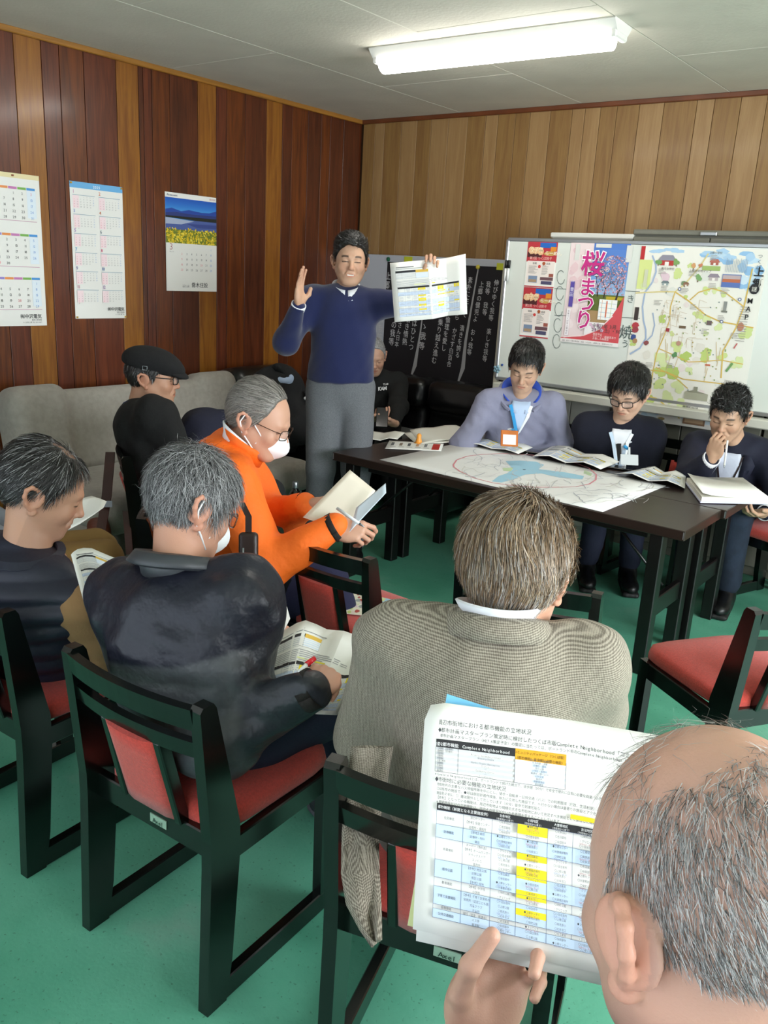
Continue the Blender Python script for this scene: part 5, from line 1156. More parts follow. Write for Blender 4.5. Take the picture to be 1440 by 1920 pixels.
        if temple:
            for q in (-1, 1): MB().tube([H.W((q*.056, y-.013, z+.008)), H.W((q*.074, y-.035, z+.010)), H.W((q*.080, .01, z+.010)), H.W((q*.081, -.012, z+.008)), H.W((q*.082, -.028, z-.012))], rim*H.scale, 6).build('temple_arm', m, fr)
        if lens:
            for L_ in P_: MB().add(L_, [list(range(len(L_)))]).build('lens', mat('lens_glass', (.95, .97, .97), rough=.02, alpha=.10, spec=.6), fr)
        return fr
    def mask(s, ribbon=True, fl=1.0):
        H = s.H; G = []
        m = mat('mask_white', 'eef0f2', rough=.75)
        for a in np.linspace(-1, 1, 13):
            row = []
            for t in np.linspace(0, 1, 9):
                x = a*(.068-.016*abs(t-.5)); bul = (1-abs(a)**1.6); zz = -.022+(.004*(1-abs(a)))-t*.098*(1-.25*abs(a)); yy = .048+bul*(.060+.022*math.sin(math.pi*min(1, t*1.15)))-.028*t*t-.012*abs(a)
                row.append(H.W((x, yy, zz)))
            G.append(row)
        o = MB().grid(np.array(G), thick=.002).build('face_mask', m, s.root)
        for q in (-1, 1):
            MB().tube([H.W((q*.066, .038, -.030)), H.W((q*.076, .010, -.005)), H.W((q*.083, -.012, .018)), H.W((q*.092, -.030, .016)), H.W((q*.094, -.036, -.008)), H.W((q*.084, -.022, -.040)), H.W((q*.074, .005, -.062)), H.W((q*.062, .034, -.088))], .0024, 6).build('ear_loop', m, o)
        return o
def col_grey(dark=.25, lo=(.02, .02, .022), hi=(.42, .42, .44)):
    lo, hi = np.asarray(lo), np.asarray(hi)
    def f(P, g):
        t = np.where(g.random(len(P)) < dark, g.uniform(0, .25, len(P)), g.uniform(.3, 1, len(P)))[:, None]; return lo*(1-t)+hi*t
    return f
def col_black(v=.010, grey=0.0, gc=(.35, .35, .36)):
    def f(P, g):
        c = np.tile(A(1.05, .95, .9)*v, (len(P), 1))*g.uniform(.5, 1.8, (len(P), 1)); m = g.random(len(P)) < grey; c[m] = np.asarray(gc)*g.uniform(.5, 1.1, (m.sum(), 1)); return c
    return f
RH = unit(A(CR[0], CR[1], 0)); WH = unit(A(CW[0], CW[1], 0)); UP = A(0, 0, 1)
def vec(r, w, u): return RH*r+WH*w+UP*u
def head_of(v): return math.atan2(-v[0], v[1])
def dirv(r, w, u): return unit(RH*r+WH*w+UP*u)     # right, away from the camera, up
# ================================================================ the speaker
NAVY_KNIT = cloth('navy_knit', '0f1a48', rough=.95, bump=.35, bscale=420, sheen=.3)
WHITE_SHIRT = cloth('white_shirt', 'e6e8ee', rough=.8, bump=.1)
GREY_WOOL = cloth('grey_wool', '6c6f74', rough=.95, bump=.4, bscale=300, vary=.25, vscale=180)
SHOE_BLACK = mat('shoe_black', '0c0c0d', rough=.4)
S = 4.36
hc = Dp(657, 489, S); neck = hc+vec(-.02, .035, -.155)
pel = A(neck[0], neck[1], .96)+vec(-.005, -.02, 0)
p = SPK = Person('standing man in navy sweater holding up a printed sheet and raising one hand', pel, head_of(dirv(.10, -1, 0)), neck, hc, dirv(.12, -1, -.05), vec(.02, 0, 1), 1.02,
           sp=dict(w=1.0, smile=True, eye_open=.0021, browt=1.15, eyez=-.003, jaw=1.05), skin=(.56, .33, .22), shw=.180, slouch=-.01)
p.arm(1, Dp(560, 572, S-.16), vec(-.45, .1, -1), .27, .24); p.arm(-1, Dp(806, 522, S-.14), vec(.25, 1, -.55), .28, .26)
for q in (-1, 1): p.leg(q, A(p.pel[0], p.pel[1], .09)+p.r*q*.11, p.f, .45, .44)
up_hand = dict(side=-1, curl=[(.10, .12, .08), (.06, .10, .06), (.08, .12, .08), (.15, .18, .1)], spread=.04, thumb=[A(-.030, .028, -.014), A(-.050, .052, -.030), A(-.056, .080, -.036)])
grip = dict(side=1, curl=[(.75, .9, .5), (.75, .9, .5), (.8, .9, .5), (.9, .9, .5)], spread=.02, thumb=[A(.030, .030, -.020), A(.034, .055, -.045), A(.030, .078, -.055)])
p.body(.0030, {1: (dirv(.02, -.05, 1), dirv(-.95, .35, 0), up_hand), -1: (dirv(.05, -.25, .9), dirv(.05, .95, .3), grip)}, .0032)
def thick_spk(X, Y, Z): return .006+.016*np.clip((Z-.02)/.09, 0, 1)+.006*np.clip((Y-.0)/.08, 0, 1)*np.clip((Z-.06)/.05, 0, 1)
p.hair(lambda X, Y, Z: zlow_default(Y, .006)+.004*np.sin(X*90)-Z, thick_spk, lambda P: np.stack([P[:, 0]*3+.25, -.35-np.abs(P[:, 0])*2+0*P[:, 1], .35-(P[:, 2] < .05)*1.2], 1), 2600, .007, 5, .0022, col_black(.008, .02), lift=.18, jitter=.25, rough=.0022, seed=11)
sw = p.torso_ops(.020, hem=-.01, cuff=.018, sleeve=.006, sag=.006); sw[0] = (Ell(p.at(.06), (.182, .142, .22), p.T), 'u', 0); sw.append((Half(p.at(.055), -p.up), 'i', .016))
p.garment('sweater', sw, .0075, NAVY_KNIT, seed=4, amp=.0035, fr=32)
tr = p.leg_ops(.020, cuff=-.01); tr[0] = (Ell(p.pel+A(0, 0, -.02), (.166, .122, .17), np.stack([p.r, p.f, UP], 1)), 'u', 0)
p.garment('trousers', tr, .011, GREY_WOOL, seed=8, amp=.004, fr=22, stretch=(1, 1, .3))
p.collar(WHITE_SHIRT, r=.060, rf=.072, h0=.046, h1=.026, gap=.10, drop=.034, fold=.034, base_up=.014, axis=(0, 0, 1), fwd_off=.014)
for q in (-1, 1): p.cuff(q, .036, .030, WHITE_SHIRT, back=.010)
for q in (-1, 1): p.shoe(q, p.f, SHOE_BLACK)

# ================================================================ man on the leather sofa
S = 5.75; hc = Dp(700, 668, S); neck = hc+vec(0, .07, -.145)
pel = A(neck[0], neck[1], .56)+vec(.02, .06, 0)
p = P8 = Person('grey-haired man on the black sofa half hidden behind the speaker', pel, head_of(dirv(.05, -1, 0)), neck, hc, dirv(.15, -1, -.40), dirv(0, -.35, 1), 1.0, sp=dict(eyez=-.005, brow=False), skin=(.50, .29, .20))
w_ = Dp(722, 790, S-.40)
p.arm(-1, w_+vec(.06, .05, -.02), vec(.8, .1, -1)); p.arm(1, w_+vec(-.10, .05, 0), vec(-.8, .1, -1))
for q in (-1, 1): p.leg(q, A(p.pel[0], p.pel[1], 0)+p.f*.50+p.r*q*.13+A(0, 0, .09), UP+p.f*.6)
ph = dict(curl=[(.6, .7, .4)]*4, spread=.02)
p.body(.0048, {-1: (dirv(-.9, -.3, .1), dirv(.1, -.3, -1), dict(side=1, **ph)), 1: (dirv(.9, -.3, .1), dirv(0, -.3, -1), dict(side=-1, **ph))}, .004)
p.hair(lambda X, Y, Z: zlow_default(Y, .03)-Z, lambda X, Y, Z: .006+0*Z, lambda P: np.stack([P[:, 0]*2, -1+0*P[:, 0], -.4+0*P[:, 0]], 1), 900, .006, 3, .002, col_grey(.1, (.1, .1, .1), (.5, .5, .5)), capcol=(.22, .22, .22), seed=13)
BLACKT = cloth('black_tshirt', '0d0f10', rough=.9)
p.garment('t_shirt', p.torso_ops(.022, cuff=0, sleeve=.0), .010, BLACKT, seed=3); p.garment('trousers', p.leg_ops(.016), .014, cloth('black_trousers', '0c0c10'), seed=4)
p.collar(BLACKT, r=.062, rf=.068, h0=.04, h1=.04, gap=.01, drop=.02)
for q in (-1, 1): p.shoe(q, p.f, SHOE_BLACK)
pr = Print(); pr.text(0, 0, .034, 'KAMIGO', 'e6e6e6', bold=.03, align='c', squash=.9); pr.text(0, .032, .016, 'TEAM', 'e6e6e6', bold=.02, align='c')
pr.build('chest_print', p.root, lambda P, p=p, go=p.torso_ops(.022, arms=False): (np.array([p.surf(go, .80+y/p.L, -.088-x, .018) for x, y in P]), np.tile(p.fw, (len(P), 1))), off=.002)
w2 = w_+vec(-.02, -.04, .03); Rf = np.stack([dirv(1, 0, 0), dirv(0, .7, .7), np.cross(dirv(1, 0, 0), dirv(0, .7, .7))], 1)
ph_ = thing('smartphone', (w_[0], w_[1], w_[2]-.05), 'black smartphone in the hands of the man on the sofa', 'phone')
MB().box(w2, (.075, .15, .009), R=Rf, bev=.003).build('body', mat('phone_black', '08080a', rough=.2), ph_); MB().box(w2+Rf[:, 2]*.0052, (.068, .140, .001), R=Rf).build('screen', mat('phone_screen', '15181c', rough=.1), ph_)

def shirt_front(p, m, rows, name='shirt_front'):
    G = [[p.surf(p.gops, t, a*w, .011) for a in np.linspace(-1, 1, 7)] for t, fw, w in rows]
    return MB().grid(np.array(G), thick=.004).build(name, m, p.root)
# ================================================================ the three men behind the table
def desk_man(label, hp, S, fwd, up, heading_v, spread, hs, sp, skin, hands_at, girth=1.0, pole=None, nk=(0, .06, -.165)):
    hc = Dp(hp[0], hp[1], S); neck = hc+vec(*nk); hv = unit(heading_v); pel = A(neck[0], neck[1], .50)-hv*.13
    p = Person(label, pel, head_of(hv), neck, hc, fwd, up, hs, sp=sp, skin=skin, girth=girth)
    for q in (-1, 1): p.leg(q, A(pel[0], pel[1], 0)+hv*.36+p.r*q*.11+A(0, 0, .09), UP+hv*.9)
    return p
DSK = dict(curl=[(.5, .6, .4)]*4, spread=.03)
# young man in the parka
LAV = cloth('lavender_parka', '83849a', rough=.85, bump=.5, bscale=14, bdist=.016)
p = P9 = desk_man('young man in a lavender-grey parka with blue hood lining at the table', (985, 688), 4.62, dirv(-.30, -1, -.58), dirv(-.05, -.6, 1), vec(-.05, -1, 0), .2, 1.04, dict(w=.99, eyez=-.006, browt=1.0, jaw=.95), (.56, .35, .24), None)
p.arm(-1, A(p.pel[0]+.15, 4.215, .62), vec(.35, .1, -1), .27, .24); p.arm(1, A(p.pel[0]-.20, 4.215, .62), vec(-.35, .1, -1), .29, .26)
p.body(.0035, {q: (dirv(-q*-.25, -1, -.1), dirv(0, .2, 1), dict(side=-q if False else -q, **DSK)) for q in (-1, 1)}, .0045)
fr9 = lambda X, Y, Z: np.interp(Y, [-.125, -.055, -.038, -.018, -.004, .014, .022, .040, .055, .072, .12], [-.06, -.055, -.03, .012, .016, -.016, .006, .024, .058, .076, .084])+.006*np.sin(X*120+1)-Z
comb = lambda P: np.stack([P[:, 0]*4, .9-(P[:, 1] < -.02)*1.6, -.5-(P[:, 2] < .06)*.8], 1)
p.hair(fr9, lambda X, Y, Z: .010+.014*np.clip((Z-.0)/.1, 0, 1), comb, 3200, .0065, 5, .0022, col_black(.007), lift=.10, jitter=.22, rough=.002, seed=21)
p.garment('parka', p.torso_ops(.022, cuff=.02, sleeve=.006, sag=.012), .008, LAV, seed=31, amp=.006, fr=34)
BLUEH = cloth('blue_lining', '2f4fb8', rough=.8)
p.collar(BLUEH, r=.078, rf=.085, h0=.060, h1=.030, gap=.80, drop=.060, flare=.032, base_up=.014, name='hood_lining', fwd_off=.0)
p.collar(LAV, r=.092, rf=.098, h0=.045, h1=.02, gap=.55, drop=.075, flare=.040, base_up=.006, name='hood', th=.012)
LBLUE = cloth('pale_blue_shirt', 'b9cbe6', rough=.8, bump=.1)
shirt_front(p, LBLUE, [(1.0, .060, .050), (.92, .112, .050), (.84, .140, .040), (.74, .156, .022), (.66, .162, .006)])
p.collar(LBLUE, r=.060, rf=.068, h0=.04, h1=.03, gap=.22, drop=.04, fold=.03, fwd_off=.012)
def ribbon(person, pts, w, m, name, nrm):
    G = []; P_ = [np.asarray(q, float) for q in pts]
    for i, q in enumerate(P_):
        t = unit(P_[min(i+1, len(P_)-1)]-P_[max(i-1, 0)]); sd = unit(np.cross(t, nrm)); G.append([q-sd*w/2, q+sd*w/2])
    return MB().grid(np.array(G), thick=.0015, smooth=False).build(name, m, person.root)
LANW = mat('lanyard_white', 'e9edf2', rough=.6); LANB = mat('lanyard_blue', '2f9ad8', rough=.6)
bd = Dp(955, 822, 4.28)
ribbon(p, [p.surf(p.gops, .96, -.055, .016), p.surf(p.gops, .84, -.040, .016), p.surf(p.gops, .62, -.02, .016)+vec(-.02, -.0, 0), bd+vec(-.005, 0, .05)], .018, LANW, 'lanyard', -p.fw)
ribbon(p, [p.surf(p.gops, .96, .060, .016), p.surf(p.gops, .84, .040, .016), p.surf(p.gops, .62, .01, .016), bd+vec(.012, -.003, .05)], .018, LANB, 'lanyard', -p.fw)
Rb = np.stack([dirv(1, 0, 0), dirv(0, .55, 1), np.cross(dirv(1, 0, 0), dirv(0, .55, 1))], 1)
o_ = MB().box(bd, (.088, .085, .008), R=Rb, bev=.003).build('badge_holder', mat('badge_orange', 'c06a28', rough=.5), p.root); MB().box(bd+Rb[:, 2]*.0045+Rb[:, 1]*-.008, (.066, .052, .002), R=Rb).build('badge_card', PAPER, o_)
p.garment('trousers', p.leg_ops(.016), .014, cloth('grey_green_trousers', '6a6c66'), seed=5)
for q in (-1, 1): p.shoe(q, p.f, mat('shoe_tan', '7a3a18', rough=.5), sole='c9a27a')
# man with dark glasses and cardigan
NAVYK = cloth('navy_cardigan', '0c0f20', rough=.95, bump=.3, bscale=300)
p = P10 = desk_man('man in black-rimmed glasses and navy cardigan reading at the table', (1178, 737), 4.50, dirv(-.72, -1, -.62), dirv(-.3, -.5, 1), vec(-.15, -1, 0), .2, 1.05, dict(w=1.03, eyez=-.006, jaw=1.08, browt=.9), (.60, .38, .27), None, girth=1.06)
p.arm(-1, A(p.pel[0]+.16, 4.215, .62), vec(.4, .1, -1), .27, .24); p.arm(1, A(p.pel[0]-.21, 4.215, .62), vec(-.4, .1, -1), .29, .26)
p.body(.0035, {q: (dirv(q*.25, -1, -.1), dirv(0, .2, 1), dict(side=-q, **DSK)) for q in (-1, 1)}, .0045)
p.hair(lambda X, Y, Z: fr9(X, Y, Z)-.002, lambda X, Y, Z: .013+.018*np.clip((Z-.0)/.1, 0, 1), comb, 3600, .0070, 5, .0022, col_black(.007), lift=.14, jitter=.28, rough=.003, seed=22)
p.glasses(mat('specs_black', '0a0a0c', rough=.3), w=.050, hgt=.036, rim=.0022, z=-.006)
p.garment('cardigan', p.torso_ops(.022, cuff=.02, sleeve=.006, sag=.014), .008, NAVYK, seed=33, amp=.006, fr=34)
shirt_front(p, WHITE_SHIRT, [(1.0, .060, .050), (.92, .116, .052), (.84, .146, .044), (.72, .166, .030), (.60, .174, .012), (.54, .176, .004)])
p.collar(WHITE_SHIRT, r=.063, rf=.072, h0=.045, h1=.03, gap=.22, drop=.045, fold=.036, fwd_off=.014)
bd = Dp(1180, 862, 4.20)
ribbon(p, [p.surf(p.gops, .96, -.055, .016), p.surf(p.gops, .84, -.035, .016), p.surf(p.gops, .66, -.012, .016), Dp(1168, 835, 4.24)], .018, LANW, 'lanyard', -p.fw); ribbon(p, [p.surf(p.gops, .96, .060, .016), p.surf(p.gops, .84, .04, .016), p.surf(p.gops, .66, .015, .016), Dp(1172, 838, 4.235)], .018, mat('lanyard_pale', 'c9dcf0', rough=.6), 'lanyard', -p.fw)
ribbon(p, [p.surf(p.gops, .90, .02, .007), p.surf(p.gops, .82, .01, .007), p.surf(p.gops, .70, .0, .007)], .026, BLACKT, 'necktie', -p.fw)
MB().tube([Dp(1170, 836, 4.235), Dp(1178, 842, 4.23)], .008, 8).build('clip', LANB, p.root)
o_ = MB().box(bd, (.090, .055, .004), R=Rb, bev=.002).build('badge_holder', mat('badge_clear', 'b9bdbf', rough=.15), p.root); MB().box(bd+Rb[:, 1]*.045, (.010, .04, .004), R=Rb).build('badge_strap', mat('badge_clear', 'b9bdbf'), o_)
p.garment('trousers', p.leg_ops(.016), .014, cloth('navy_trousers', '151a30'), seed=6)
for q in (-1, 1): p.shoe(q, p.f, SHOE_BLACK)
# man in the blazer, hand at his mouth
BLZ = cloth('navy_blazer', '11142a', rough=.8, bump=.25, bscale=260)
p = P11 = desk_man('man in dark blazer with a pen, hand at his mouth, at the table end', (1366, 778), 4.28, dirv(-.62, -.85, -.42), dirv(-.15, -.3, 1), vec(-.55, -1, 0), .2, 1.05, dict(w=1.0, eyez=-.005, jaw=1.04, browt=1.1), (.50, .30, .20), None, nk=(.075, .055, -.155))
hd = Dp(1336, 858, 4.07); p.arm(1, hd, vec(-.5, -.1, -1), .29, .24); p.arm(-1, Dp(1432, 962, 4.05), vec(.9, .3, -.4), .29, .26)
fist = dict(curl=[(.9, 1.1, .6), (1.0, 1.2, .7), (1.1, 1.2, .7), (1.2, 1.2, .7)], spread=.02, side=-1, thumb=[A(-.030, .035, -.020), A(-.030, .060, -.032), A(-.018, .080, -.036)])
p.body(.0035, {1: (dirv(.05, -.15, 1), dirv(-.75, -.65, 0), fist), -1: (dirv(-.9, -.5, 0), dirv(0, -.3, -1), dict(side=1, **DSK))}, .0035)
p.hair(lambda X, Y, Z: zlow_default(Y, -.004)+.003*np.sin(X*110)-Z, lambda X, Y, Z: .006+.016*np.clip((Z-.03)/.08, 0, 1), lambda P: np.stack([P[:, 0]*3-.2, .5+0*P[:, 1], .35-(P[:, 2] < .05)*1.4], 1), 3200, .006, 5, .0024, col_black(.008, .03), lift=.30, jitter=.45, rough=.004, seed=23, freq=180)
p.garment('blazer', p.torso_ops(.028, cuff=.0, sleeve=.010, sag=.010), .008, BLZ, seed=35, amp=.005, fr=30)
shirt_front(p, cloth('pale_shirt', 'c9cddd', rough=.8), [(1.0, .060, .050), (.92, .116, .062), (.84, .142, .062), (.66, .162, .058), (.48, .164, .05), (.30, .160, .04)])
p.collar(WHITE_SHIRT, r=.062, rf=.072, h0=.045, h1=.03, gap=.25, drop=.045, fold=.036, fwd_off=.014)
p.cuff(1, .040, .055, WHITE_SHIRT, back=.030); p.cuff(-1, .038, .03, WHITE_SHIRT, back=.02)
ribbon(p, [p.surf(p.gops, .97, .062, .016), p.surf(p.gops, .80, .05, .016), p.surf(p.gops, .50, .03, .016)], .009, mat('lanyard_dark', '2a1a1c', rough=.6), 'lanyard', -p.fw); ribbon(p, [p.surf(p.gops, .97, -.062, .016), p.surf(p.gops, .80, -.05, .016), p.surf(p.gops, .50, -.02, .016)], .009, mat('lanyard_dark', '2a1a1c'), 'lanyard', -p.fw)
for q in (-1, 1):       # lapels
    MB().grid(np.array([[p.surf(p.gops, 1.0, q*.07, .016), p.surf(p.gops, .98, q*.10, .016)], [p.surf(p.gops, .84, q*.062, .016), p.surf(p.gops, .86, q*.125, .016)], [p.surf(p.gops, .60, q*.056, .016), p.surf(p.gops, .66, q*.105, .016)], [p.surf(p.gops, .32, q*.045, .016), p.surf(p.gops, .34, q*.06, .016)]]), thick=.006).build('lapel', BLZ, p.root)
JEANS = cloth('dark_jeans', '1a2638', rough=.9, vary=.3, vscale=20)
p.garment('jeans', p.leg_ops(.018), .014, JEANS, seed=7)
for q in (-1, 1): p.shoe(q, p.f, SHOE_BLACK)
pn = thing('pen', hd, 'white pen in the fist of the man in the blazer', 'pen'); MB().tube([hd+vec(.03, -.07, .10), hd+vec(.035, -.07, -.02)], .0045, 8).build('barrel', mat('white_plastic', 'e8e8e6'), pn); MB().tube([hd+vec(.035, -.07, -.02), hd+vec(.036, -.07, -.035)], [.0045, .001], 8).build('tip', mat('silver', '9aa0a4'), pn)
# ================================================================ man in the flat cap
BLKSW = cloth('black_sweatshirt', '0c0c0d', rough=.9, bump=.25, bscale=200)
KHAKI = cloth('khaki_trousers', '8a6c3c', rough=.9, bump=.2)
S = 3.85; hc = Dp(287, 706, S); neck = hc+vec(-.052, 0, -.145)
hv = dirv(.86, .50, 0)
p = Person('man in a black flat cap and black sweatshirt seated before the grey sofa', A(-3.08, 2.45, .50), head_of(hv), neck, hc, dirv(1, .10, -.07), dirv(.05, 0, 1), 1.08, sp=dict(eyez=-.004, nose=.95, neck=1.12, brow=False), skin=(.47, .25, .16), shw=.175, slouch=.03)
for q in (-1, 1): p.arm(q, p.pel+hv*.26+p.r*q*.10+A(0, 0, .11), -hv+p.r*q*.5+A(0, 0, -.6)); p.leg(q, A(p.pel[0], p.pel[1], .09)+hv*.45+p.r*q*.12, UP+hv*.8)
p.body(.0038, {q: (hv, UP, dict(side=-q, **DSK)) for q in (-1, 1)}, .0045)
p.hair(lambda X, Y, Z: np.maximum(zlow_default(Y, .0)-Z, Z-.05), lambda X, Y, Z: .008+0*Z, lambda P: np.stack([P[:, 0]*0, -.3+0*P[:, 0], -1+0*P[:, 0]], 1), 1200, .007, 3, .002, col_black(.012, .06), capcol=(.02, .018, .016), seed=41)
capm = cloth('black_felt', '0e0e10', rough=.95, bump=.3, bscale=400)
H = p.H; cap = [(Ell((0, -.016, .060), (.090, .116, .066), rotx(-.10)), 'u', 0), (Ell((0, .050, .052), (.080, .085, .046), rotx(-.32)), 'u', .03), (Half((0, 0, .026), (0, -.16, -1)), 'i', .010)]
V, F = field_mesh(cap, .004); o_ = np_mesh('flat_cap', H.W(relax(V, F, 1)), F, capm, p.root)
V, F = field_mesh([(Ell((0, .098, .024), (.070, .052, .014), rotx(-.30)), 'u', 0)], .0035); np_mesh('brim', H.W(V), F, capm, o_)
MB().tube([H.W(q) for q in ((.0905, -.03, .052), (.0905, -.012, .052), (.0885, -.012, .036), (.0885, -.03, .036))], .0016, 6, closed=True).build('buckle', mat('silver', '9aa0a4'), o_)
p.glasses(mat('specs_dark', '14100e', rough=.3), rim=.0020, z=-.002, y=.104)
p.garment('sweatshirt', p.torso_ops(.024, cuff=.02, sleeve=.014, sag=.02), .008, BLKSW, seed=43, amp=.006, fr=30)
p.collar(cloth('navy_cotton', '18225a'), r=.064, rf=.070, h0=.034, h1=.02, gap=.01, drop=.03, base_up=.012)
p.garment('trousers', p.leg_ops(.018), .014, cloth('black_trousers', '0c0c10'), seed=44)
for q in (-1, 1): p.shoe(q, p.f, SHOE_BLACK)
# ================================================================ reader at the left edge, only the knees in view
S = 3.0; kn = Dp(185, 975, 3.0)
hv = dirv(.92, .38, 0); pel = A(kn[0], kn[1], .52)-hv*.46
p = P12 = Person('khaki-trousered reader at the left edge, mostly outside the picture', pel, head_of(hv), pel+A(0, 0, .53)-hv*.10+vec(-.08, 0, 0), pel+A(0, 0, .69)-hv*.07+vec(-.10, 0, 0), dirv(.9, .3, -.3), (0, 0, 1), sp=dict(), skin=(.46, .26, .18))
p.leg(1, A(kn[0], kn[1], 0)+hv*.05+p.r*.0+A(0, 0, .09), UP+hv*.9, .46, .44); p.leg(-1, A(kn[0], kn[1], 0)+hv*.10-p.r*.16+A(0, 0, .09), UP+hv*.9, .46, .44)
for q in (-1, 1): p.arm(q, pel+hv*.20+p.r*q*.12+A(0, 0, .10), -hv+A(0, 0, -.8))
p.body(.007, {q: (hv, UP, dict(side=-q, **DSK)) for q in (-1, 1)}, .006); p.hair(lambda X, Y, Z: zlow_default(Y)-Z, lambda X, Y, Z: .012+0*Z, None, 0, 0, 0, 0, None, capcol=(.12, .12, .12))
p.garment('jacket', p.torso_ops(.024, cuff=.02), .012, cloth('grey_jacket', '70757c'), seed=46); p.garment('trousers', p.leg_ops(.020), .010, KHAKI, seed=47, amp=.006, fr=34)
for q in (-1, 1): p.shoe(q, p.f, mat('shoe_brown', '2a1a12', rough=.5))
# ================================================================ man in the orange jacket
ORANGE = cloth('orange_shell', 'f06a12', rough=.7, bump=.55, bscale=13, bdist=.018)
S = 2.87; hc = Dp(490, 788, S); neck = hc+vec(-.085, .0, -.115)
hv = dirv(.95, .18, 0)
p = P5p = Person('man in a bright orange jacket and white mask reading folded sheets', A(-2.19, 1.93, .53)+vec(-.02, 0, 0), head_of(hv), neck, hc, dirv(.93, -.22, -.36), dirv(.36, -.05, 1), 1.03, sp=dict(eyez=-.005, brow=False, ear=1.08), skin=(.52, .29, .20), shw=.178, slouch=.045)
p.arm(1, Dp(628, 988, 2.66), vec(-.3, -.4, -1)); p.arm(-1, Dp(574, 948, 2.86), vec(-.2, .4, -1))
for q in (-1, 1): p.leg(q, A(*Dp(690, 1005, 2.80+(-.1 if q > 0 else .16))*A(1, 1, 0))+hv*.02+A(0, 0, .09), UP+hv*.9)
hold = dict(curl=[(.45, .7, .5), (.5, .75, .5), (.55, .8, .5), (.6, .8, .5)], spread=.03)
p.body(.0034, {1: (dirv(.98, -.1, -.1), dirv(.1, -.75, .65), dict(side=-1, curl=[(.5, .8, .5), (.8, .9, .5), (.9, 1.0, .5), (1.0, 1.0, .5)], spread=.02, thumb=[A(-.03, .035, -.02), A(-.035, .065, -.03), A(-.025, .09, -.032)])), -1: (dirv(.98, .05, .05), dirv(-.1, .7, .7), dict(side=1, curl=[(.3, .5, .3)]*4, spread=.02, thumb=[A(.028, .035, .0), A(.030, .065, .006), A(.024, .092, .008)]))}, .003)
def bald_front(rec, dome): return lambda X, Y, Z: np.maximum(zlow_default(Y, rec)-Z, dome*(Z-.075)+(Y-.01))
gb = col_grey(.2, (.05, .045, .04), (.34, .31, .28))
p.hair(lambda X, Y, Z: np.maximum(np.interp(Y, [-.13, -.06, -.04, -.018, .0, .014, .022, .034, .045], [-.052, -.05, -.02, .018, .022, -.004, .02, .04, .09])-Z, Y-.042-.02*np.clip((Z-.09)/.03, 0, 1)), lambda X, Y, Z: .008+.008*np.clip(-Y/.08, 0, 1), lambda P: np.stack([P[:, 0]*1.5, -1+0*P[:, 0], -.25-.8*(P[:, 2] < .04)], 1), 4200, .010, 5, .0018, gb, capcol=(.12, .11, .10), lift=.05, jitter=.14, seed=51, rough=.0012)
p.mask(); p.glasses(mat('specs_metal', '3a2a22', rough=.3, metal=.6), rim=.0014, z=-.004, y=.106)
oj = p.torso_ops(.026, hem=.03, cuff=.03, sleeve=.012, sag=.02)
p.garment('jacket', oj, .0078, ORANGE, seed=53, amp=.006, fr=30)
p.collar(ORANGE, r=.070, rf=.084, h0=.055, h1=.055, gap=.10, drop=.035, base_up=.018, flare=.016, fwd_off=.012, axis=unit(H.u*0+vec(.42, -.02, 1)))
p.collar(WHITE_SHIRT, r=.060, rf=.066, h0=.062, h1=.030, gap=.3, drop=.03, base_up=.030, name='shirt_collar', axis=unit(vec(.3, -.02, 1)))
for q in (-1, 1): p.cuff(q, .0455, .020, cloth('dark_trim', '1a1512'), back=.004)
NAVYT = cloth('navy_slacks', '181a3a', rough=.9)
p.garment('trousers', p.leg_ops(.022), .014, NAVYT, seed=54, amp=.004)
for q in (-1, 1): p.shoe(q, p.f, SHOE_BLACK)
wr5 = p.wr
# ================================================================ man in the padded vest, left edge
VEST = cloth('navy_quilted', '171a2c', rough=.55, bump=.25, bscale=70); TAN = cloth('tan_fleece', '8a6a45', rough=.95, bump=.3, bscale=160)
S = 2.26; hc = Dp(84, 918, S); hv = dirv(.45, .9, 0); neck = Dp(45, 1050, S-.02)
p = P4p = Person('man in a navy padded vest with tan sleeves at the left edge', A(-2.10, 1.19, .50), head_of(hv), neck, hc, dirv(.86, .35, -.42), dirv(.42, .1, 1), 1.04, sp=dict(stubble=.35, brow=False, ear=1.12, neck=1.0), skin=(.47, .26, .17), shw=.180, slouch=.05)
p.arm(1, p.pel+hv*.24+p.r*.10+A(0, 0, .12), -hv*.7+p.r*.35+A(0, 0, -.6)); p.arm(-1, p.pel+hv*.24-p.r*.10+A(0, 0, .12), -hv*.6-p.r*.6+A(0, 0, -.6))
for q in (-1, 1): p.leg(q, A(p.pel[0], p.pel[1], .09)+hv*.45+p.r*q*.12, UP+hv*.8)
def scalp4(V, C):
    m = np.clip((V[:, 2]-.02)/.03, 0, 1)*(V[:, 1] < .05); return C*(1-.35*m[:, None])
p.sp['scalp'] = scalp4
p.body(.0035, {q: (hv, UP, dict(side=-q, **hold)) for q in (-1, 1)}, .0045)
fall = lambda cx, cy, cz: (lambda P: (P-A(cx, cy, cz))*A(1, 1, .8)*10+A(0, 0, -.35))
crown = lambda P, c, r: np.clip((np.linalg.norm(P-np.asarray(c), axis=1)-r)/.02, 0, 1)
thin = lambda c, r: (lambda P: .12+.88*crown(P, c, r))
reg4 = lambda X, Y, Z: np.maximum(np.interp(Y, [-.13, -.06, -.045, -.018, -.002, .014, .022, .036, .06, .08], [-.045, -.04, -.015, .020, .026, -.006, .02, .05, .088, .1])-Z, .030-np.sqrt((X/1.1)**2+((Y-.01)/1.5)**2+(Z-.122)**2))
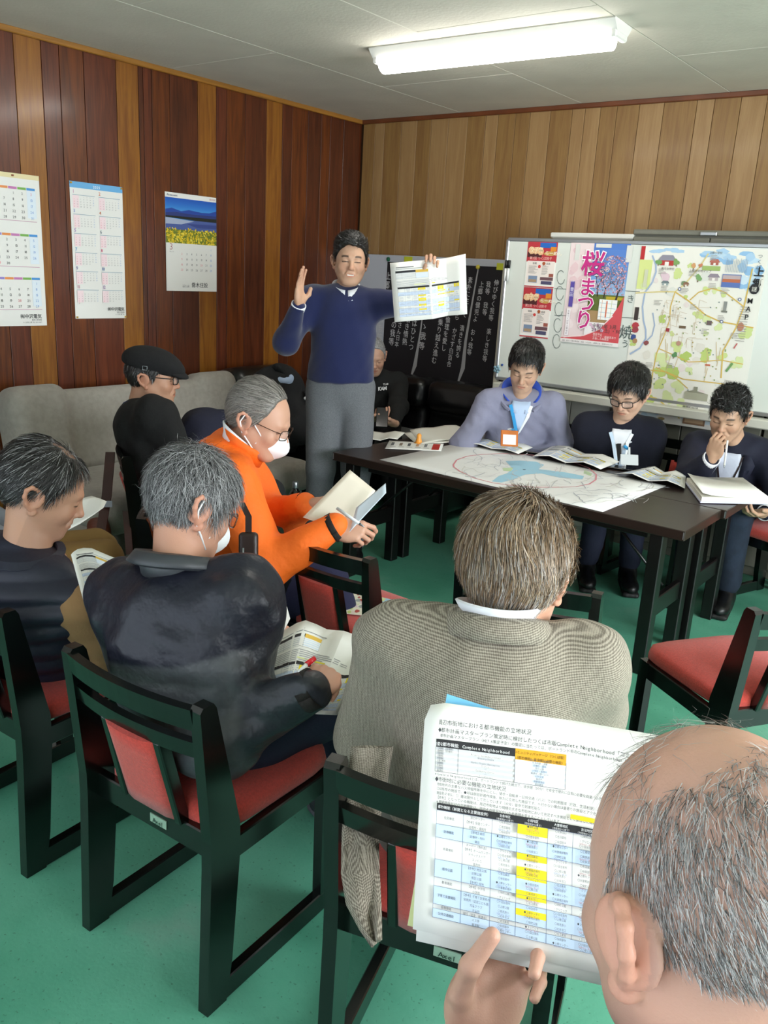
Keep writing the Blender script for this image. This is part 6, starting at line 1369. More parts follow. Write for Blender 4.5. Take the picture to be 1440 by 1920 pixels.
p.hair(reg4, lambda X, Y, Z: .009+.006*np.clip(-Y/.08, 0, 1), fall(0, .02, .11), 6000, .0085, 5, .0016, col_black(.012, .10, (.40, .40, .40)), capcol=(.022, .021, .020), lift=.10, jitter=.18, seed=61, rough=.0016, offs=.0008)
p.hair(lambda X, Y, Z: zlow_default(Y, .05)-Z, lambda X, Y, Z: .004+0*Z, fall(0, .02, .11), 500, .009, 5, .0009, col_black(.02, .3), cap=False, lift=.15, jitter=.3, seed=62, name='thin_hair', keep=lambda P: ((P[:, 2] > .09) & (P[:, 1] > -.05)).astype(float))
vo = p.torso_ops(.026, hem=.05, arms=False, sag=.016); zz0 = p.pel
def quilt(X, Y, Z): return (-.010*np.abs(np.sin((Z-.02)*math.pi/.058))).astype(np.float32)+0*X+0*Y
w4 = waves(63, 40, .002)
V, F = field_mesh(vo, .007, disp=lambda X, Y, Z: quilt(X, Y, Z)*(1/(1+np.exp((Z-.92)*60)))+w4(X, Y, Z)); np_mesh('vest', V, F, VEST, p.root)
sl = []
for q in (-1, 1):
    w = p.wr[q]; e = p.el[q]; sl += [(Cone(p.sh[q]+p.rt*q*.028, e+p.rt*q*.015, .074, .066), 'u', .02), (Cone(e, w, .066, .046), 'u', .02)]
p.garment('shirt_sleeves', sl[:2], .007, TAN, seed=64, amp=.006, fr=36); p.garment('shirt_sleeves', sl[2:], .007, TAN, seed=65, amp=.006, fr=36)
p.collar(VEST, r=.085, rf=.088, h0=.055, h1=.045, gap=.25, drop=.045, base_up=.010, flare=.012, th=.022)
p.garment('trousers', p.leg_ops(.020), .014, cloth('dark_slacks', '1c1e26'), seed=66)
for q in (-1, 1): p.shoe(q, p.f, SHOE_BLACK)
# ================================================================ man in the windbreaker
S = 1.97; hc = Dp(362, 948, S); hv = heading(.02); neck = Dp(333, 1085, S-.05)
p = P3p = Person('grey-haired man in a two-tone dark windbreaker and mask, seen from behind', A(-1.40, 1.225, .50), head_of(dirv(.36, .93, 0)), neck, hc, dirv(.70, .55, -.42), dirv(.28, .36, 1), .99, sp=dict(brow=False, ear=1.15, neck=1.05), skin=(.55, .29, .20), shw=.148, slouch=.05)
p.wr = {}; wR = Dp(588, 1290, 1.80)
p.arm(1, wR, vec(.25, -.5, -1), .30, .26); p.arm(-1, p.pel+hv*.24+A(-.16, 0, .12), vec(-1, -.3, -.7))
for q in (-1, 1): p.leg(q, A(p.pel[0], p.pel[1], .09)+heading(-.25)*.46+A(q*.13, 0, 0), UP+hv*.9)
p.sp['scalp'] = lambda V, C: C*(1-.25*(np.clip((V[:, 2]-.03)/.03, 0, 1))[:, None])
penhand = dict(side=-1, curl=[(.55, .8, .5), (.8, .9, .5), (.9, 1.0, .6), (1.0, 1.0, .6)], spread=.04, thumb=[A(-.03, .035, -.02), A(-.036, .064, -.032), A(-.024, .088, -.036)])
p.body(.0030, {1: (dirv(.25, .90, .0), dirv(.1, -.15, 1), penhand), -1: (heading(-.3), UP, dict(side=1, **hold))}, .0032)
reg3 = lambda X, Y, Z: zlow_default(Y, .0, -.072)+.004*np.sin(X*140)+.003*np.sin(X*310+2)-Z
p.hair(reg3, lambda X, Y, Z: .009+.009*np.clip((Z+.0)/.1, 0, 1), fall(0, -.045, .105), 8500, .0090, 6, .0013, col_grey(.58, (.010, .010, .012), (.55, .55, .56)), capcol=(.022, .022, .024), lift=.13, jitter=.32, seed=71, rough=.0035, offs=.0008, freq=200, curl=.25)
p.mask()
p.glasses(mat('specs_amber', '6a3414', rough=.3), rim=.0020, z=-.002, y=.104)
def wind_cols(V):
    L = (V-p.pel) @ p.T; t = L[:, 2]/p.L; back = L[:, 1]; d = np.where(t > .70+.10*np.abs(L[:, 0])/.2*0, 1.0, 0.0)
    arm = np.clip((np.abs(L[:, 0])-.19)/.02, 0, 1)[:, None]; y_ = np.clip((t-.70)/.02, 0, 1)[:, None]; c = np.array(lin('46494d'))*(1-arm)+np.array(lin('262930'))*arm; return c*(1-y_)+np.array(lin('1b1d29'))*y_
WIND = mat('windbreaker', (.1, .1, .1), rough=.42, attr='Col', bump=.7, bscale=11, spec=.4, bdist=.02)
p.garment('windbreaker', p.torso_ops(.030, hem=.03, cuff=.02, sleeve=.020, sag=.026), .0068, WIND, seed=73, amp=.008, fr=38, stretch=(1, 1, .8), colf=wind_cols)
p.collar(mat('collar_grey', '383b40', rough=.45, bump=.3, bscale=30), r=.078, rf=.10, h0=.062, h1=.05, gap=.30, drop=.05, base_up=.018, flare=.020, th=.010, axis=unit(p.up+UP*.4+vec(.15, .1, 0)), fold=.02)
p.cuff(1, .044, .03, cloth('dark_trim', '1a1512'), back=.012)
p.garment('jeans', p.leg_ops(.022), .014, cloth('navy_jeans', '151d33'), seed=74, amp=.004)
for q in (-1, 1): p.shoe(q, heading(-.25), mat('shoe_sport', '1a1c22', rough=.6), sole='55565c')
# ================================================================ man in the tweed jacket
def tweed():
    m = mat('tweed', (.3, .28, .24), rough=.95, bump=.2, bscale=500); nt = m.node_tree; N = nt.nodes; L = nt.links; b = N['Principled BSDF']
    at = N.new('ShaderNodeAttribute'); at.attribute_name = 'Col'; sp_ = N.new('ShaderNodeSeparateColor'); L.new(at.outputs['Color'], sp_.inputs[0])
    def w(out, f):
        mu = N.new('ShaderNodeMath'); mu.operation = 'MULTIPLY'; mu.inputs[1].default_value = f; L.new(out, mu.inputs[0]); s_ = N.new('ShaderNodeMath'); s_.operation = 'SINE'; L.new(mu.outputs[0], s_.inputs[0]); return s_
    a_, b_ = w(sp_.outputs[0], 2100), w(sp_.outputs[2], 1800)
    mu = N.new('ShaderNodeMath'); mu.operation = 'MULTIPLY_ADD'; mu.inputs[1].default_value = .35; mu.inputs[2].default_value = .0; L.new(a_.outputs[0], mu.inputs[0])
    ad = N.new('ShaderNodeMath'); ad.operation = 'MULTIPLY_ADD'; ad.inputs[1].default_value = .35; L.new(b_.outputs[0], ad.inputs[0]); L.new(mu.outputs[0], ad.inputs[2])
    tc = N.new('ShaderNodeTexCoord'); n = N.new('ShaderNodeTexNoise'); n.inputs['Scale'].default_value = 260; n.inputs['Detail'].default_value = 3; L.new(tc.outputs['Object'], n.inputs['Vector'])
    a2 = N.new('ShaderNodeMath'); a2.operation = 'ADD'; L.new(ad.outputs[0], a2.inputs[0]); L.new(n.outputs['Fac'], a2.inputs[1])
    r = N.new('ShaderNodeValToRGB'); r.color_ramp.elements[0].position = .12; r.color_ramp.elements[0].color = (*lin('5e564b'), 1); r.color_ramp.elements[1].position = .95; r.color_ramp.elements[1].color = (*lin('a59d8e'), 1)
    L.new(a2.outputs[0], r.inputs['Fac']); L.new(r.outputs['Color'], b.inputs['Base Color']); return m
TWEED = tweed()
S = 1.58; hc = Dp(970, 1078, S); hv = dirv(.10, 1, 0); neck = Dp(928, 1180, S-.04)
p = P2p = Person('man in a checked grey tweed jacket with swept brown-grey hair, seen from behind', A(-.735, 1.32, .50), head_of(hv), neck, hc, dirv(.32, .85, -.38), dirv(.06, .40, 1), .99, sp=dict(brow=False, ear=1.1, neck=1.08), skin=(.56, .31, .21), shw=.166, slouch=.05)
for q in (-1, 1): p.arm(q, p.pel+hv*.34+p.r*q*.14+A(0, 0, .18), p.r*q*.35-hv*.3+A(0, 0, -.9), .31, .28)
for q in (-1, 1): p.leg(q, A(p.pel[0], p.pel[1], .09)+hv*.46+p.r*q*.12, UP+hv*.9)
p.sp['scalp'] = lambda V, C: C*(1-.2*(np.clip((V[:, 2]-.03)/.03, 0, 1))[:, None])
p.body(.0030, {q: (hv, UP, dict(side=-q, **hold)) for q in (-1, 1)}, .0045)
def brown(P, g):
    c = np.where((g.random(len(P)) < .55)[:, None], A(.19, .115, .060), A(.38, .28, .19))*g.uniform(.30, 1.5, (len(P), 1)); low = np.clip((.005-P[:, 2])/.03, 0, 1)[:, None]; gr = A(.46, .43, .41)*g.uniform(.5, 1.2, (len(P), 1)); m = (g.random(len(P)) < .9*low[:, 0]+.12)[:, None]; return np.where(m, gr, c)
swept = lambda P: np.stack([P[:, 0]*1.2+.35*np.sin(P[:, 2]*38+P[:, 0]*14), -1+1.0*(P[:, 1] < -.07), -.30-1.0*(P[:, 1] < -.04)+.25*np.sin(P[:, 0]*30)], 1)
p.hair(lambda X, Y, Z: zlow_default(Y, .0, -.078)+.005*np.sin(X*60)-Z, lambda X, Y, Z: .016+.012*np.clip((Z+.02)/.12, 0, 1)+.006*np.clip(-Y/.1, 0, 1), swept, 9000, .0125, 6, .0020, brown, capcol=(.11, .072, .044), lift=.10, jitter=.14, seed=81, rough=.0025, offs=.0006, freq=110)
p.glasses(mat('specs_gold', '7a5a2a', rough=.3, metal=.7), rim=.0018, z=-.002, y=.104)
def uv_cols(V): L = (V-p.pel) @ p.T; return np.stack([L[:, 0]+1.0, np.zeros(len(V)), L[:, 2]+1.0], 1)
p.garment('tweed_jacket', p.torso_ops(.022, hem=.05, cuff=.02, sleeve=.010, sag=.022), .0068, TWEED, seed=83, amp=.006, fr=30, colf=uv_cols)
cl = p.collar(TWEED, r=.080, rf=.094, h0=.050, h1=.02, gap=.5, drop=.07, base_up=.014, flare=.012, th=.009, fold=.03, axis=unit(p.up+UP*.3))
n_ = len(cl.data.vertices); ca = cl.data.color_attributes.new('Col', 'FLOAT_COLOR', 'POINT'); vv = np.array([v.co for v in cl.data.vertices])+world_xy(p.root); ca.data.foreach_set('color', np.concatenate([uv_cols(vv), np.ones((n_, 1))], 1).astype(np.float32).ravel())
p.collar(WHITE_SHIRT, r=.064, rf=.07, h0=.055, h1=.03, gap=.3, drop=.04, base_up=.026, name='shirt_collar', axis=unit(p.up+UP*.3))
for q in (-1,):           # jacket skirt hanging beside the seat
    G = []
    for (yy, x0_, x1_, d_) in ((1400, 660, 735, 1.52), (1470, 652, 725, 1.54), (1530, 645, 712, 1.52), (1590, 642, 708, 1.49), (1640, 641, 712, 1.43), (1695, 652, 712, 1.41), (1740, 676, 712, 1.39), (1776, 698, 712, 1.37)):
        G.append([Dp(x0_+(x1_-x0_)*s_, yy-14*s_*(yy > 1700), d_+.010*math.sin(7*s_+yy*.02)) for s_ in np.linspace(0, 1, 7)])
    o_ = MB().grid(np.array(G), thick=.008).build('jacket_skirt', TWEED, p.root); vv = np.array([v.co for v in o_.data.vertices])+world_xy(p.root); ca = o_.data.color_attributes.new('Col', 'FLOAT_COLOR', 'POINT'); ca.data.foreach_set('color', np.concatenate([uv_cols(vv), np.ones((len(vv), 1))], 1).astype(np.float32).ravel())
p.garment('trousers', p.leg_ops(.020), .014, cloth('grey_slacks', '5a5750'), seed=84)
for q in (-1, 1): p.shoe(q, p.f, SHOE_BLACK)
# ================================================================ balding man in the near foreground
S = .63; hc = Dp(1328, 1685, S); hv = dirv(-.10, 1, 0); neck = hc+vec(.01, -.085, -.140)
p = P1p = Person('balding grey-haired man in the near foreground holding up a printed handout', A(neck[0], neck[1], .53)-hv*.06, head_of(hv), neck, hc, dirv(-.32, 1, -.42), dirv(-.10, .42, 1), 1.06, sp=dict(brow=False, ear=1.06, neck=1.1), skin=(.62, .35, .26), shw=.170, slouch=.05)
HW = Dp(878, 1930, 1.062)
p.arm(-1, HW, vec(-.6, -.1, -1), .32, .29); p.arm(1, p.pel+hv*.34+p.r*.14+A(0, 0, .25), p.r*.8+A(0, 0, -.7))
for q in (-1, 1): p.leg(q, A(p.pel[0], p.pel[1], .09)+hv*.46+p.r*q*.12, UP+hv*.9)
def scalp1(V, C):
    x, y, z = V[:, 0], V[:, 1], V[:, 2]; m = np.clip((np.sqrt((x/1.0)**2+((y-.02)/1.1)**2)-.062)/.035, 0, 1)*np.clip((z+.05)/.03, 0, 1)*(np.abs(x) < .079); return C*(1-.30*m[:, None])+A(.20, .18, .19)*(.26*m[:, None])
p.sp['scalp'] = scalp1
read_hand = dict(side=1, scale=1.0, curl=[(.35, .55, .35), (.40, .6, .4), (.45, .6, .4), (.5, .6, .4)], spread=.05, thumb=[A(.034, .034, .016), A(.040, .066, .030), A(.036, .098, .036)])
p.body(.0025, {-1: (dirv(.50, .42, .74), dirv(.0, .90, -.42), dict(side=1, curl=[(.05, .1, .1), (.1, .3, .2), (.7, 1.0, .6), (.8, 1.1, .6)], spread=.08, scale=1.12, thumb=[A(.034, .030, -.026), A(.047, .064, -.052), A(.046, .104, -.062)])), 1: (hv, UP, dict(side=-1, **hold))}, .0030)
reg1 = lambda X, Y, Z: np.maximum(zlow_default(Y, .02, -.068)-Z, (Y+.058)-1.15*np.maximum(0, np.abs(X)-.040)-.35*np.clip(.10-Z, 0, .12))
whorl = lambda P: np.cross(np.tile(A(0, -.55, .83), (len(P), 1)), P-A(.015, -.055, .09))*6+(P-A(.015, -.055, .09))*9+A(0, 0, -.2)
g1 = col_grey(.40, (.03, .03, .03), (.66, .64, .64))
p.hair(reg1, lambda X, Y, Z: .0012+0*Z, whorl, 9500, .0028, 4, .0006, g1, cap=False, lift=.16, jitter=.25, seed=91, offs=.0002, h=.003, keep=lambda P: np.clip((.004-reg1(P[:, 0], P[:, 1], P[:, 2]))/.045, 0, 1)**.8)
p.hair(lambda X, Y, Z: zlow_default(Y, .0)-Z, lambda X, Y, Z: .0010+0*Z, whorl, 420, .006, 5, .0005, col_grey(.3, (.05, .045, .04), (.6, .58, .56)), cap=False, lift=.12, jitter=.6, seed=92, offs=.0002, h=.003, name='thin_hair', curl=.4, keep=lambda P: ((P[:, 2] > .07) & (P[:, 1] > -.03)).astype(float))
p.garment('sweater', p.torso_ops(.024, cuff=-.05, sleeve=.010, sag=.02), .009, NAVY_KNIT, seed=93, amp=.004)
p.collar(cloth('lavender_rib', '8a90c0', rough=.9, bump=.5, bscale=300), r=.070, rf=.076, h0=.045, h1=.04, gap=.01, drop=.03, base_up=.0, th=.010, flare=.006)
p.garment('trousers', p.leg_ops(.020), .014, cloth('dark_slacks', '1c1e26'), seed=94)
for q in (-1, 1): p.shoe(q, p.f, SHOE_BLACK)
# ================================================================ printed sheets
class Surf:
    """piecewise bilinear sheet through a grid of control points; rows run from the far/top edge down, columns left to right as read"""
    def __init__(s, rows, W=.42, H=.297, us=None, vs=None, smooth=0):
        s.C = np.array([[np.asarray(q, float) for q in r] for r in rows]); s.W, s.H = W, H
        s.us = np.linspace(0, 1, s.C.shape[1]) if us is None else np.asarray(us, float); s.vs = np.linspace(0, 1, s.C.shape[0]) if vs is None else np.asarray(vs, float)
        for _ in range(smooth): s.refine()
    def refine(s):
        for ax in (0, 1):
            C = s.C; t = s.vs if ax == 0 else s.us
            if C.shape[ax] < 3: continue
            C = np.moveaxis(C, ax, 0); out = []; tt = []
            for i in range(len(C)-1):
                a = C[max(i-1, 0)]; b = C[i]; c = C[i+1]; d = C[min(i+2, len(C)-1)]; out += [b, (9*(b+c)-a-d)/16]; tt += [t[i], (t[i]+t[i+1])/2]
            out.append(C[-1]); tt.append(t[-1]); s.C = np.moveaxis(np.array(out), 0, ax)
            if ax == 0: s.vs = np.array(tt)
            else: s.us = np.array(tt)
    def pos(s, u, v):
        i = np.clip(np.searchsorted(s.us, u, 'right')-1, 0, len(s.us)-2); j = np.clip(np.searchsorted(s.vs, v, 'right')-1, 0, len(s.vs)-2)
        a = ((u-s.us[i])/(s.us[i+1]-s.us[i]))[:, None]; b = ((v-s.vs[j])/(s.vs[j+1]-s.vs[j]))[:, None]
        return (s.C[j, i]*(1-a)+s.C[j, i+1]*a)*(1-b)+(s.C[j+1, i]*(1-a)+s.C[j+1, i+1]*a)*b
    def map(s, P):
        u = np.clip(P[:, 0]/s.W, 0, 1); v = np.clip(1-P[:, 1]/s.H, 0, 1); e = 1e-3
        p = s.pos(u, v); du = s.pos(np.minimum(u+e, 1), v)-s.pos(np.maximum(u-e, 0), v); dv = s.pos(u, np.maximum(v-e, 0))-s.pos(u, np.minimum(v+e, 1))
        n = np.cross(du, dv); n /= np.linalg.norm(n, axis=1)[:, None]+1e-12; return p, n
    def mesh(s, thick=.0006, nu=9, nv=9):
        U = np.unique(np.concatenate([np.linspace(0, 1, nu), s.us])); V = np.unique(np.concatenate([np.linspace(0, 1, nv), s.vs])); G = np.array([s.pos(np.full(len(V), u), V) for u in U]); return MB().grid(G[:, ::-1], thick=thick, smooth=True)
def sheet(surf, label, name='handout', cat='handout', group='printed handouts', m=None, pr=None, parent=None, thick=.0006, off=.0007):
    o = surf.mesh(thick).build(name, m or PAPER, parent)
    if parent is None: tag(o, label, cat, group)
    if pr is not None: pr.build('print', o, surf.map, off=off, lift=.00012)
    return o
ROWS = [('w', '住民機能', 3), ('b', '医療機能', 3), ('w', '商業機能', 5), ('b', '都市公園', 4), ('w', '教育機能', 2), ('b', '子育て支援機能', 4), ('w', '金融機能', 1), ('b', '公共交通機能', 2)]
SUB = ['窓口センター', '【参考】保健センター', '出張所・連絡所', '【参考】病院', '診療所・内科', '薬局', 'スーパー（食料品）', '【参考】ホームセンター', 'ドラッグストア', 'コンビニ', '直売所', '【参考】地区公園', '近隣公園', '街区公園', '【参考】緑地', '【参考】中学校', '小学校', '【参考】子育て支援拠点', '保育所・認定こども園', '児童クラブ', '児童館', '銀行（信金・郵便局）', 'バス停', '鉄道駅']
CELL = ['〇北条窓口', '〇小田出張所', '〇大曽根診療所', '〇吉沼薬局', '〇上郷公園', '〇栄町公園', '〇谷田部中', '〇高見原小', '・クリニック', '●上郷センター']
def handout_print(detail=1, W=.42, H=.297):
    p = Print(); g = random.Random(12); F = lambda f: H*(1-f); st = .02
    x0, x1 = .062*W, .495*W
    if detail: p.text(.03, F(.085), .0072, '周辺市街地における都市機能の立地状況', '3a3a3e'); p.text(.029, F(.118), .0066, '◆都市計画マスタープラン策定時に検討したつくば市版Complete Neighborhood「コミュニティパッケージ」', '3a3a3e'); p.text(.034, F(.140), .0050, '都市計画マスタープラン（H27.6策定予定）の策定に当たっては、ポートランド市のComplete Neighborhood（※）の考え方をもとに、周辺市街地として整えるべき機能（コミュニティパッケージ）', '4a4a4e')
    else: p.rect(.03, F(.10), .13, F(.085), '77777a'); p.rect(.03, F(.125), .22, F(.115), '99999c', st)
    p.rect(x0, F(.185), .33*W, F(.150), '232326', st); p.rect(.33*W, F(.200), x1, F(.150), 'e0a520' if detail else 'dfb64a', st)
    nr = 10; ya, yb = .185, .292
    for r in range(nr):
        a, b = ya+(yb-ya)*r/nr, ya+(yb-ya)*(r+1)/nr
        if r % 2 == 0: p.rect(x0, F(b), .33*W, F(a), 'c9cbce', st)
        if r > 0: p.rect(.33*W, F(b), x1, F(a), ['d3e0f0', 'eceef0'][r % 2], st)
    p.layer()
    for xx in (x0, .145*W, .33*W, x1): p.line([(xx, F(ya)), (xx, F(yb))], .0005, '55565a', st)
    p.line([(x0, F(yb)), (x1, F(yb))], .0005, '55565a', st)
    if detail:
        p.text(.10*W, F(.178), .0055, '必要な都市機能', 'f0f0f0', align='c'); p.text(.235*W, F(.178), .0055, 'Complete Neighborhood', 'f0f0f0', align='c'); p.text(.41*W, F(.170), .0042, 'コミュニティパッケージ（つくば版）', '5a4410', align='c'); p.text(.41*W, F(.192), .0042, '（都市機能：徒歩圏に必要な機能）', '5a4410', align='c')
        lab = ['行政機能（出張所）', '医療機能（診療所）', '商業機能', '公園機能', '教育機能', '子育て機能', '金融機能', '交通機能', '文化機能', '福祉機能']
        for r in range(nr):
            yy = F(ya+(yb-ya)*(r+.82)/nr); p.text(x0+.003, yy, .0030, lab[r], '55565a'); p.text(.235*W, yy, .0030, ['―', 'Primary, Secondary School', 'Grocery Store', '―', 'Parks, Trails, Recreation', 'Transit', '―', 'Community Center', '―', 'IT・Internet'][r], '6a6b70', align='c'); p.text(.41*W, yy, .0030, ['窓口センター出張所', '生活利便・店舗', '診療所・薬局', '街区公園', '小学校・保育所', '郵便局・銀行ATM', '公共交通', '集会所', '高齢者施設', '通信基盤'][r], '55606a', align='c')
        p.text(.026, F(.308), .0042, '※Complete Neighborhoodとは、ポートランドで掲げた概念で、徒歩圏（20分）で安全で便利に日常に必要な商業（小売）、医療、公園、教育サービス、公共交通にアクセスできる', '4a4a4e')
        for k, (t_, sz) in enumerate((('◆市街地に必要な機能の立地状況', .0068), ('　市街地内の主要なバス停留所等を中心とし、徒歩・自転車・公共交通（バス）での利用圏域（行政、生活利便）、医療機関（診療機関）、公園（都市計画施設）について', .0044), ('　〇は既存の施設で、●印は前回計画作成後、新たに立地した施設です。へ行かない場合は最寄りの施設とアクセス可否を示し', .0044), ('　施設名の前に（）書は圏外として示しています（10分：徒歩で到達可能な）', .0044), ('　【参考】となっている機能は、周辺市街地より規模の大きな市街地において充足すべき機能として整理した機能であり、参考として記載しています。', .0044), ('　※要望施設だけの立地機能は、市内その状況がないため表現を変えることとしています。', .0044))): p.text(.026, F(.333+.0185*k), sz, t_, '3f3f44')
        p.rect(.515*W, F(.402), .60*W, F(.384), 'f2d21c'); p.text(.61*W, F(.400), .0045, '：立地状況の変化', '4a4a4e')
    else:
        for k in range(7): p.rect(.028, F(.325+.018*k), .03+g.uniform(.18, .34), F(.318+.018*k), 'a9a9ac', st)
        p.rect(.30*W, F(.452-.05), .45*W, F(.44-.05), 'dfe3a0', st); p.rect(.50*W, F(.40), .58*W, F(.385), 'e8d84a', st)
    tx0, tx1 = .075*W, .905*W; ty0, ty1 = .425, .925; cx = [0, .112, .225, .325, .445, .545, .645, .745, .845, .92, 1.0]; X = lambda i: tx0+(tx1-tx0)*cx[i]
    p.rect(tx0, F(ty0+.030), tx1, F(ty0), '1f1f22', st); tot = sum(r[2] for r in ROWS); y = ty0+.030; hrow = (ty1-ty0-.030)/tot; k = 0
    bands = []
    for c, nm, n in ROWS:
        if c == 'b': p.rect(tx0, F(y+hrow*n), tx1, F(y), 'c3d7ee' if detail else 'c9d6ea', st)
        bands.append((y, n, nm)); y += hrow*n
    p.layer()
    yel = {(3, 0): 2, (3, 6): 1.4, (3, 9): 1.6, (3, 10): 1.6, (3, 14): 1.3, (3, 15): .8, (3, 18): 1.4, (6, 0): 2, (6, 2): 1.5, (6, 4): .9, (7, 4): .9, (9, 0): 2, (9, 1): 2, (6, 7): .9, (7, 7): .9, (8, 6.6): .9, (6, 14): 1, (6, 16): 2, (9, 14): .9}
    for (c, r), n in yel.items(): p.rect(X(c), F(ty0+.030+hrow*(r+n)), X(c+1), F(ty0+.030+hrow*r), 'f2dc1a', st)
    p.layer(); lc = '5a6a8a'
    for i in range(11): p.line([(X(i), F(ty0+.03)), (X(i), F(ty1))], .0005, lc, st)
    for yy, n, nm in bands: p.line([(tx0, F(yy)), (tx1, F(yy))], .0004, lc, st)
    p.line([(tx0, F(ty1)), (tx1, F(ty1))], .0005, lc, st)
    if detail:
        p.text(X(1), F(ty0+.021), .0046, '都市機能（前提となる主要施設例）', 'f0f0f0', align='c')
        for i, t_ in enumerate(('北条地区', '小田地区', '大曽根地区', '吉沼地区', '上郷地区', '栗原地区', '谷田部', '高見原')): p.text((X(i+2)+X(i+3))/2, F(ty0+.015), .0038, t_, 'f0f0f0', align='c'); p.text((X(i+2)+X(i+3))/2, F(ty0+.028), .0030, '（市街地から車で）', 'd9d9d9', align='c')
        for yy, n, nm in bands: p.text((X(0)+X(1))/2, F(yy+hrow*n/2+.004), .0042, nm, '3f444c', align='c', squash=.85)
        for r in range(tot):
            yy = ty0+.03+hrow*(r+.72); p.text((X(1)+X(2))/2, F(yy), .0040, SUB[r], '44484f', align='c', squash=.85)
            for c in range(2, 8):
                t_ = CELL[(r*3+c*5) % 10]
                if c == 3 and (r % 3 == 0): t_ = '●'+t_[1:]
                p.text((X(c)+X(c+1))/2, F(yy-.004), .0036, t_, '44484f', align='c', squash=.85)
                if (r+c) % 3 == 0: p.text((X(c)+X(c+1))/2, F(yy+.006), .0026, '（徒歩10分／車5分）', 'b5707a' if c % 2 else '7a8ab5', align='c', squash=.85)
    else:
        for r in range(tot):
            for c in range(10):
                if g.random() < .7: w_ = (X(c+1)-X(c))*g.uniform(.3, .8); m_ = (X(c)+X(c+1))/2; p.rect(m_-w_/2, F(ty0+.03+hrow*(r+.62)), m_+w_/2, F(ty0+.03+hrow*(r+.38)), g.choice(['aab0bc', 'b8bcc6', '9aa4b8']))
    return p
def TZp(x, y, z): return Zp(x, y, z)
# --- the near handout and the papers under it
r_ = [[(808, 1322, 1.115), (835, 1318, 1.105), (1080, 1352, 1.10), (1370, 1402, 1.06)], [(796, 1350, 1.095), (832, 1352, 1.095), (1078, 1380, 1.09), (1370, 1432, 1.05)], [(784, 1545, 1.065), (826, 1552, 1.065), (1068, 1596, 1.06), (1370, 1655, 1.03)], [(774, 1742, 1.035), (818, 1752, 1.035), (1066, 1812, 1.035), (1370, 1885, 1.0)]]
HS = Surf([[Dp(*q) for q in r] for r in r_], us=[0, .095, .52, 1.0], vs=[0, .07, .53, 1.0])
sheet(HS, 'printed handout with yellow-marked tables held up in the near foreground', pr=handout_print(1), off=.0006)
def shift(rows, dx, dy, dd): return [[Dp(x+dx, y+dy, d+dd) for x, y, d in r] for r in rows]
sheet(Surf(shift(r_, 6, 22, .005), us=[0, .095, .52, 1], vs=[0, .07, .53, 1]), 'second sheet showing below the near printed handout')
br = [[Dp(838, 1301, 1.122), Dp(1120, 1392, 1.115)], [Dp(764, 1735, 1.048), Dp(1066, 1820, 1.048)]]
bS = Surf(br, W=.30, H=.42); bp = Print(); bp.rect(0, 0, .30, .42, 'dfe4a8').rect(0, .36, .30, .42, '6fb6dc').layer(); bp.rect(.19, .0, .30, .03, 'e8e4da').layer(); bp.rect(.24, .008, .285, .018, '9a7a52'); bp.text(.262, .009, .006, 'ごみマップ', 'f0eadc', align='c')
sheet(bS, 'blue and yellow-green brochure peeking out behind the near handout', name='brochure', cat='brochure', group=None, pr=bp)
# --- the speaker's sheet
S = 4.16
r_ = [[(731, 493), (805, 487), (836, 484), (873, 476)], [(740, 604), (812, 598), (840, 592), (876, 589)]]
dz = [[0, -.02, .02, -.03], [0, -.02, .02, -.03]]
sheet(Surf([[Dp(x, y, S+dz[i][j]) for j, (x, y) in enumerate(r)] for i, r in enumerate(r_)], us=[0, .52, .745, 1.0]), 'creased printed sheet held up by the standing man', pr=handout_print(0))
# --- windbreaker man's booklet and pen
zb = .655
r_ = [[Zp(505, 1196, zb), Zp(540, 1178, zb+.02), Zp(573, 1163, zb+.03), Zp(613, 1180, zb), Zp(645, 1183, zb+.02), Zp(673, 1195, zb), Zp(692, 1209, zb-.02)], [Zp(500, 1270, zb-.02), Zp(525, 1262, zb), Zp(552, 1255, zb+.01), Zp(582, 1262, zb-.01), Zp(610, 1270, zb), Zp(635, 1282, zb-.01), Zp(662, 1275, zb-.03)], [Zp(495, 1335, zb-.04), Zp(515, 1335, zb-.02), Zp(535, 1335, zb-.02), Zp(560, 1335, zb-.03), Zp(585, 1338, zb-.02), Zp(608, 1340, zb-.03), Zp(632, 1341, zb-.05)]]
BK = Surf(r_, us=[0, .15, .3, .5, .62, .74, 1.0], smooth=1)
bk_ = sheet(BK, 'handout open on the lap of the man in the windbreaker', pr=handout_print(0))
G = []
for a in np.linspace(0, 1, 9):
    t = a*2.6; top = Dp(462+83*math.sin(min(t, 1.57)) if t < 1.57 else 462+83*math.sin(t)+0, 1128+30*(1-math.cos(t)), 1.93); bot = Dp(470+64*math.sin(t), 1150+34*(1-math.cos(t))+10, 1.90); G.append([top, bot])
G = [[Dp(456, 1128, 1.95), Dp(452, 1160, 1.90)], [Dp(480, 1108, 1.96), Dp(470, 1165, 1.89)], [Dp(500, 1107, 1.97), Dp(490, 1172, 1.89)], [Dp(522, 1118, 1.97), Dp(508, 1180, 1.89)], [Dp(538, 1138, 1.96), Dp(520, 1186, 1.90)], [Dp(544, 1160, 1.95), Dp(530, 1187, 1.91)]]
MB().grid(np.array(G), thick=.0008).build('turned_page', PAPER, bk_)
pen = thing('pen', Dp(590, 1260, 1.80), 'red-capped pen in the hand of the man in the windbreaker', 'pen', 'pens')
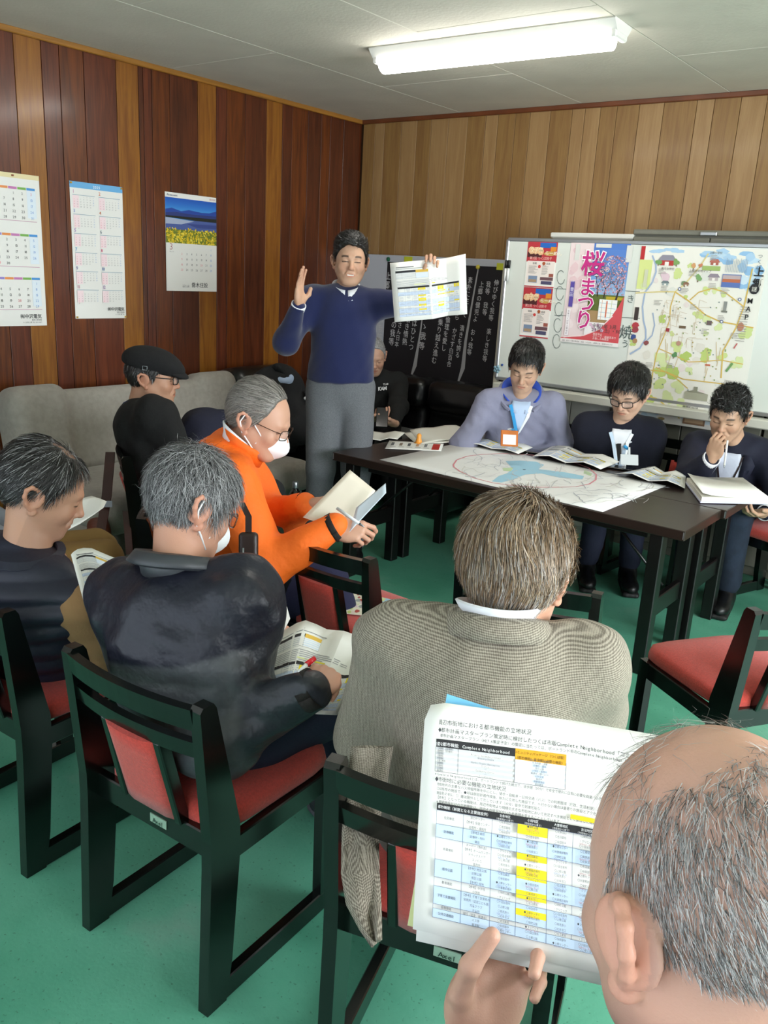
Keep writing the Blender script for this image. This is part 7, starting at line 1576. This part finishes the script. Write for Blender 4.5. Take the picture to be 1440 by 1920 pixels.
a_, b_, c_ = Dp(590, 1234, 1.83), Dp(575, 1246, 1.815), Dp(560, 1262, 1.80); MB().tube([a_, b_], [.0055, .0065], 10).build('cap', mat('red_plastic', 'd81f26', rough=.35), pen); MB().tube([b_, c_], .005, 10).build('barrel', mat('white_plastic', 'e8e8e6'), pen)
# --- tweed man's sheet, its white back showing
S = 1.86
sheet(Surf([[Dp(1000, 1192, S), Dp(1078, 1187, S-.02), Dp(1158, 1191, S+.02)], [Dp(1000, 1290, S-.10), Dp(1078, 1288, S-.12), Dp(1164, 1290, S-.08)]]), 'folded handout seen blank beside the tweed jacket', pr=None)
# --- orange-jacket man's papers and pen
S = 2.70
sheet(Surf([[Dp(656, 881, S+.10), Dp(704, 920, S+.06)], [Dp(568, 970, S), Dp(652, 1000, S-.06)]], W=.21), 'cream folded page in the hands of the man in orange', m=mat('paper_cream', 'e2d8c8', rough=.85))
sheet(Surf([[Dp(668, 952, S-.02), Dp(723, 906, S+.02)], [Dp(655, 998, S-.08), Dp(724, 924, S-.02)]], W=.21, smooth=0), 'bluish white sheet curling off the orange-jacket man\'s papers', m=mat('paper_blue', 'cdd9e6', rough=.8))
pen = thing('pen', Dp(655, 970, 2.55), 'silver-white pen in the right hand of the man in orange', 'pen', 'pens')
MB().tube([Dp(632, 953, 2.58), Dp(674, 982, 2.54)], .005, 10).build('barrel', mat('pen_silver', 'd6d8da', rough=.3), pen); MB().tube([Dp(674, 982, 2.54), Dp(683, 988, 2.535)], [.005, .0012], 10).build('tip', mat('silver', '9aa0a4'), pen)
# --- left edge papers
sheet(Surf([[Dp(133, 1040, 2.10), Dp(145, 1030, 2.12), Dp(172, 1028, 2.14), Dp(212, 1045, 2.12), Dp(262, 1050, 2.10)], [Dp(156, 1125, 2.0), Dp(170, 1120, 2.02), Dp(190, 1120, 2.04), Dp(225, 1125, 2.03), Dp(270, 1130, 2.0)]], us=[0, .1, .3, .55, 1], smooth=1), 'handout on the lap of the man in the padded vest', pr=handout_print(0))
sheet(Surf([[Dp(140, 928, 3.0), Dp(155, 934, 2.96), Dp(172, 930, 2.98), Dp(200, 940, 2.92)], [Dp(92, 984, 2.84), Dp(108, 1000, 2.80), Dp(150, 982, 2.82), Dp(194, 952, 2.86)]], smooth=1), 'blank-looking handout on khaki trousers at the left edge', pr=None)
# ================================================================ on the table
mz = TZ+.0012
cm = [Zp(712, 862, mz), Zp(1130, 960, mz), Zp(1249, 911, mz), None]; cm[3] = cm[0]+(cm[2]-cm[1])*1.1
MS = Surf([[cm[3]+A(0, 0, 0), cm[2]], [cm[0], cm[1]]], W=1.19, H=.75)
mo = MS.mesh(.0008).build('area_map', mat('paper_map', 'e4e4e2', rough=.6)); tag(mo, 'large area map with a red ring and blue zone spread on the table', 'map')
tp = lambda x, y: Zp(x, y, mz)[:2]
p = Print(); TM = plane_map((0, 0, mz), (1, 0, 0), (0, 1, 0))
p.poly([tp(*q) for q in [(948, 865), (975, 864), (1005, 866), (1020, 872), (1010, 880), (1060, 886), (1095, 893), (1092, 899), (1050, 896), (1015, 888), (985, 890), (960, 900), (940, 905), (922, 903), (935, 893), (950, 888), (962, 880)]], '9cc7dc'); p.poly([tp(*q) for q in [(942, 878), (962, 877), (958, 884), (944, 883)]], 'b9cfa6'); p.poly([tp(*q) for q in [(1096, 882), (1110, 888), (1108, 893), (1094, 888)]], 'b9cfa6'); p.layer()
import itertools
ell = [(985+135*math.cos(t)+0, 887+27*math.sin(t)+.030*135*math.cos(t)*3.2) for t in np.linspace(0, 2*math.pi, 60)]
ell = [(850, 872), (856, 863), (875, 856), (905, 852), (945, 851), (990, 853), (1035, 858), (1075, 867), (1104, 878), (1118, 890), (1117, 900), (1105, 908), (1080, 913), (1045, 914), (1005, 914), (965, 911), (925, 906), (890, 897), (862, 884), (851, 876), (850, 872)]
p.line([tp(*q) for q in ell], .008, 'd88a94'); gg = random.Random(4)
for k in range(150):
    x, y = gg.uniform(860, 1210), gg.uniform(852, 945)
    if y > 862+ (x-712)*.235-6 or y < 835+(x-900)*.24: continue
    a = gg.uniform(0, 6.28); pts = [(x, y)]
    for s_ in range(gg.randint(3, 7)): a += gg.uniform(-.7, .7); pts.append((pts[-1][0]+9*math.cos(a), pts[-1][1]+3.2*math.sin(a)))
    p.line([tp(*q) for q in pts], gg.choice([.0018, .0025, .004]), gg.choice(['b9bcc2', 'c3c6c8', 'cfc6cc', 'a9adb8', 'd0ccc4']))
p.layer(); p.disc(*tp(983, 881), .008, '2a3a4a'); p.line([tp(848, 886), tp(870, 890)], .003, '55585c'); p.line([tp(872, 893), tp(880, 895)], .003, '55585c')
p.build('print', mo, TM)
def flat(q, W, H, label, dz=0.004, pr=0, name='handout', cat='handout', group='printed handouts', m=None, rows=None, wav=.01):
    """q: TL, TR, BR, BL pixels of a sheet lying on the table"""
    z = mz+dz; P_ = [Zp(x, y, z) for x, y in q]; C = []
    for v in np.linspace(0, 1, 4):
        row = []
        for u in np.linspace(0, 1, 5):
            b_ = (P_[0]*(1-u)+P_[1]*u)*(1-v)+(P_[3]*(1-u)+P_[2]*u)*v; row.append(b_+A(0, 0, abs(wav)*(abs(math.sin(u*math.pi*2))*(1 if u > 0 else 0))))
        C.append(row)
    return sheet(Surf(C, W, H, smooth=1), label, pr=handout_print(0) if pr else None, name=name, cat=cat, group=group, m=m)
flat([(768, 806), (855, 797), (905, 816), (790, 833)], .42, .297, 'crumpled grey-printed sheets in front of the black sofa', .010, 0, m=PAPER_G, wav=.006)
flat([(757, 812), (860, 801), (880, 829), (780, 832)], .30, .297, 'pale sheet under the crumpled pile near the table corner', .006, 0, m=PAPER_G, wav=.003)
flat([(680, 812), (760, 811), (745, 824), (680, 828)], .3, .2, 'loose white sheets at the far left table corner', .006, 0, m=PAPER_G)
flat([(906, 813), (999, 839), (972, 851), (874, 832)], .42, .297, 'marked handout in front of the young man in the parka', .012, 1)
flat([(1036, 836), (1162, 866), (1126, 880), (998, 856)], .42, .297, 'marked handout in front of the man in black-rimmed glasses', .012, 1, wav=.02)
flat([(1208, 878), (1286, 893), (1284, 916), (1152, 889)], .42, .297, 'dog-eared marked handout beside the open notebook', .012, 1, wav=.02)
cd = Print(); cd.rect(.245, .008, .285, .062, 'b8281f').layer()
for k in range(5): cd.rect(.02+.045*k, .03, .036+.045*k, .055, ['6a6a6c', '8a7a6a', '55585c', 'c09a7a', '77797c'][k]); cd.rect(.02+.045*k, .018, .05+.045*k, .022, 'a9a9a6')
cz = mz+.004; cS = Surf([[Zp(730, 826, cz), Zp(832, 832, cz)], [Zp(722, 841, cz), Zp(827, 846, cz)]], W=.30, H=.07)
sheet(cS, 'long white card with a red square on the table', name='card', cat='card', group=None, pr=cd)
q = Zp(785, 831, mz+.005); t = thing('orange_peg', q, 'tiny glowing-orange plastic peg standing on the table', 'peg'); om = mat('orange_plastic', 'f0a040', rough=.4, sss=.2)
MB().lathe([(.018, 0), (.018, .012), (.012, .03), (.014, .045), (.006, .055)], q, 14).build('body', om, t); MB().lathe([(.024, 0), (.024, .004)], q, 14).build('base', om, t)
for (px, py, lb) in ((1003, 847, 'black phone under the edge of the parka man\'s handout'), (1163, 877, 'black phone by the hand of the man in black-rimmed glasses')):
    q = Zp(px, py, mz+.006); t = thing('smartphone', q, lb, 'phone'); Rz = rotz(.2); MB().box(q, (.15, .075, .009), R=Rz, bev=.003).build('body', mat('phone_black', '08080a'), t); MB().box(q+A(0, 0, .005), (.138, .067, .001), R=Rz).build('screen', mat('phone_screen', '15181c'), t)
# open notebook
nb = thing('notebook', Zp(1350, 920, mz), 'thick open notebook with blank white pages at the table end', 'notebook')
a_, b_, c_, d_ = Zp(1284, 905, mz+.002), Zp(1392, 905, mz+.002), Zp(1446, 946, mz+.002), Zp(1313, 943, mz+.002)
MB().prism([a_, b_, c_, d_][::-1], (0, 0, .006)).build('cover', mat('cover_pale', 'c9cbe0', rough=.5), nb)
ins = lambda P_, k, z: [x*(1-k)+sum(P_)/4*k+A(0, 0, z) for x in P_]
MB().prism(ins([a_, b_, c_, d_], .03, .006)[::-1], (0, 0, .020)).build('page_block', mat('page_edge', 'e2dfd2', rough=.8), nb)
T_ = ins([a_, b_, c_, d_], .03, .027); C = [[T_[0]*(1-u)+T_[1]*u+A(0, 0, .022*math.exp(-u*6)) for u in np.linspace(0, 1, 9)], [T_[3]*(1-u)+T_[2]*u+A(0, 0, .018*math.exp(-u*6)) for u in np.linspace(0, 1, 9)]]
MB().grid(np.array(C)[::-1], thick=.0008).build('page', mat('page_white', 'f0efe8', rough=.8), nb)
# brochure on the empty chair
sz = .468
bq = Surf([[Zp(648, 1106, sz), Zp(748, 1127, sz)], [Zp(634, 1149, sz), Zp(716, 1158, sz)]], W=.30, H=.21); p = Print(); p.rect(0, 0, .3, .21, 'dcdcc8').rect(.22, 0, .3, .21, '9cc3dc').layer(); gg = random.Random(8)
for k in range(60): p.disc(gg.uniform(.015, .285), gg.uniform(.015, .195), gg.uniform(.006, .018), gg.choice(['b5c878', 'cbd69a', 'd9cfc4', 'd8c6cc', 'e8e4d8', 'b04a44', '9aa0a0']), n=8, wob=.3)
sheet(bq, 'illustrated map brochure lying on the empty red chair', name='brochure', cat='brochure', group=None, pr=p)
